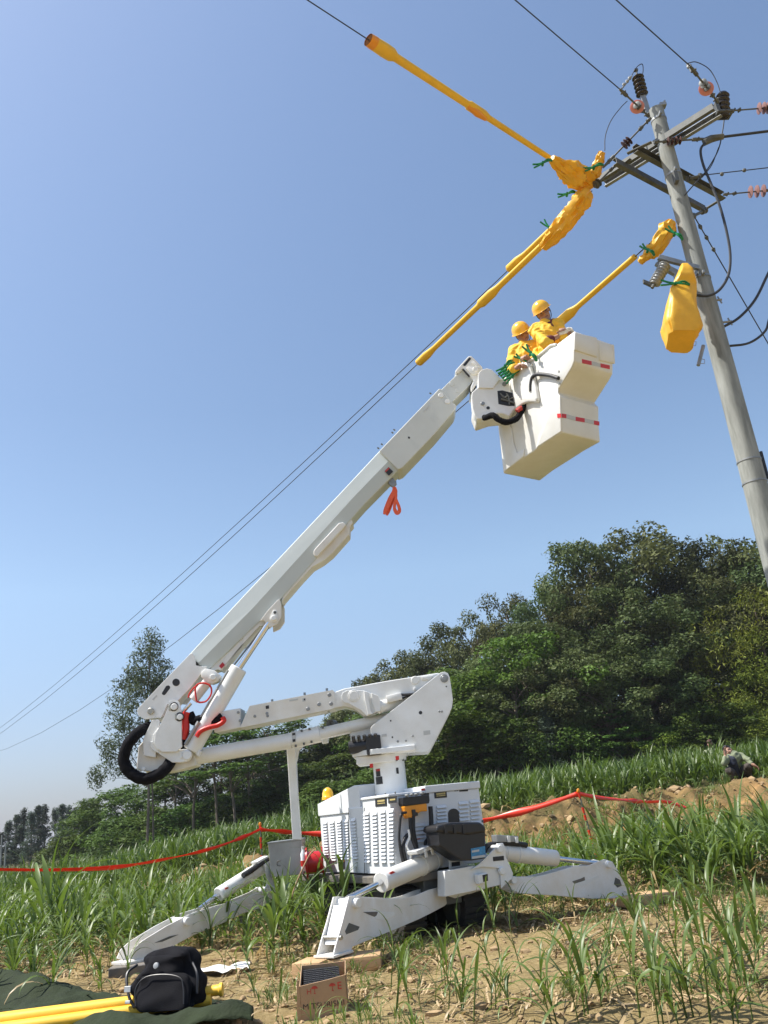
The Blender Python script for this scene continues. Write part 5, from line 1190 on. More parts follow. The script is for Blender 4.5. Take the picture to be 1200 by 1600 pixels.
def string(p, q, discs, name="strain_insulator", m='brown', r=.05, rod=.012, salmon=None, hook=True):
    """strain insulator between p and q; discs = fractions along it"""
    disc_m = m; m = 'dsteel'; p = Vector(p); q = Vector(q); d = q - p; L = d.length; prof = [(0, rod * 1.6), (L * .05, rod * 2.2), (L * .1, rod * 1.1), (L * .16, rod * 1.1), (L * .18, rod * 2), (L * .24, rod * 2), (L * .25, rod)]
    tl = max([L * t + .016 for t in discs] + [L * .76]); prof += [(tl + .001, rod), (tl + .004, rod * 2), (min(L * .98, tl + L * .08), rod * 2.1), (L, rod * 1.2)]
    mb = MB(); lathe(mb, p, d, prof, 16); o = mb.build(name, M[m], pole, angle=50)
    for t in discs:
        mb = MB(); lathe(mb, p, d, [(L * t - .014, rod * 1.3), (L * t - .002, r), (L * t + .004, r), (L * t + .016, rod * 1.3)], 20); mb.build('insulator_shed', M[disc_m], o, angle=50)
    mb = MB(); u, w = frame_of(d)
    for t in (.08, .21, .88): c = p + d * t; cyl(mb, c - u * .035, c + u * .035, .012, 8)
    mb.build("fitting_bolt", M['dsteel'], o)
    if salmon:
        mb = MB(); c = p + d * salmon; lathe(mb, c + Vector((0, .02, 0)), Vector((-.25, -1, -.35)), [(0, .015), (.003, .085), (.006, .092), (.010, .085), (.014, .02)], 30); mb.build("shield_disc", M['disc'], o, angle=50)
    return o
# pole-top post insulator and its leaning bracket
pb = G(1013, 178, 9.72); pt_ = U(1004, 150, pb.y - .02); pt2 = U(996, 119, pb.y - .03)
mb = MB(); box(mb, (pb + pt_) / 2, Vector((.07, 0, 0)), Vector((0, .05, 0)), (pt_ - pb) * 1.15, .003); mb.build("top_bracket", M['steel'], pole)
ribbed(pt_, pt2, .048, .082, 5, M['porc'], "post_insulator", pole)
mb = MB(); cyl(mb, pt2, pt2 + (pt2 - pt_) * .3, .012, 8); box(mb, pt2 + (pt2 - pt_) * .3, Vector((.05, 0, 0)), Vector((0, .04, 0)), Vector((0, 0, .03)), .002); mb.build("insulator_clamp", M['dsteel'], pole)
mb = MB(); q_ = U(1035, 165, 9.1); box(mb, q_, Vector((.09, 0, 0)), Vector((0, .09, 0)), Vector((0, 0, .05)), .005); tube(mb, [q_ + Vector((-.05, 0, -.03)), q_ + Vector((.05, 0, .08))], .012, 6); mb.build("top_bracket", M['steel'], pole)
# arm-end post insulator
ab = G(1131, 182, 9.2); at_ = U(1129, 147, ab.y - .02); ribbed(ab, at_, .062, .085, 5, M['porc'], "post_insulator", pole)
mb = MB(); box(mb, ab + Vector((0, 0, .03)), Vector((.22, .02, 0)), Vector((-.02, .16, 0)), Vector((0, 0, .03)), .004); box(mb, ab + Vector((-.08, -.02, .1)), Vector((.05, 0, 0)), Vector((0, .12, 0)), Vector((0, 0, .16)), .004); mb.build("arm_end_bracket", M['dsteel'], pole)
# strain strings towards the overhead spans
A = G(1014, 182, 9.5); B = G(968, 139, 9.5); string(A, B, [.33, .38, .43], salmon=.40, m='dsteel')
A3 = G(1122, 160, 9.25); B3 = G(1078, 103, 9.25); string(A3, B3, [.36, .42, .5, .56], salmon=.42, m='dsteel')
string(U(1017, 184, 9.05), U(942, 262, 9.35), [.45, .5, .55], r=.065)
string(U(962, 258, 9.4), U(928, 292, 9.4), [.8, .9], r=.06, m='dsteel')
# strings and dead-ends to the right
string(U(1142, 173, 8.8), U(1205, 168, 8.8), [.70, .82, .92], r=.075, rod=.010, m='mauve')
string(U(1022, 222, 8.98), U(1100, 217, 8.98), [.28, .36, .44, .52], r=.055, m='brown')
string(U(1130, 304, 9.9), U(1215, 296, 9.9), [.5, .62, .74], r=.085, rod=.010, m='mauve')
string(U(1072, 280, 9.5), U(1098, 274, 9.5), [], rod=.02)
mb = MB(); P_ = [U(x, y, 8.98) for x, y in ((1100, 222), (1112, 216), (1130, 213))]; tube(mb, P_, [.045, .05, .035], 10, fn=lambda i, a: 1 + .2 * math.sin(3 * a + i)); mb.build("dead_end_clamp", M['dsteel'], pole)
string(U(1103, 328, 9.3), U(1078, 340, 9.15), [], rod=.02)
# lower bracket with the grey insulator
YBk = YP(8.98)
mb = MB(); plate([(1028, 403), (1031, 397), (1093, 414), (1093, 420)], YBk, .05, bevel=.002, mb=mb); mb.build("lower_bracket", M['steel'], pole)
mb = MB(); plate([(1026, 407), (1032, 402), (1062, 418), (1066, 440), (1060, 440), (1056, 424), (1030, 410)], YBk, .06, bevel=.002, mb=mb, back=.05); plate([(1088, 420), (1092, 422), (1088, 430), (1084, 428)], YBk, .05, bevel=0, mb=mb, back=0.02); mb.build("lower_bracket", M['steel'], pole)
ribbed(YBk.at(1040, 413), YBk.at(1022, 444), .05, .075, 7, M['greypor'], "line_post_insulator", pole)
mb = MB(); plate([(1005, 436), (1020, 442), (1019, 447), (1006, 441)], YBk, .04, bevel=.002, mb=mb); cyl(mb, YBk.at(1022, 444), YBk.at(1019, 450), .02, 8); mb.build("insulator_terminal", M['dsteel'], pole)
mb = MB(); cyl(mb, YBk.at(1099, 540), YBk.at(1091, 571), .022, 10); tube(mb, [YBk.at(*q) for q in ((1094, 560), (1101, 562), (1101, 568), (1095, 568))], .004, 5); mb.build("fuse_tube", M['steel'], pole)
mb = MB(); cyl(mb, YBk.at(1079, 533), YBk.at(1077, 545), .016, 8); tube(mb, [YBk.at(*q) for q in ((1081, 534), (1088, 534), (1087, 540), (1080, 541))], .004, 5); mb.build("fuse_contact", M['steel'], pole)
for (x, y) in ((1116, 472), (1132, 506)):
    mb = MB(); P0 = U(x - 6, y - 2, 9.1); cyl(mb, P0, P0 + Vector((.14, 0, 0)), .014, 6); tube(mb, [P0 + Vector((.10, 0, .05)), P0 + Vector((.13, 0, -.05))], .01, 6); mb.build("step_bolt", M['steel'], pole)
# ------------------------------------------------------------------ conductors
def wire(name, pts, r, label, n=6, grp=None, cat="power line", m='wire'):
    mb = MB(); tube(mb, pts, r, n); return tag(mb.build(name, M[m], None, smooth=True), label, cat, grp)
def over(a, b, z, s1, sag=0.0):
    A = G(*a, z); D = (G(*b, z) - A).normalized(); return lambda s: A + D * s + Vector((0, 0, -0.02 * s + .0006 * s * s)) if sag else A + D * s
w1f = over((925, 290), (580, 65), 9.2, 30); w2f = over((968, 139), (805, 0), 9.5, 30); w3f = over((1078, 103), (963, 0), 9.25, 30)
wire("power_line", [w1f(s) for s in (0, .4, .8, 2, 4, 8, 16, 32)], .0075, "overhead conductor leaving the upper long yellow cover to the top left")
wire("power_line", [w2f(s) for s in (0, 2, 4, 8, 16, 32)], .0075, "overhead conductor running from the pole top to the top edge")
wire("power_line", [w3f(s) for s in (0, 2, 4, 8, 16, 32)], .0075, "overhead conductor running from the right arm end to the top edge")
def sagf(P0, A, k, c2):
    P0 = Vector(P0); return lambda s: P0 + Vector((s * math.cos(A), s * math.sin(A), -k * s + c2 * s * s))
W4P, W5P, W6P = FITP
w4f = sagf(G(925, 298, 9.2), *W4P); w5f = sagf(G(905, 328, 8.7), *W5P); w6f = sagf(U(1048, 352, 9.2), *W6P)
S_ = [0, 1, 2, 4, 6, 9, 12, 16, 20, 26, 32, 40, 50, 60, 75, 90, 105]
wire("power_line", [w4f(s) for s in S_], .008, "upper of the two close conductors running to the lower left horizon")
wire("power_line", [w5f(s) for s in S_], .008, "lower of the two close conductors running to the lower left horizon")
wire("power_line", [w6f(s) for s in S_], .008, "conductor passing behind the boom and the bucket to the lower left")
def line_r(a, b, y, r, label, ext=8.0):
    A, B = U(*a, y), U(*b, y); D = (B - A).normalized(); D.y = 0
    wire("power_line", [A, B, B + D * 2, B + D * ext], r, label)
line_r((1200, 168), (1212, 167), 8.8, .008, "uppermost conductor leaving to the right")
line_r((1128, 214), (1200, 205), 8.98, .018, "thick black cable leaving to the right")
line_r((1096, 274), (1200, 262), 9.5, .007, "thin conductor with two small clamps leaving to the right")
line_r((1210, 297), (1222, 296), 9.9, .008, "lowest conductor leaving to the right")
for x, y in ((1128, 272), (1163, 266)):
    mb = MB(); ball(mb, U(x, y, 9.49), .028, 8); tag(mb.build("line_clamp", M['dsteel'], None), "small dark clamp on the thin conductor, " + ("nearer the pole" if x < 1150 else "nearer the right edge"), "clamp")
def cab_(pts, y, r, label, name="cable"):
    ys = y if isinstance(y, (list, tuple)) else [y] * len(pts)
    wire(name, spline([U(*p, q) for p, q in zip(pts, ys)], 6), r, label, 8, cat="cable")
cab_([(1104, 222), (1095, 233), (1098, 255), (1110, 285), (1124, 320), (1135, 360), (1141, 398), (1138, 430), (1124, 453), (1106, 462), (1085, 461)], [8.98] * 4 + [8.95] * 7, .017, "thick black cable looping down beside the pole to the yellow hanging cover")
cab_([(1225, 380), (1200, 428), (1180, 468), (1155, 496), (1128, 512)], 9.1, .017, "upper thick black cable curving from the right edge to the pole")
cab_([(1225, 430), (1203, 495), (1195, 518), (1170, 536), (1136, 541)], 9.1, .015, "lower black cable curving from the right edge to the pole")
cab_([(945, 235), (946, 212), (955, 188), (970, 168), (980, 158)], 9.2, .006, "thin jumper wire hanging between the yellow wrap and the pole top")
cab_([(986, 120), (994, 106), (1003, 100), (1005, 110), (1002, 122)], 9.1, .006, "small jumper loop over the pole-top insulator")
cab_([(1074, 99), (1088, 97), (1108, 108), (1120, 128), (1126, 146)], 8.65, .006, "jumper loop over the right arm end")
cab_([(1132, 182), (1129, 205), (1122, 235), (1105, 265), (1090, 282), (1070, 305)], 9.0, .008, "jumper wire running from the right arm end down to the pole")
cab_([(1123, 230), (1112, 258), (1098, 276)], 8.99, .006, "short jumper beside the long one below the right arm")
mb = MB(); ga, gb = U(1080, 330, 9.25), U(1205, 545, 11.4); d = gb - ga; tube(mb, [ga, gb, gb + d * 1.6], .008, 6)
gw = tag(mb.build("guy_wire", M['wire'], None, smooth=True), "dark guy wire with small beads running down to the right", "guy wire")
mb = MB()
for t in (.03, .10, .17, .25): ball(mb, ga + d * t, .028, 8); cyl(mb, ga + d * (t - .012), ga + d * (t + .012), .018, 8)
mb.build("guy_beads", M['dsteel'], gw)
mb = MB()
for (x, y) in ((975, 132), (980, 127), (984, 122)): ball(mb, U(x, y, 9.05), .026, 8)
cyl(mb, U(972, 138, 9.05), U(987, 119, 9.05), .012, 8); mb.build("wire_clamp", M['steel'], pole)
mb = MB(); cyl(mb, U(1074, 100, 8.7), U(1082, 112, 8.7), .022, 8); ball(mb, U(1077, 104, 8.7), .035, 8); mb.build("wire_clamp", M['steel'], pole)
# ------------------------------------------------------------------ yellow line covers
def s_at(f, px, py, smax=40):
    best = None
    R_ = cam.matrix_world.inverted()
    for i in range(4000):
        s = smax * i / 4000; q = R_ @ f(s)
        x = 600 - FPX * q.x / q.z; y = 800 + FPX * q.y / q.z
        e = (x - px) ** 2 + (y - py) ** 2
        if q.z < 0 and (best is None or e < best[0]): best = (e, s)
    return best[1]
cam_inv_ok = bpy.context.view_layer.update()
def cover(f, marks, label, drop=.0):
    """hollow line hose: marks = [(px, py, radius)] from one end to the other"""
    S = [s_at(f, x, y) for x, y, r in marks]; mb = MB(); P = []; Rr = []
    for (a, b, (x0, y0, r0), (x1, y1, r1)) in zip(S[:-1], S[1:], marks[:-1], marks[1:]):
        P.append(f(a)); Rr.append(r0)
    P.append(f(S[-1])); Rr.append(marks[-1][2])
    P = [p - Vector((0, 0, drop)) for p in P]
    tube(mb, P, Rr, 14, fn=lambda i, a: 1 - .22 * abs(math.sin(a)) ** 2)
    return tag(mb.build("line_cover", M['yell'], None, angle=50), label, "insulating cover")
c1 = cover(w1f, [(578, 63, .05), (580, 64.5, .075), (600, 78, .082), (612, 86, .078), (618, 90, .05), (620, 91.5, .05), (731, 164, .045), (733, 165, .062), (755, 179, .062), (762, 184, .042), (764, 185, .040), (862, 249, .036)], "long yellow line cover on the overhead conductor at the top")
mb = MB(); q0, q1 = w1f(s_at(w1f, 731, 163)), w1f(s_at(w1f, 758, 181)); mb2 = MB(); tube(mb2, [q0 - Vector((0, 0, .02)), q0.lerp(q1, .5) - Vector((0, 0, .045)), q1 - Vector((0, 0, .06))], [.03, .045, .02], 10); mb2.build("overlap_lip", M['orange'], c1, smooth=True)
mb2 = MB(); q0 = w1f(s_at(w1f, 577, 62)); q1 = w1f(s_at(w1f, 586, 68)); tube(mb2, [q0 - (q1 - q0) * .15, q1], [.074, .080], 14, cap=False, fn=lambda i, a: 1 - .2 * abs(math.sin(a)) ** 2); mb2.build("end_mouth", M['orange'], c1, smooth=True); mb2 = MB(); tube(mb2, [q0 - (q1 - q0) * .06, q0], [.074, .074], 14, fn=lambda i, a: 1 - .2 * abs(math.sin(a)) ** 2); mb2.build("mouth_shade_disc", M['mouth_shade'], c1, smooth=True)  # the dark disc across the mouth is painted shade of the hollow
cover(w5f, [(654, 570, .03), (656, 568, .075), (668, 556, .078), (676, 546, .055), (680, 542, .05), (746, 476, .05), (750, 471, .082), (766, 456, .082), (774, 446, .055), (778, 442, .052), (850, 378, .05)], "long yellow line cover on the lower far conductor, left of the workers")
cover(w4f, [(788, 416, .04), (790, 414, .08), (804, 400, .08), (812, 393, .055), (816, 389, .048), (880, 333, .05)], "short yellow line cover above and beside the longer one")
cover(w6f, [(882, 518, .05), (886, 513, .085), (900, 500, .085), (908, 492, .055), (912, 488, .045), (1000, 408, .045)], "yellow line cover ending behind the bucket pod")
# ------------------------------------------------------------------ wrapped blankets
def sack(path, radii, label, seed=0, flat=.8, parent=None, k=7, n=26, name="insulating_blanket", crump=.42):
    P = spline(path, k); m = len(P); Rr = []
    for i in range(m):
        t = i / (m - 1) * (len(radii) - 1); j = min(int(t), len(radii) - 2); Rr.append(radii[j] + (radii[j + 1] - radii[j]) * (t - j))
    def fn(i, a):
        q = Vector((math.cos(a) * 1.5 + i * .05, math.sin(a) * 1.5, i * .11 + seed * 7))
        v = 1 - abs(noise.noise(q * 1.5)) * 2.2 * crump + (abs(noise.noise(q * 2.9)) - .3) * crump * .7 + crump * .35
        return v * (1 - (1 - flat) * abs(math.sin(a)))
    mb = MB(); tube(mb, P, Rr, n, fn=fn)
    return tag(mb.build(name, M['yellsheet'], parent, angle=34), label, "insulating blanket")
def clip(px_, py_, y, ang, size, label, parent=None):
    """green sprung clamp: two curved jaws crossing at a pivot"""
    c = U(px_, py_, y); d = Vector((math.cos(ang), 0, math.sin(ang))); s = Vector((-d.z, 0, d.x)); b = Vector((0, -1, 0)); mb = MB()
    for sg in (-1, 1):
        P = spline([c - d * size + s * sg * size * .22, c - d * size * .5 + s * sg * size * .10, c + b * .02, c + d * size * .5 - s * sg * size * .10 + b * .05, c + d * size * .95 - s * sg * size * .02 + b * .02], 6)
        tube(mb, P, [.012] * len(P), 8)
    cyl(mb, c + b * .035, c - b * .03, .018, 10)
    return tag(mb.build("spring_clamp", M['green'], parent, smooth=True), label, "clamp")
sack([U(862, 248, 9.05), U(880, 262, 9.2), U(900, 275, 9.35), U(922, 288, 9.5)], [.055, .10, .17, .19, .12], "largest crumpled yellow blanket wrapped at the crossarm's left end", 1)
sack([U(872, 268, 9.15), U(888, 282, 9.3), U(905, 292, 9.4)], [.01, .06, .02], "small loose flap of yellow blanket hanging under the largest wrap", 8)
sack([U(941, 238, 9.3), U(936, 252, 9.35), U(930, 268, 9.4), U(925, 278, 9.45)], [.05, .075, .08, .10, .05], "small yellow blanket wrap standing above the crossarm's left end", 2)
sack([w5f(s_at(w5f, 914, 302, 5)) if False else U(919, 300, 9.5), U(905, 318, 9.55), U(886, 343, 9.7), U(868, 364, 9.85), U(849, 386, 10.1)], [.11, .16, .155, .145, .13, .08], "yellow blanket sleeve wrapped round the upper end of the two left covers", 3)
sack([U(1050, 345, 9.1), U(1042, 360, 9.15), U(1026, 386, 9.2), U(1012, 398, 9.3), U(1000, 410, 9.4)], [.06, .13, .13, .12, .07, .05], "yellow blanket wrapped beside the pole above the grey insulator", 4)
# hanging cover bag
rows = [(334, 668, 676, .02), (342, 652, 696, .06), (380, 640, 726, .10), (430, 620, 736, .12), (460, 602, 744, .09), (475, 594, 746, .08), (500, 588, 746, .10), (575, 568, 742, .15), (650, 554, 754, .17), (715, 541, 772, .18), (758, 556, 778, .18), (806, 574, 738, .16)]
Yb = YP(8.80); mb = MB(); n = 40; vs = []; sn = 0
_R = []
for (q0, q1) in zip(rows[:-1], rows[1:]):
    for k in range(3): _R.append(tuple(q0[c] + (q1[c] - q0[c]) * k / 3 for c in range(4)))
rows = _R + [rows[-1]]; last = len(rows) - 1
for ri, (y, xl_, xr_, dp) in enumerate(rows):
    a, b = Yb.at(900 + xl_ / 4, 330 + y / 4), Yb.at(900 + xr_ / 4, 330 + (y + (14 if ri == last else 0)) / 4); c = (a + b) / 2; hw = (b - a).length / 2; ax = (b - a).normalized()
    for k in range(n):
        t = 2 * math.pi * k / n; ct_, st_ = math.cos(t), math.sin(t); ct_ = math.copysign(abs(ct_) ** .40, ct_); st_ = math.copysign(abs(st_) ** .62, st_)
        w = 1 + (.13 * noise.noise(Vector((ct_ * 2.4, st_ * 2.4, ri * .12))) + .14 * (abs(noise.noise(Vector((ct_ * 5, st_ * 5, ri * .10 + 4)))) - .25)) * min(1, ri / 6)
        vs.append(c + ax * hw * ct_ * w + Vector((0, dp * st_ * w, 0.0 if ri < last else -.06 * st_)))
fs = [(i * n + k, i * n + (k + 1) % n, (i + 1) * n + (k + 1) % n, (i + 1) * n + k) for i in range(len(rows) - 1) for k in range(n)] + [tuple(range(n)), tuple((len(rows) - 1) * n + k for k in range(n))]
mb.add(vs, fs); tag(mb.build("insulating_bag", M['yellsheet'], None, angle=50), "large smooth yellow cover bag hanging on the pole's left side, tied at its neck", "insulating cover")
clip(848, 256, 9.0, .15, .13, "green clamp at the thin end of the largest yellow wrap")
clip(928, 262, 9.2, .1, .13, "green clamp on the small standing yellow wrap")
clip(886, 304, 9.6, .0, .13, "green clamp at the top of the yellow blanket sleeve")
clip(858, 357, 9.9, -1.1, .16, "green clamp half way down the yellow blanket sleeve")
clip(1012, 392, 9.15, -1.0, .12, "green clamp below the blanket beside the pole")
clip(1054, 366, 8.98, -1.0, .14, "green clamp between the upper blanket and the pole")
clip(1055, 444, 8.72, -.25, .17, "green clamp tying the neck of the hanging yellow bag")
# ------------------------------------------------------------------ people
def blob(name, parts, voxel, mats, parent=None, smooth=4, paint=None, wrinkle=0.0, wscale=12.0):
    """parts: ('c', p, q, r1, r2) tapered limbs and ('e', centre, (rx, ry, rz), rotation) masses -> one continuous skin"""
    mb = MB()
    for it in parts:
        if it[0] == 'c':
            _, p, q, r1, r2 = it; p = Vector(p); q = Vector(q); cyl(mb, p, q, r1, 12, r2=r2); ball(mb, p, r1, 12); ball(mb, q, r2, 12)
        else:
            _, c, rr, rot = it; ball(mb, c, 1.0, 16, sc=rr, rot=rot)
    o = mb.build(name, mats, None)
    rm = o.modifiers.new("remesh", 'REMESH'); rm.mode = 'VOXEL'; rm.voxel_size = voxel
    s = o.modifiers.new("smooth", 'SMOOTH'); s.iterations = smooth; s.factor = 0.5
    dg = bpy.context.evaluated_depsgraph_get(); me = bpy.data.meshes.new_from_object(o.evaluated_get(dg)); old = o.data
    o.modifiers.clear(); o.data = me; bpy.data.meshes.remove(old)
    mats = mats if isinstance(mats, (list, tuple)) else [mats]
    me.materials.clear()
    for m in mats: me.materials.append(m)
    if wrinkle:
        for v in me.vertices:
            k = noise.noise(v.co * wscale); v.co += v.normal * (wrinkle * (0.5 - abs(k) * 2.2))
    for p in me.polygons:
        p.use_smooth = True
        if paint: p.material_index = paint(p.center)
    if parent is not None:
        o0 = origin_of(parent); me.transform(Matrix.Translation(-o0)); o.parent = parent
    return o
def basis(face, up):
    f = Vector(face).normalized(); u = Vector(up); u = (u - f * u.dot(f)).normalized(); r = f.cross(u)   # r: person's left as seen from the front -> right of image
    return f, u, r
def head_parts(c, face, up, s=1.0):
    """skull, jaw, nose, brows, ears round the head centre c"""
    f, u, r = basis(face, up); Rm = Matrix((r, f, u)).transposed()
    P = lambda a, b, d: Vector(c) + (r * a + f * b + u * d) * s
    E = lambda p, rr: ('e', p, tuple(k * s for k in rr), Rm)
    pts = [E(P(0, -.012, .03), (.076, .094, .088)), E(P(0, .022, -.045), (.058, .066, .066)), E(P(0, .055, -.085), (.026, .026, .022)),
           ('c', P(0, .088, .012), P(0, .106, -.022), .009 * s, .015 * s), E(P(.014, .094, -.026), (.010, .010, .008)), E(P(-.014, .094, -.026), (.010, .010, .008)),
           E(P(.078, -.005, -.01), (.010, .020, .030)), E(P(-.078, -.005, -.01), (.010, .020, .030)), E(P(.035, .070, .026), (.026, .014, .008)), E(P(-.035, .070, .026), (.026, .014, .008)),
           E(P(.036, .062, -.030), (.026, .020, .020)), E(P(-.036, .062, -.030), (.026, .020, .020)), E(P(0, .082, -.052), (.024, .012, .006)), E(P(0, .080, -.062), (.020, .012, .007))]
    def paint(q):
        d = q - Vector(c)
        a, b, e = d.dot(r) / s, d.dot(f) / s, d.dot(u) / s
        if b > .05 and abs(abs(a) - .034) < .012 and abs(e - .006) < .005: return 1
        if b > .05 and abs(abs(a) - .036) < .020 and abs(e - .030) < .005: return 1
        if b > .07 and abs(a) < .019 and -.063 < e < -.050: return 2
        return 0
    return pts, paint, P
def hand_parts(w, direction, palm_n, s=1.0, curl=.5, side=1):
    """palm, four unequal bent fingers and a thumb leaving the side of the palm"""
    d = Vector(direction).normalized(); n = Vector(palm_n); n = (n - d * n.dot(d)).normalized(); t = d.cross(n) * side
    w = Vector(w); out = [('c', w, w + d * .03 * s, .026 * s, .030 * s), ('c', w + d * .03 * s + t * .018 * s, w + d * .085 * s + t * .024 * s, .018 * s, .014 * s), ('c', w + d * .03 * s - t * .018 * s, w + d * .08 * s - t * .024 * s, .018 * s, .013 * s), ('c', w + d * .04 * s, w + d * .085 * s, .020 * s, .015 * s)]
    for k, (o, L) in enumerate(((.030, .070), (.010, .078), (-.010, .072), (-.030, .056))):
        a = w + d * (.088 * s) + t * o * s; L *= s; b = a + (d * math.cos(curl * .6) + n * math.sin(curl * .6)) * L * .45; c = b + (d * math.cos(curl * 1.6) + n * math.sin(curl * 1.6)) * L * .33; e = c + (d * math.cos(curl * 2.4) + n * math.sin(curl * 2.4)) * L * .25
        out += [('c', a, b, .0095 * s, .0088 * s), ('c', b, c, .0088 * s, .008 * s), ('c', c, e, .008 * s, .0065 * s)]
    a = w + d * .03 * s + t * .028 * s; b = a + (d * .7 + t * .75 + n * .3).normalized() * .038 * s; c = b + (d * .95 + t * .25 + n * .5).normalized() * .032 * s
    out += [('c', a, b, .013 * s, .0105 * s), ('c', b, c, .0105 * s, .008 * s)]
    return out
def helmet(c, face, up, parent, s=1.0):
    f, u, r = basis(face, up); Rm = Matrix((r, f, u)).transposed(); mb = MB(); n = 28; vs = []; rows_ = []
    prof = [(1.13, -.02), (1.12, -.008), (1.02, .0), (1.0, .03), (.95, .34), (.84, .58), (.66, .79), (.42, .93), (.18, .99), (.02, 1.0)]
    for rr, h in prof:
        for k in range(n):
            a = 2 * math.pi * k / n; ex = 1.0 + (0.17 * max(0, math.sin(a)) ** 2 if rr > 1.05 else 0); rid = 1 + (.018 if abs(math.cos(a)) < .15 and .1 < h < .99 else 0)
            vs.append(Vector(c) + Rm @ Vector((math.cos(a) * .112 * rr * s, math.sin(a) * .134 * rr * ex * s, (.030 + h * .125 * rid) * s)))
    fs = [(i * n + k, i * n + (k + 1) % n, (i + 1) * n + (k + 1) % n, (i + 1) * n + k) for i in range(len(prof) - 1) for k in range(n)]
    mb.add(vs, fs + [tuple((len(prof) - 1) * n + k for k in range(n))]); o = mb.build("helmet", M['helm'], parent, angle=45)
    so_ = o.modifiers.new("shell", 'SOLIDIFY'); so_.thickness = .004
    mb = MB(); P = lambda a, b, d: Vector(c) + (r * a + f * b + u * d) * s
    tube(mb, spline([P(-.086, .0, .04), P(-.082, .01, -.03), P(-.05, .05, -.09), P(0, .066, -.112), P(.05, .05, -.09), P(.082, .01, -.03), P(.086, 0, .04)], 5), .005, 6); mb.build("chin_strap", M['plast'], o, smooth=True)
    return o
SKINM = [M['skin'], M['hair'], M['lip']]
def worker(hc, face, up, sh, el, wr, hands, label, foot, curl=.7, glove=False, bare=()):
    hc = Vector(hc); o = thing("person", Vector((foot[0], foot[1], foot[2])), label, "person"); ft = Vector(foot)
    mid = (Vector(sh[0]) + Vector(sh[1])) / 2; hp, paint, P = head_parts(hc, face, up)
    nb = mid + Vector((0, 0, .03)); pel = Vector((mid.x * .5 + ft.x * .5, mid.y * .5 + ft.y * .5, ft.z + .95))
    side = (Vector(sh[1]) - Vector(sh[0])).normalized()
    body = hp + [('c', hc + Vector((0, 0, -.05)), nb, .055, .062), ('c', mid - side * .08, mid + side * .08, .062, .062), ('c', mid - Vector((0, 0, .08)), pel, .105, .11), ('c', Vector(sh[0]), Vector(sh[1]), .042, .042)]
    for k in (0, 1):
        sg = -1 if k == 0 else 1; hip = pel + side * sg * .09; kn = ft + side * sg * .11 + Vector((0, 0, .5)); an = ft + side * sg * .12 + Vector((0, 0, .08))
        body += [('c', hip, kn, .082, .055), ('c', kn, an, .052, .036), ('c', an + Vector((0, 0, -.03)), an + Vector((-.05, -.16, -.05)), .04, .03)]
        body += [('c', sh[k], el[k], .044, .038), ('c', el[k], wr[k], .038, .028)]
        d, pn, sd = hands[k]; body += hand_parts(wr[k], d, pn, 1.05, curl, sd)
    b = blob("body", body, .0085, SKINM, o, 2, paint)
    coat = [('c', mid - side * .11 + Vector((0, 0, -.0)), mid + side * .11, .088, .088), ('c', mid - Vector((0, 0, .10)), pel, .140, .160), ('c', mid + Vector((0, 0, .01)), mid + Vector((0, 0, .05)), .088, .074), ('c', pel, pel - Vector((0, 0, .35)), .17, .19)]
    for k in (0, 1):
        e = Vector(el[k]); w = Vector(wr[k]); tq = .25 if k in bare else .72
        coat += [('c', Vector(sh[k]), e, .070, .066), ('c', e, e.lerp(w, tq), .064, .060)]
    c = blob("coat", coat, .011, [M['yelljack']], o, 2, None, wrinkle=.018, wscale=11.0)
    helmet(hc, face, up, o)
    if 0 in bare or 1 in bare:
        k = bare[0]; e = Vector(el[k]); w = Vector(wr[k]); blob("undershirt_cuff", [('c', e.lerp(w, .2), e.lerp(w, .42), .060, .050)], .009, [M['maroon']], o, 2)
    mbn = blob("neckerchief", [('c', nb - side * .03, nb + side * .04 + Vector((.02, -.04, -.01)), .058, .05), ('c', nb + Vector((.02, -.06, -.02)), nb + Vector((.05, -.10, -.08)), .035, .02)], .009, [M['maroon']], o, 2, wrinkle=.008)
    return o
Yw1, Yw2 = 9.12, 8.86
h1 = U(816, 521, Yw1); h2 = U(848.5, 488, Yw2); floor_z = BS.at(*z5([(700, 1060)])[0]).z + .04
w1 = worker(h1, (.05, -.80, -.52), (-.42, -.30, .90), (U(803, 550, Yw1 + .02), U(835, 542, Yw1 - .05)), (U(797, 581, Yw1 - .05), U(842, 566, Yw1 - .18)), (U(808, 574, Yw1 - .28), U(827, 562, Yw1 - .30)),
            (((.4, -.6, -.1), (0, 0, -1), 1), ((-.5, -.6, .1), (0, 0, -1), -1)), "left worker in yellow coat and helmet, lower in the bucket, looking down over its rim", (h1.x + .08, h1.y + .02, floor_z))
w2 = worker(h2, (-.08, -.82, -.50), (-.46, -.25, .86), (U(834, 517, Yw2), U(873, 507, Yw2 - .02)), (U(852, 534, Yw2 - .22), U(884, 540, Yw2 - .15)), (U(874, 525, Yw2 - .22), U(878, 522, Yw2 - .22)),
            (((.9, -.1, .15), (0, -.3, -1), 1), ((-.1, -.9, .1), (0, 0, -1), -1)), "right worker in yellow coat and helmet, higher up, resting his bare forearm by the pod", (h2.x + .05, h2.y + .03, floor_z), bare=(0,))
mb = MB(); g = U(882, 518, Yw2 - .26)
blob("work_glove", hand_parts(g - Vector((.05, 0, .01)), (.9, -.1, .15), (0, -.3, -1), 1.15, .8, 1), .009, [M['glove']], w2, 2)
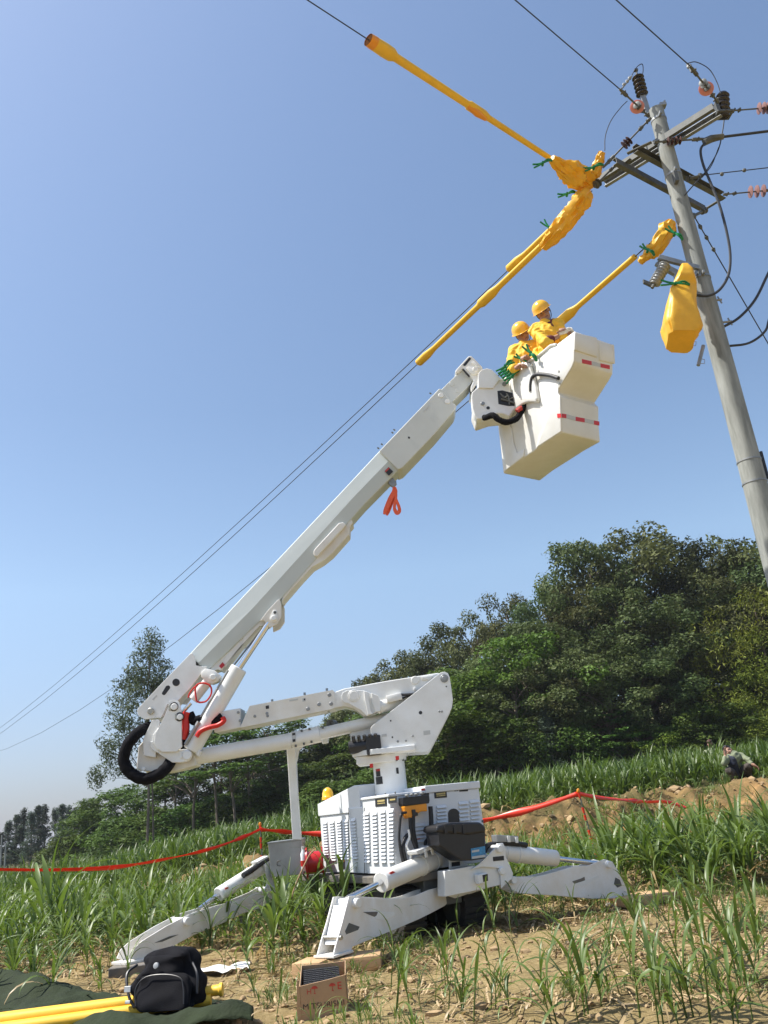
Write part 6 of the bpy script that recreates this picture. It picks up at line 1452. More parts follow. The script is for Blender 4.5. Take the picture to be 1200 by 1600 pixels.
# clamps on the bucket rim
clip(829, 553, 8.62, -1.15, .13, "green clamp hooked over the bucket rim between the workers")
clip(815, 562, 8.85, -.8, .10, "small green clamp in the left worker's hands")
for i in range(5):
    c = clip(789 + i * 3.0, 573 + i * 3.6, 9.02 - i * .02, .6, .12, ["leftmost of the five green clamps hung in a row left of the bucket", "second from the left of the five green clamps left of the bucket", "middle one of the five green clamps hung left of the bucket", "fourth from the left of the five green clamps left of the bucket", "last of the five green clamps, nearest the bucket's mount cover"][i], None); c["group"] = "row of green clamps hung left of the bucket"
# squatting man on the bank
Ys = 19.6
def V_(x, y, dy=0): return U(1040 + x / 7.5, 1130 + y / 7.5, Ys + dy)
def squat():
    hz = V_(735, 330); ft1, ft2 = V_(845, 745, -.15), V_(985, 700, .15)
    gz = ground_h(ft1.x, Ys); o = thing("person", (ft1.x, Ys, gz), "man squatting on the earth bank, one hand at his brow, other arm over his knee", "person")
    face, up = (-.35, -.75, .10), (-.50, -.1, .86)
    hp, paint, P = head_parts(hz, face, up, 1.05)
    sl_, sr_ = V_(720, 420, -.05), V_(880, 395, .02); mid = (sl_ + sr_) / 2; pel = V_(830, 640, .25)
    k1, k2 = V_(745, 560, -.30), V_(975, 500, -.22); e1, e2 = V_(690, 470, -.30), V_(960, 420, -.15); wr1, wr2 = V_(700, 375, -.25), V_(1015, 480, -.3)
    body = hp + [('c', hz.lerp(mid, .35), mid, .055, .06), ('c', mid, pel, .13, .14), ('c', sl_, sr_, .07, .07)]
    body += [('c', pel, k1, .085, .06), ('c', k1, ft1, .055, .04), ('c', pel, k2, .085, .06), ('c', k2, ft2, .055, .04)]
    body += [('c', sl_, e1, .05, .04), ('c', e1, wr1, .038, .028), ('c', sr_, e2, .05, .042), ('c', e2, wr2, .04, .03)]
    body += hand_parts(wr1, (.1, 0, 1), (.6, -.6, 0), 1.15, .35, 1) + hand_parts(wr2, (.8, -.2, -.6), (-.3, 0, -1), 1.2, .6, 1)
    blob("body", body, .012, SKINM, o, 2, paint)
    blob("shirt", [('c', mid, pel.lerp(mid, .25), .155, .16), ('c', sl_, sr_, .095, .095), ('c', sl_, e1, .075, .065), ('c', e1, e1.lerp(wr1, .6), .062, .05), ('c', sr_, e2, .08, .065), ('c', e2, e2.lerp(wr2, .75), .065, .052)], .014, [M['khaki']], o, 3, None, .022, 8)
    blob("vest", [('c', mid.lerp(pel, .1) + Vector((-.08, -.10, 0)), pel.lerp(mid, .2) + Vector((-.06, -.12, 0)), .10, .12), ('c', mid + Vector((-.14, -.06, .02)), mid + Vector((-.1, -.1, -.1)), .06, .08)], .014, [M['trousgrey']], o, 3, None, .015, 8)
    blob("trousers", [('c', pel, k1, .115, .085), ('c', k1, k1.lerp(ft1, .85), .08, .055), ('c', pel, k2, .115, .085), ('c', k2, k2.lerp(ft2, .8), .08, .055), ('c', pel, pel + Vector((.0, 0, .05)), .15, .15)], .014, [M['trous']], o, 3, None, .018, 9)
    for f_ in (ft1, ft2):
        mb = MB(); q = Vector((f_.x, f_.y, ground_h(f_.x, f_.y) + .02)); tube(mb, spline([q + Vector((.05, .08, .04)), q + Vector((0, 0, .045)), q + Vector((-.07, -.1, .03)), q + Vector((-.10, -.16, .02))], 4), [.035, .04, .045, .048, .05, .05, .05, .048, .045, .042, .04, .035, .02], 10); mb.build("shoe", M['plast'], o, smooth=True)
    f, u, r = basis(face, up); mbh = [('e', P(0, -.03, .055), (.088, .10, .085), Matrix((r, f, u)).transposed()), ('e', P(0, .03, .10), (.07, .06, .035), Matrix((r, f, u)).transposed())]
    blob("hair", mbh, .012, [M['hair']], o, 1, None, .008, 30)
squat()
def standing():
    Yh = 29.0; h = U(1109, 1162, Yh); gz = ground_h(h.x, Yh, False); b = Vector((h.x + .03, Yh, gz)); o = thing("person", b, "man in a reddish cap standing behind the cane, only head and shoulders showing", "person")
    face, up = (-.6, -.7, 0), (0, 0, 1); hp, paint, P = head_parts(h, face, up); mid = h - Vector((0, 0, .26)); sd = Vector((.75, -.6, 0)).normalized(); sa, sb = mid - sd * .19, mid + sd * .19
    pel = mid - Vector((0, 0, .55)); hgt = max(.25, pel.z - gz)
    body = hp + [('c', h - Vector((0, 0, .05)), mid, .055, .06), ('c', mid, pel, .12, .12), ('c', sa, sb, .06, .06)]
    for s_, q in ((-1, sa), (1, sb)): e = q + sd * s_ * .07 - Vector((0, 0, .28)); w = e + Vector((-.05, -.12, -.2)); body += [('c', q, e, .05, .04), ('c', e, w, .038, .028)] + hand_parts(w, (-.1, -.2, -1), (-.6, 0, 0), 1.1, .5, s_); body += [('c', pel + sd * s_ * .09, b + sd * s_ * .1, .08, .04)]
    blob("body", body, .014, SKINM, o, 2, paint)
    blob("shirt", [('c', mid, pel, .15, .15), ('c', sa, sb, .085, .085), ('c', sa, sa - sd * .07 - Vector((0, 0, .26)), .07, .06), ('c', sb, sb + sd * .07 - Vector((0, 0, .26)), .07, .06)], .016, [M['khaki']], o, 3, None, .02, 8)
    f, u, r = basis(face, up); Rm = Matrix((r, f, u)).transposed(); blob("cap", [('e', P(0, -.012, .065), (.088, .105, .075), Rm), ('e', P(0, .10, .055), (.06, .06, .012), Rm)], .012, [M['brown']], o, 1)
standing()
# ------------------------------------------------------------------ barrier tape and stakes
def stake(top_px, Y, label, leanx=0.0):
    t = U(*top_px, Y); b = Vector((t.x + leanx, Y, ground_h(t.x, Y))); o = thing("marker_stake", b, label, "stake"); mb = MB(); tube(mb, [b - Vector((0, 0, .2)), b.lerp(t, .5) + Vector((.01, 0, 0)), t + Vector((0, 0, .02))], .012, 8); mb.build("stake_rod", M['dsteel'], o, smooth=True)
    mb = MB()
    for k in range(9):
        q = b.lerp(t, .12 + .1 * k); d = (t - b).normalized()
        if k % 3 != 1: tube(mb, [q, q + d * .09], [.018, .022], 8)
    mb.build("tape_wrap", M['redtape'], o, smooth=True)
    mb = MB(); lathe(mb, t, (0, 0, 1), [(0, .02), (.02, .03), (.05, .022), (.06, .005)], 10); mb.build("stake_tip", M['orange'], o, smooth=True)
    return t
t1 = stake((406.5, 1290), 16.2, "left barrier stake wound with red tape, behind the rear leg"); t2 = stake((904, 1238), 14.6, "right barrier stake wound with red tape, right of the cabinet", .12)
def tape(pts, Ys_, label, w0=.055, tw=3.0, group=None):
    P = spline([U(x, y, Y) for (x, y), Y in zip(pts, Ys_)], 14); mb = MB(); m = len(P); vs = []
    for i, p in enumerate(P):
        d = (P[min(i + 1, m - 1)] - P[max(0, i - 1)]).normalized(); u = Vector((0, 0, 1)); s = d.cross(u).normalized(); a = tw * noise.noise(Vector((i * .035, tw, .3))); v = (u * math.cos(a) + s * math.sin(a)) * w0 * (.72 + .65 * noise.noise(Vector((i * .13, 4, tw))))
        vs += [p + v, p, p - v]
    fs = []
    for i in range(m - 1): fs += [(i * 3, i * 3 + 1, i * 3 + 4, i * 3 + 3), (i * 3 + 1, i * 3 + 2, i * 3 + 5, i * 3 + 4)]
    mb.add(vs, fs); o = mb.build("barrier_tape", M['redtape'], None, smooth=True); s_ = o.modifiers.new("film", 'SOLIDIFY'); s_.thickness = .001
    return tag(o, label, "barrier tape")
tape([(-60, 1357), (0, 1358.5), (90, 1359), (180, 1355), (260, 1342), (330, 1326), (380, 1308), (406, 1296)], [11.5, 12.0, 12.8, 13.6, 14.5, 15.3, 15.9, 16.15], "long red barrier tape sagging from the left edge to the left stake", .040, 2.6)
tape([(407, 1296), (450, 1300), (500, 1303), (600, 1303), (700, 1294), (757, 1282), (830, 1264), (904, 1240)], [16.15, 16.1, 16.0, 15.7, 15.3, 15.1, 14.8, 14.6], "red barrier tape passing behind the lift between the two stakes", .052, 1.3)
tape([(904, 1240), (935, 1246), (975, 1250), (1010, 1253), (1040, 1253), (1075, 1262)], [14.6, 15.2, 15.9, 16.5, 17.0, 17.4], "red barrier tape running from the right stake to the earth bank", .042, 1.9)
# broken stones and a board on the bank
for (x, y, r, m_, lb) in [(1077, 1243, .13, 'card', "pale flat stone on top of the earth bank"), (1055, 1238, .16, 'clod', "reddish lump of earth left of the pale stone"), (1064, 1248, .10, 'clod', "dark clod under the pale stone on the bank")]:
    g = U(x, y, 19.0); mb = MB(); rock_mb(mb, (g.x, g.y, max(g.z, ground_h(g.x, g.y) + r * .2)), r, x * .1); tag(mb.build("stone", M[m_], None), lb, "stone")
# ------------------------------------------------------------------ timber blocks
def block(pxs, z, h, m='wood', label="", back=.3, name="timber_block"):
    a, b = G(*pxs[0], z), G(*pxs[1], z); d = b - a; d.z = 0; n = Vector((-d.y, d.x, 0)).normalized() * back; mb = MB()
    pts = []
    zb = min(a.z, ground_h(a.x, a.y)) - .02
    prism(mb, [Vector((a.x, a.y, zb)), Vector((b.x, b.y, zb)), Vector((b.x, b.y, zb)) + n, Vector((a.x, a.y, zb)) + n], Vector((0, 0, z - zb)), .008)
    return tag(mb.build(name, M[m], None, angle=40), label, "timber block")
block([(455, 1506), (499, 1504)], .115, 0, label="short pale timber block left of the near leg's foot", back=.28)
block([(501, 1502), (594, 1492)], .105, 0, label="long brown timber block under the near leg's foot", back=.34)
q = f2; mb = MB(); box(mb, Vector((f2.x + .18, f2.y - .02, .05)), Vector((.62, .12, 0)), Vector((-.08, .34, 0)), Vector((0, 0, .09)), .008); tag(mb.build("timber_block", M['wood'], None), "pale timber board under the right-hand leg's foot", "timber block")
q = f3; mb = MB(); box(mb, Vector((f3.x + .02, f3.y, .03)), Vector((.5, .05, 0)), Vector((-.05, .4, 0)), Vector((0, 0, .10)), .008); tag(mb.build("timber_block", M['deck'], None), "dark timber block under the rear left leg's foot", "timber block")
# ------------------------------------------------------------------ cardboard box
def cbox():
    BL, BR = G(471, 1595, .0), G(545, 1586, .0); d = BR - BL; d.z = 0; W = d.length; d.normalize(); n = Vector((-d.y, d.x, 0)); H = .238; D = .31
    BL = Vector((BL.x, BL.y, 0)); o = thing("cardboard_box", BL + d * W / 2 + n * D / 2, "open brown cardboard box with black and red print holding black ribbed mats", "box"); t = .006; up = Vector((0, 0, 1)); tl_ = R(7); up, n = (up * math.cos(tl_) - n * math.sin(tl_)), (n * math.cos(tl_) + up * math.sin(tl_))
    def wall(nm, a, b, h0=H, h1=H):
        a = Vector(a); b = Vector(b); w = (b - a).normalized(); m = up.cross(w) * t; mb = MB()
        zz_ = up * -.02; vs = [a + zz_, b + zz_, b + up * h1, a.lerp(b, .6) + up * (h0 + (h1 - h0) * .6 - .003), a + up * h0]; prism(mb, vs, m, .001, 1); return mb.build(nm, M['card'], o)
    front = wall("front_panel", BL, BL + d * W, .200, H); wall("side_panel", BL + d * W, BL + d * W + n * D, H, H * 1.0); wall("back_panel", BL + d * W + n * D, BL + n * D, H * .99, H); wall("side_panel", BL + n * D, BL, H, .200)
    mb = MB(); box(mb, BL + d * W / 2 + n * D / 2 + up * .0, d * (W - .01), n * (D - .01), up * .01); mb.build("box_floor", M['card'], o)
    mb = MB(); prism(mb, [BL - d * .03 - n * .004, BL - d * .0 - n * .004, BL - n * .004 + up * .235, BL - d * .012 - n * .004 + up * .235], n * .004, 0); mb.build("torn_flap", M['card'], o)
    mb = MB(); text_mesh(mb, "MITSUBISHI", BL + d * W * .49 - n * .0012 + up * .075, d, up, .048, -n, bold=.0, sx=1.12); mb.build("printed_word", M['ink'], front)
    mb = MB()
    def glyph_umb(c, s, flip=1):
        vs = [c + d * s * .5 * math.cos(a) + up * s * .42 * math.sin(a) * flip for a in [math.pi * k / 8 for k in range(9)]]; prism(mb, vs, -n * .001, 0); b0 = c - d * s * .04; prism(mb, [b0, b0 + d * s * .08, b0 + d * s * .08 - up * s * .6 * flip, b0 - up * s * .6 * flip], -n * .001, 0)
        prism(mb, [b0 - up * s * .6 * flip - d * s * .12, b0 + d * s * .2 - up * s * .6 * flip, b0 + d * s * .2 - up * s * .68 * flip, b0 - d * s * .12 - up * s * .68 * flip], -n * .001, 0)
    o_ = BL - n * .0012
    glyph_umb(o_ + d * W * .32 + up * .176, .042); glyph_umb(o_ + d * W * .70 + up * .180, .042)
    text_mesh(mb, "E", o_ + d * W * .85 + up * .176, d, up, .062, -n, bold=.01); text_mesh(mb, "H", o_ + d * W * .20 + up * .162, d, up, .046, -n, bold=.0)
    mb.build("printed_symbols", M['redink'], front)
    # ribbed black mats
    mt = thing("ribbed_mat", BL + d * W * .45 + n * D * .5 + up * .1, "stack of black ribbed mats lying in the cardboard box", "mat"); mb = MB()
    c0 = BL + d * W * .46 + n * D * .52 + up * .178; ax = (d + up * .0).normalized(); bx = (n + up * .22 - d * .05).normalized(); nz_ = ax.cross(bx)
    for L_ in range(4):
        c = c0 - nz_ * (.014 * L_); box(mb, c, ax * W * .80, bx * D * .80, nz_ * .008)
    for i in range(9):
        for j in range(11):
            c = c0 + ax * W * .8 * ((i + .5) / 9 - .5) + bx * D * .8 * ((j + .5) / 11 - .5) + nz_ * .008; box(mb, c, ax * .024, bx * .012, nz_ * .012)
    mb.build("mat_surface", M['black'], mt)
cbox()
# ------------------------------------------------------------------ canvas sheet
def canvas():
    nu, nv = 70, 40; g = {}
    c00, c10, c11, c01 = G(-60, 1640, .02), G(395, 1606, .02), G(372, 1566, .02), G(-60, 1548, .02)
    vs = []
    for j in range(nv + 1):
        for i in range(nu + 1):
            u, v = i / nu, j / nv; p = c00.lerp(c10, u).lerp(c01.lerp(c11, u), v)
            z = .025 + .03 * noise.noise(Vector((p.x * 3, p.y * 3, 1))) + .02 * abs(noise.noise(Vector((p.x * 7, p.y * 7, 4))))
            z += .13 * math.exp(-((v - 1) / .22) ** 2) * (math.exp(-((u - .25) / .20) ** 2) * 1.25 + .05)       # rolled hump at the back left
            z += .075 * math.exp(-((v - .12) / .13) ** 2) * sstep((u - .30) / .3) * (1 + .3 * math.sin(u * 16))
            z += .05 * math.exp(-((u - .97) / .05) ** 2) * math.exp(-((v - .4) / .35) ** 2)
            vs.append((p.x + .02 * math.sin(v * 9), p.y + .02 * math.sin(u * 14), ground_h(p.x, p.y) + z))
    fs = [(j * (nu + 1) + i, j * (nu + 1) + i + 1, (j + 1) * (nu + 1) + i + 1, (j + 1) * (nu + 1) + i) for j in range(nv) for i in range(nu)]
    mb = MB(); mb.add(vs, fs); o = mb.build("canvas_sheet", M['tarp'], None, smooth=True); s = o.modifiers.new("cloth", 'SOLIDIFY'); s.thickness = .004
    tag(o, "dark green canvas sheet spread on the ground under the yellow tubes and backpack", "tarpaulin")
canvas()
# yellow spare covers lying on the canvas
def lying(pxa, pxb, za, zb_, ra, rb, label, flare=True):
    a, b = G(*pxa, za), G(*pxb, zb_); mb = MB(); P = [a.lerp(b, t) for t in (0, .25, .5, .75, .955, .96, .985, .99, 1)]; rr = [ra + (rb - ra) * t for t in (0, .25, .5, .75, .955)] + ([rb * 1.0, rb * 1.0, rb * 1.25, rb * 1.25] if flare else [rb * .99] * 4)
    tube(mb, P, rr, 18, fn=lambda i, t: 1 - .12 * abs(math.sin(t))); return tag(mb.build("line_cover", M['yell'], None, angle=45), label, "insulating cover")
lying((-80, 1606), (348, 1546), .10, .14, .062, .040, "long yellow line cover lying on the canvas, its flared end right of the backpack")
lying((-60, 1618), (330, 1562), .06, .09, .055, .042, "yellow line cover lying in front of the flared one", False)
lying((60, 1604), (300, 1570), .05, .06, .035, .04, "short yellow line cover nearest the front edge of the canvas", False)
# ------------------------------------------------------------------ backpack
def backpack():
    c = G(262, 1582, .05); o = thing("backpack", (c.x, c.y, 0), "black backpack standing on the green canvas, leaning over the yellow tubes", "backpack")
    s = G(300, 1580, .05) - G(225, 1584, .05); s.z = 0; s.normalize(); b = Vector((-s.y, s.x, 0)); u = (Vector((0, 0, 1)) + b * .38 - s * .12).normalized(); base = c + Vector((0, 0, .02))
    def shape(name, w, h, dp, off, m, z0=0, pw=2.6, wr=.012, taper=.3, kp=5.5):
        vs = []; nr, nn = 22, 36
        for i in range(nr + 1):
            t = i / nr; k = (1 - abs(2 * t - 1) ** kp) ** (1 / kp); k = max(k, .03); kw = k * (1 - taper * t ** 2); bulge = 1 - .35 * t
            for q in range(nn):
                a = 2 * math.pi * q / nn; ca, sa = math.cos(a), math.sin(a); ca = math.copysign(abs(ca) ** (2 / pw), ca); sa = math.copysign(abs(sa) ** (2 / pw), sa)
                p = base + off + s * ca * w / 2 * kw + b * sa * dp / 2 * k * bulge + u * (z0 + t * h)
                p += (s * ca + b * sa) * wr * noise.noise(p * 11) * 2.0; vs.append(p)
        fs = [(i * nn + q, i * nn + (q + 1) % nn, (i + 1) * nn + (q + 1) % nn, (i + 1) * nn + q) for i in range(nr) for q in range(nn)] + [tuple(range(nn)), tuple(nr * nn + q for q in range(nn))]
        mb = MB(); mb.add(vs, fs); return mb.build(name, M[m], o, smooth=True)
    shape("main_bag", .50, .40, .28, Vector((0, 0, 0)), 'cloth', pw=4.0, wr=.030, taper=.44)
    fp = shape("front_pocket", .42, .24, .10, -b * .12 + s * .03, 'cloth', .01, 4.0, .012, .14)
    shape("top_flap", .34, .13, .20, -b * .05 - s * .01, 'cloth', .23, 3.0, .022, .1)
    mb = MB(); pf = lambda x, z, f=.17: base + s * x + u * z - b * f
    tube(mb, spline([pf(-.15, .06), pf(-.16, .17), pf(-.09, .235), pf(.05, .245), pf(.17, .22), pf(.20, .16), pf(.21, .06)], 5), .004, 6); mb.build("zip", M['plast'], fp, smooth=True)
    mb = MB(); lathe(mb, base - s * .02 - b * .155 + u * .30, -b + u * .3, [(0, .022), (.012, .020), (.014, .012)], 14); mb.build("round_badge", M['steel'], o, smooth=True)
    mb = MB(); tube(mb, spline([base - s * .24 - b * .04 + u * .30, base - s * .28 - b * .1 + u * .25, base - s * .24 - b * .12 + u * .12, base - s * .20 - b * .10 + u * .04], 6), .010, 8); mb.build("side_strap", M['plast'], o, smooth=True)
    mb = MB(); box(mb, base - s * .25 - b * .12 + u * .16, s * .05, b * .02, u * .04, .003); box(mb, base - s * .24 - b * .12 + u * .08, s * .04, b * .02, u * .02, .003); mb.build("buckle", M['steel'], o)
    mb = MB(); tube(mb, spline([base - s * .04 + u * .355, base + u * .39 + b * .02, base + s * .05 + u * .355], 6), .012, 8); mb.build("handle", M['plast'], o, smooth=True)
    mb = MB(); tube(mb, spline([base + s * .20 - b * .05 + u * .29, base + s * .26 - b * .09 + u * .22, base + s * .26 - b * .08 + u * .10], 6), .009, 8); mb.build("side_strap", M['plast'], o, smooth=True)
backpack()
# pale plastic scrap among the plants
mb = MB(); g = G(345, 1512, .05); vs = []
for j in range(9):
    for i in range(13):
        x = (i / 12 - .5) * .5; y = (j / 8 - .5) * .25; vs.append((g.x + x, g.y + y, ground_h(g.x, g.y) + .05 + .05 * noise.noise(Vector((x * 9, y * 9, 2)))))
mb.add(vs, [(j * 13 + i, j * 13 + i + 1, (j + 1) * 13 + i + 1, (j + 1) * 13 + i) for j in range(8) for i in range(12)]); tag(mb.build("plastic_scrap", M['glove'], None, smooth=True), "crumpled pale plastic scrap lying between the canvas and the near leg", "litter")
# ------------------------------------------------------------------ trees
def leaf_mat(name, dark, light, objvar=0.38, trans=0.25, scale=0.9):
    return mat(name, light, 0.5, scale=scale, col2=dark, trans=trans, objvar=objvar, detail=5, contrast=0.05, spec=0.12)
M['lf_dark'] = leaf_mat("dark_leaf", (0.038, 0.056, 0.018), (0.105, 0.132, 0.048))
M['lf_olive'] = leaf_mat("olive_leaf", (0.056, 0.068, 0.024), (0.145, 0.16, 0.06))
M['lf_mid'] = leaf_mat("mid_green_leaf", (0.042, 0.082, 0.016), (0.12, 0.19, 0.04))
M['lf_bright'] = leaf_mat("fresh_green_leaf", (.055,.115,.018), (.125,.215,.038))
M['lf_bamboo'] = leaf_mat("yellow_green_leaf", (.105,.140,.022), (.250,.290,.055))
M['lf_euc'] = leaf_mat("grey_green_leaf", (0.05, 0.068, 0.034), (0.12, 0.145, 0.075), objvar=0.1)
M['lf_coni'] = leaf_mat("blue_green_needles", (0.04, 0.058, 0.038), (0.085, 0.11, 0.072))
M['bark'] = mat("grey_brown_bark", (0.16, 0.125, 0.095), 0.9, var=0.3, scale=3, stretch=(3, 3, 0.6), bump=0.5, bscale=12)
M['barkpale'] = mat("pale_smooth_bark", (0.30, 0.27, 0.22), 0.8, var=0.25, scale=3, stretch=(3, 3, 0.6), bump=0.3, bscale=12)

def leaves(centres, rng, n_per, size, flat=0.6, up=0.6, weep=0.0, aspect=0.5):
    """leaf faces gathered round cluster centres [(x, y, z, r)]; returns V, Q"""
    Vs = []
    for cx, cy, cz, r in centres:
        n = max(4, int(n_per * (r ** 2)))
        d = rng.normal(size=(n, 3)); d /= np.linalg.norm(d, axis=1)[:, None]
        rad = r * rng.uniform(0.25, 1.0, (n, 1)) ** 0.45
        # small uneven lumps inside the clump
        lump = 1 + 0.25 * np.sin(d[:, :1] * 5 + cx * 3) * np.sin(d[:, 1:2] * 5 + cy * 3)
        P = d * rad * lump; P[:, 2] *= flat; P += (cx, cy, cz)
        if weep: P[:, 2] -= weep * r * (rng.random(n) ** 2)
        nrm = d * 0.6 + rng.normal(size=(n, 3)) * 0.55; nrm[:, 2] += up; nrm /= np.linalg.norm(nrm, axis=1)[:, None]
        t = rng.normal(size=(n, 3)); t[:, 2] -= weep * 2; t -= nrm * (t * nrm).sum(1)[:, None]; t /= np.linalg.norm(t, axis=1)[:, None]
        b = np.cross(nrm, t); s = size * rng.uniform(0.6, 1.25, (n, 1))
        q = np.stack([P - t * s, P + b * s * aspect, P + t * s, P - b * s * aspect], 1)
        Vs.append(q.reshape(-1, 3))
    V = np.concatenate(Vs); return V, np.arange(len(V)).reshape(-1, 4)
def branches(mb, base, top, r, tips, rng, low=0.15):
    """tapered trunk from base to top and limbs to the clump centres"""
    P = [Vector(base), Vector(base).lerp(top, 0.35) + Vector((rng.uniform(-.15, .15), rng.uniform(-.15, .15), 0)), Vector(base).lerp(top, 0.7) + Vector((rng.uniform(-.2, .2), rng.uniform(-.2, .2), 0)), Vector(top)]
    P = spline(P, 4); n = len(P)
    tube(mb, P, [r * (1 - 0.8 * i / n) for i in range(n)], 7)
    for t in tips:
        t = Vector(t); k = min(n - 2, max(1, int(n * max(low, (t.z - base[2]) / (top[2] - base[2]) - 0.22)))); q = P[k]
        m1 = q.lerp(t, 0.5) + Vector((0, 0, (t - q).length * 0.12))
        rr = r * 0.42 * (1 - 0.5 * k / n)
        tube(mb, spline([q, m1, t], 3), [rr, rr * .8, rr * .65, rr * .5, rr * .35, rr * .22, rr * .12], 5)
KIN = {}
def crown_proto(kind, variant):
    """meshes of unit kinds, built once: crown ~ W wide, H high, base of tree at origin"""
    key = (kind, variant)
    if key in KIN: return KIN[key]
    rg = np.random.default_rng(100 + variant * 17 + sum(map(ord, kind))); pr = random.Random(variant * 31 + len(kind))
    C = []; lm = 'lf_dark'; bark = 'bark'
    if kind in ('broad', 'olive'):
        W, H = 8.0, 11.0; lm = 'lf_dark' if kind == 'broad' else 'lf_olive'
        for _ in range(84):
            a = pr.uniform(0, 6.28); z = pr.uniform(-0.75, 1) ; rr = math.sqrt(max(0.0, 1 - z * z)) * pr.uniform(0.55, 1.05); lob = 1 + 0.22 * math.sin(a * 3 + variant) + 0.12 * math.sin(a * 5 + z * 4)
            C.append((math.cos(a) * rr * W / 2 * lob, math.sin(a) * rr * W / 2 * lob, 7.0 + z * 3.9 * (1 + .15 * math.sin(a * 2 + variant)), pr.uniform(0.45, 1.0)))
        V, Q = leaves(C, rg, 300, 0.118, flat=0.7, up=0.75); tips = C[::3]; tr = 0.22
    elif kind in ('bright', 'mid'):
        W, H = 6.0, 8.5; lm = 'lf_bright' if kind == 'bright' else 'lf_mid'
        for _ in range(62):
            a = pr.uniform(0, 6.28); z = pr.uniform(-0.95, 1); rr = math.sqrt(max(0.0, 1 - z * z)) * pr.uniform(0.4, 1.05); lob = 1 + 0.3 * math.sin(a * 3 + variant * 2)
            C.append((math.cos(a) * rr * W / 2 * lob, math.sin(a) * rr * W / 2 * lob, 4.9 + z * 3.5, pr.uniform(0.45, 0.95)))
        V, Q = leaves(C, rg, 280, 0.115, flat=0.55, up=0.9, aspect=0.55); tips = C[::3]; tr = 0.14
    elif kind == 'bamboo':
        W, H = 6.0, 10.0; lm = 'lf_bamboo'
        for _ in range(60):
            a = pr.uniform(0, 6.28); t = pr.uniform(0.12, 1.0); rr = (0.25 + 0.75 * math.sin(t * 2.6)) * pr.uniform(0.3, 1.0)
            C.append((math.cos(a) * rr * W / 2, math.sin(a) * rr * W / 2, t * 9.6, pr.uniform(0.5, 1.0)))
        V, Q = leaves(C, rg, 200, 0.14, flat=0.9, up=0.3, weep=0.9, aspect=0.2); tips = C[::2]; tr = 0.05
    elif kind == 'slim':            # narrow young eucalypts
        W, H = 3.2, 12.0; lm = 'lf_coni'; bark = 'barkpale'
        for _ in range(90):
            t = pr.uniform(0.14, 1.0); a = pr.uniform(0, 6.28); rr = (1.02 - t) ** 0.85 * pr.uniform(0.2, 1.0)
            C.append((math.cos(a) * rr * W / 2, math.sin(a) * rr * W / 2, t * 11.8, pr.uniform(0.28, 0.5)))
        V, Q = leaves(C, rg, 420, 0.13, flat=1.0, up=0.3, weep=0.3, aspect=0.35); tips = C[::2]; tr = 0.12
    elif kind == 'airy':            # tall bare stem, flat open tiers
        W, H = 5.0, 11.0; lm = 'lf_mid'
        for _ in range(40):
            a = pr.uniform(0, 6.28); z = pr.choice((7.0, 8.3, 9.6, 10.4)) + pr.uniform(-.3, .3); rr = pr.uniform(0.15, 1.0) * (1.2 - (z - 7) * 0.18)
            C.append((math.cos(a) * rr * W / 2, math.sin(a) * rr * W / 2, z, pr.uniform(0.4, 0.8)))
        V, Q = leaves(C, rg, 120, 0.15, flat=0.32, up=1.2, aspect=0.5); tips = C; tr = 0.10
    elif kind == 'bush':
        W, H = 5.0, 4.6; lm = 'lf_mid'
        for _ in range(46):
            a = pr.uniform(0, 6.28); t = pr.uniform(0.02, 1); rr = math.sqrt(max(0, 1 - t * t)) * pr.uniform(0.35, 1.05)
            C.append((math.cos(a) * rr * W / 2, math.sin(a) * rr * W / 2, 0.3 + t * 3.9, pr.uniform(0.5, 0.9)))
        V, Q = leaves(C, rg, 280, 0.11, flat=0.75, up=0.7); tips = C[::3]; tr = 0.08
    mb = MB(); branches(mb, (0, 0, -0.3), Vector((0, 0, H * 0.86)), tr, [(c[0] * .85, c[1] * .85, c[2]) for c in tips], pr)
    KIN[key] = [V.astype(np.float32), Q, mb, M[lm], M[bark], H, W, None, None]
    return KIN[key]
def tree(kind, variant, px_, py_, Y, width, label, name, cat="tree", group=None, hscale=1.0):
    K = crown_proto(kind, variant); H, W = K[5], K[6]
    top = U(px_, py_, Y); gz = ground_h(top.x, Y, False); h = (top.z - gz) * hscale
    o = thing(name, (top.x, Y, gz), label, cat, group)
    sc = Vector((width / W, width / W, h / H))
    o.scale = sc; o.rotation_euler = (0, 0, rnd.uniform(0, 6.28))
    if K[7] is None:
        t = bpy.data.objects.new("trunk", bpy.data.meshes.new("trunk")); b0 = K[2]
        t = b0.build("trunk", K[4], None, smooth=True); c = np_object("crown", K[0], K[1], K[3], smooth=False)
        K[7], K[8] = t, c; t.parent = o; c.parent = o
    else:
        for src in (K[7], K[8]):
            d = src.copy(); COL.objects.link(d); d.parent = o
    return o
DK = "dark broad-crowned tree in the wood on the right hill"
KN = {'broad': "broadleaf_tree", 'olive': "broadleaf_tree", 'mid': "broadleaf_tree", 'bright': "young_tree", 'bamboo': "bamboo_clump", 'slim': "slim_tree", 'airy': "open_crowned_tree", 'bush': "bush"}
CAT = {'bamboo': "bamboo", 'bush': "bush"}
GR = "trees of the wood on the right"; GL = "trees of the wood behind the lift"
def T(kind, v, px_, py_, Y, w, label, group=GR): return tree(kind, v, px_, py_, Y, w, label, KN[kind], CAT.get(kind, "tree"), group)
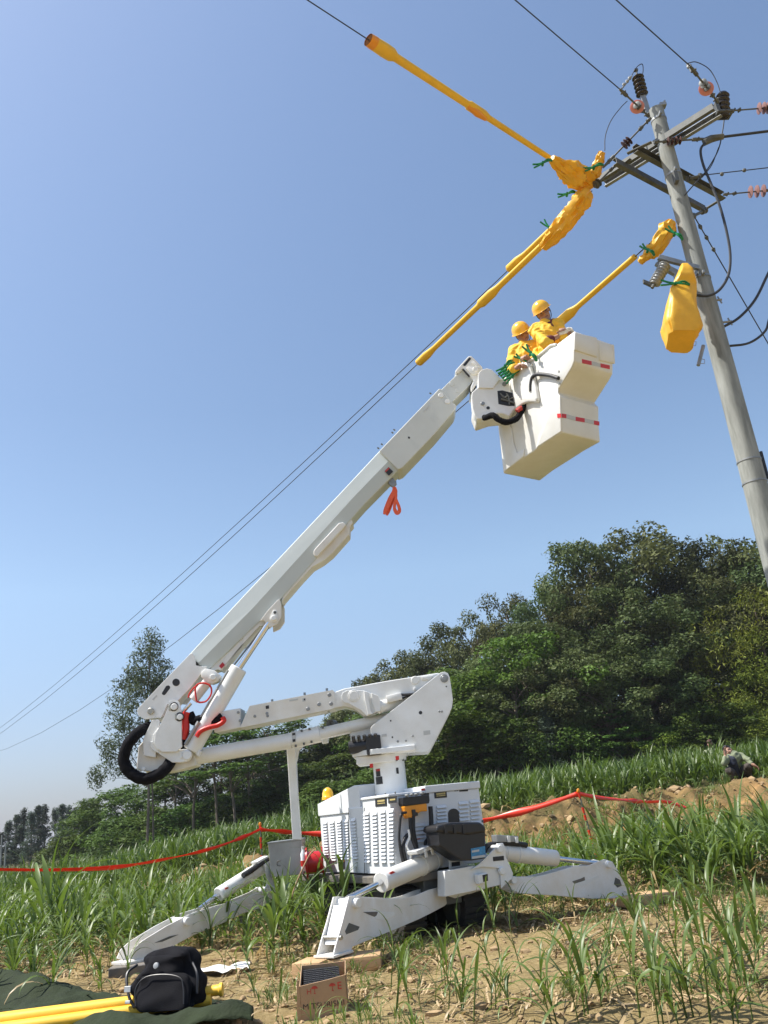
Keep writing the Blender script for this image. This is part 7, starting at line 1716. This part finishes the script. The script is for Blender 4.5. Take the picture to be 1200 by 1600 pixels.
# skyline, right hill, from left to right
T('olive', 1, 560, 1078, 78, 7.5, "dark tree whose top just shows behind the upper corner of the white turret arm")
T('broad', 2, 605, 1040, 74, 8, "rounded dark tree on the skyline above the folded lower arm")
T('olive', 3, 650, 1018, 70, 8, "grey-green tree on the skyline left of the step up to the tall crowns")
T('broad', 1, 690, 986, 66, 7.5, "dark skyline tree above the top corner of the turret plate")
T('olive', 2, 735, 962, 64, 7, "narrow grey-green skyline tree with sky gaps, left of the tallest crowns")
T('olive', 1, 790, 938, 62, 7, "airy olive skyline tree just left of the tallest crown")
T('broad', 3, 852, 916, 58, 6.5, "dark tree on the left shoulder of the tallest crown")
T('broad', 2, 912, 840, 56, 9, "tallest dark crown of the wood, left of its pair", None)
T('olive', 3, 968, 834, 56, 11, "tallest olive-brown crown of the wood, right of its pair", None)
T('broad', 1, 1040, 862, 57, 9, "dark crown right of the two tallest crowns")
T('broad', 3, 1100, 850, 56, 9, "dark grey-green crown left of the concrete pole")
T('olive', 2, 1160, 838, 54, 9, "grey-green skyline tree partly behind the concrete pole")
T('broad', 2, 1215, 842, 52, 9, "dark crown at the right edge of the photograph")
# second tier
for i, (k, px_, py_, w) in enumerate([('broad', 640, 1100, 7), ('mid', 700, 1050, 7), ('olive', 750, 1030, 7), ('bright', 792, 990, 6), ('broad', 850, 965, 8.5), ('olive', 905, 925, 8), ('broad', 965, 930, 9), ('olive', 1025, 945, 8), ('broad', 1085, 930, 9), ('olive', 1150, 915, 8), ('broad', 1200, 930, 8)]):
    T(k, 1 + i % 3, px_, py_, 52 + (i % 3), w, ["dark tree behind the turret plate", "mid-green tree right of the turret plate", "olive tree in the slope of the wood below the narrow skyline tree", "fresh green tree high in the middle of the wood, left of the tallest crowns",
      "dark tree directly below the left shoulder of the tallest crown", "olive tree below the tallest dark crown", "dark tree below the tallest olive crown", "olive tree in the middle of the wood left of the bamboo", "dark tree between the bamboo and the skyline", "olive tree just above the bamboo", "dark tree at the right edge above the bamboo"][i])
for i, (k, px_, py_, w) in enumerate([('bright', 688, 1085, 7.5), ('bright', 742, 1050, 7.5), ('bright', 735, 1130, 6), ('olive', 800, 1060, 6.5), ('bright', 815, 990, 6.5), ('olive', 880, 1030, 6.5), ('olive', 935, 1010, 7), ('broad', 990, 1020, 7.5), ('broad', 1045, 1040, 7), ('bamboo', 1110, 985, 6.5), ('bamboo', 1170, 915, 8.0), ('mid', 820, 1110, 5.5), ('bamboo', 1140, 1060, 5.5), ('bamboo', 1200, 1040, 6)]):
    T(k, 1 + (i * 2) % 3, px_, py_, 48.5 + (i % 3) * .8, w, ["fresh green young tree beside the turret plate's right corner", "fresh green tree right of the turret plate, half way up the wood", "small fresh green tree standing on the field edge right of the turret", "olive tree in the left middle of the wood",
      "fresh green tree with open crown near the middle of the wood", "olive tree left of the lightest grey crown in the middle", "large grey-olive crown in the very middle of the wood", "dark tree right of the grey-olive middle crown", "dark tree left of the bamboo", "yellow-green bamboo clump left of its taller neighbour",
      "tall yellow-green bamboo clump by the foot of the visible pole", "mid-green tree low in the wood behind the field", "lower yellow-green bamboo clump", "yellow-green bamboo clump at the right edge"][i])
for i, px_ in enumerate((650, 715, 770, 800, 850, 895, 945, 990, 1030, 1085, 1125, 1170, 1210)):
    k = ('bush', 'airy', 'mid', 'bush', 'slim')[i % 5] if px_ < 1000 else ('bush', 'mid', 'bamboo')[i % 3]
    py_ = 1150 - (px_ - 650) * 0.07 + rnd.uniform(-25, 25) - (30 if k in ('airy', 'slim') else 0)
    T(k, 1 + i % 2, px_, py_, 46.5 + rnd.uniform(0, 1), 4.6 if k != 'slim' else 2.4, ["low bush at the field edge behind the cabinet", "thin open tree at the field edge right of the column", "small mid-green tree at the field edge right of the lift", "bush at the field edge right of the lift",
      "slender pale-stemmed tree in front of the wood", "dark bush at the foot of the wood left of the middle", "small thin-stemmed tree at the foot of the wood in the middle", "small tree right of the thin-stemmed one", "bush in the shade at the foot of the wood", "bamboo sprays at the field edge left of the squatting man",
      "bush above the man standing in the cane", "young tree above the squatting man", "bamboo sprays at the right edge above the cane"][i])
# the wood behind the machine and to its left
for i, (k, px_, py_, Y, w) in enumerate([('mid', 300, 1200, 62, 7), ('broad', 345, 1195, 64, 7), ('mid', 395, 1185, 60, 7), ('broad', 440, 1150, 64, 8), ('broad', 500, 1135, 60, 8), ('olive', 545, 1110, 58, 7), ('mid', 600, 1105, 56, 7),
        ('mid', 260, 1225, 60, 6), ('mid', 215, 1225, 62, 6), ('mid', 170, 1240, 66, 6.5), ('bush', 135, 1262, 68, 6), ('bush', 108, 1305, 66, 5), ('broad', 480, 1190, 56, 7), ('mid', 540, 1180, 54, 6.5), ('mid', 430, 1205, 56, 6), ('bush', 350, 1240, 56, 6), ('bush', 300, 1255, 56, 6), ('bush', 190, 1275, 58, 6), ('bush', 245, 1262, 57, 6), ('bush', 400, 1232, 54, 6), ('bush', 500, 1220, 50, 6), ('bush', 590, 1200, 49, 6)]):
    T(k, 1 + i % 3, px_, py_, Y, w, ["mid-green tree below the elbow of the boom", "dark tree under the lower arm near the elbow", "mid-green tree under the middle of the lower arm", "dark tree behind the boom rest post", "tall dark tree left of the motor on the turret", "grey-green tree behind the lower arm near the turret", "mid-green tree behind the turret column",
      "mid-green tree right of the tall lone tree's stem", "leafy tree left of the tall lone tree's stem", "rounded tree left of the black hose loop", "low rounded bush right of the distant slim trees", "smallest rounded bush at the foot of the distant slim trees", "dark tree behind the yellow beacon", "mid-green tree behind the control box", "green tree left of the boom rest post", "bush at the field edge below the lower arm",
      "bush at the field edge below the elbow", "wide bush left of the lone tree's foot", "wide bush at the lone tree's foot", "bush left of the boom rest post", "bush behind the left end of the cabinet", "bush behind the cabinet top"][i], GL)
for i, (px_, py_, Y) in enumerate([(300, 1150, 54), (335, 1120, 52), (385, 1108, 53), (415, 1122, 56), (275, 1165, 58), (455, 1120, 58), (360, 1140, 50), (520, 1150, 57)]):
    T('airy', 1 + i % 3, px_, py_, Y, 5.5, ["thin-stemmed open tree right under the elbow", "thin-stemmed tree rising behind the elbow cylinder foot", "tallest thin-stemmed tree with flat leafy tiers under the lower arm", "thin-stemmed tree left of the boom rest post", "thin-stemmed tree next to the lone tall tree", "thin-stemmed tree right of the boom rest post", "nearest thin-stemmed tree below the lower arm", "thin-stemmed tree between post and turret"][i], GL)
SL = ["leftmost of the distant slim trees, half out of the picture", "second of the distant slim trees from the left edge", "third distant slim tree from the left, rising above its neighbours", "distant slim tree with a blunt top left of the group's middle", "tallest distant slim tree in the left half of the group", "distant slim tree right of the tallest in the left half", "distant slim tree just before the gap in the row",
      "first distant slim tree after the gap in the row", "distant slim tree with a pointed top after the gap", "broad distant slim tree in the right half of the row", "distant slim tree behind the broad one", "rightmost but one of the distant slim trees", "rightmost of the distant slim trees, beside the rounded trees", "short slim tree in front of the left half of the row", "short slim tree in front of the right half of the row"]
for i, (px_, py_) in enumerate([(2, 1300), (14, 1282), (27, 1272), (38, 1262), (50, 1268), (60, 1258), (70, 1256), (87, 1262), (97, 1256), (108, 1258), (118, 1262), (130, 1254), (146, 1252), (33, 1290), (100, 1285)]):
    T('slim', 1 + i % 3, px_, py_, 92 + (i % 4) * 3, 2.9, SL[i], "row of distant slim trees at the left")
# the tall lone eucalypt, its crown built clump by clump
def lone_tree():
    Y = 45.0; pr = random.Random(5); rg = np.random.default_rng(5)
    base = U(228, 1305, Y); gz = ground_h(base.x, Y, False); base = Vector((base.x, Y, gz))
    C = []
    for px_, py_, w, h, n in [(236, 1008, 34, 44, 20), (232, 1040, 60, 50, 32), (218, 1062, 76, 44, 28), (240, 1078, 50, 40, 16), (205, 1090, 62, 44, 22), (190, 1120, 44, 40, 14), (180, 1150, 44, 40, 12), (172, 1180, 36, 34, 10), (158, 1205, 28, 22, 7), (215, 1135, 46, 36, 8), (205, 1170, 40, 30, 6), (188, 1205, 34, 20, 4), (150, 1222, 16, 12, 3), (245, 1110, 30, 30, 6)]:
        for _ in range(n):
            a = pr.uniform(0, 6.28); q = math.sqrt(pr.random())
            p = U(px_ + w / 2 * q * math.cos(a), py_ + h / 2 * q * math.sin(a), Y + pr.uniform(-1, 1) * w * 0.017)
            C.append((p.x - base.x, p.y - base.y, p.z - base.z, pr.uniform(0.28, 0.55)))
    o = thing("eucalyptus_tree", base, "tall lone grey-green tree with an open ragged crown behind the boom's elbow", "tree")
    V, Q = leaves(C, rg, 250, 0.105, flat=0.9, up=0.3, weep=0.5, aspect=0.3)
    tp = U(237, 1000, Y) - base
    mb = MB(); branches(mb, (0, 0, -0.3), tp, 0.08, [(c[0], c[1], c[2]) for c in C[::5]], pr, low=0.34)
    q = U(216, 1300, Y) - base; tube(mb, spline([Vector((0.3, .3, -.2)), Vector((0.25, .3, 4.0)), Vector((0.1, .2, 8))], 4), [.05, .048, .046, .044, .042, .04, .035, .03, .02], 6)
    t = mb.build("trunk", M['bark'], None, smooth=True); t.parent = o
    c = np_object("crown", V, Q, M['lf_euc'], smooth=False); c.parent = o
lone_tree()
# far-off little poles at the left edge
# (two slender field poles)
for i, (px_, py0, py1) in enumerate([(3, 1305, 1348), (9, 1318, 1348)]):
    t = U(px_, py0, 90); b = Vector((t.x, t.y, 0)); mb = MB(); cyl(mb, b - Vector((0, 0, 1.5)), t, 0.11, 8, r2=0.07)
    tag(mb.build("field_pole", M['conc'], smooth=True), ["taller pale pole at the far left edge", "shorter pale pole at the far left edge"][i], "pole")

# tangled shrubs and saplings filling the foot of the wood
rg = np.random.default_rng(77); C = []
for _ in range(1500):
    u = rg.uniform(-.36, .56); y = rg.uniform(50, 66) + (8 if u < -.1 else 0); x = u * y; hmax = 1.6 + 2.2 * min(1, max(0, (u + .25) * 3)) * rg.random() ** .7
    C.append((x, y, ground_h(x, y, False) + rg.uniform(.2, hmax), rg.uniform(.5, 1.1)))
V, Q = leaves(C, rg, 110, 0.17, flat=0.8, up=0.5)
tag(np_object("undergrowth", V, Q, M['lf_dark'], smooth=False), "tangled shrubs filling the foot of the wood", kind="stuff")

# ------------------------------------------------------------------ hazy air over the whole field
mb = MB(); X0, X1, Y0_, Y1_, Z0, Z1 = -1700, 1700, -400, 2900, -14, 32
mb.add([(X0, Y0_, Z0), (X1, Y0_, Z0), (X1, Y1_, Z0), (X0, Y1_, Z0), (X0, Y0_, Z1), (X1, Y0_, Z1), (X1, Y1_, Z1), (X0, Y1_, Z1)], [(0, 3, 2, 1), (4, 5, 6, 7), (0, 1, 5, 4), (1, 2, 6, 5), (2, 3, 7, 6), (3, 0, 4, 7)])
hm = bpy.data.materials.new("hazy_air"); hm.use_nodes = True; nt = hm.node_tree; nt.nodes.remove(nt.nodes["Principled BSDF"])
pv = nt.nodes.new("ShaderNodeVolumePrincipled"); pv.inputs["Color"].default_value = (0.90, 0.93, 1.0, 1); pv.inputs["Density"].default_value = 0.00028; pv.inputs["Anisotropy"].default_value = 0.2
nt.links.new(pv.outputs[0], nt.nodes["Material Output"].inputs["Volume"])
tag(mb.build("haze", hm, None), "thin pale haze over the field and the wood", kind="stuff")
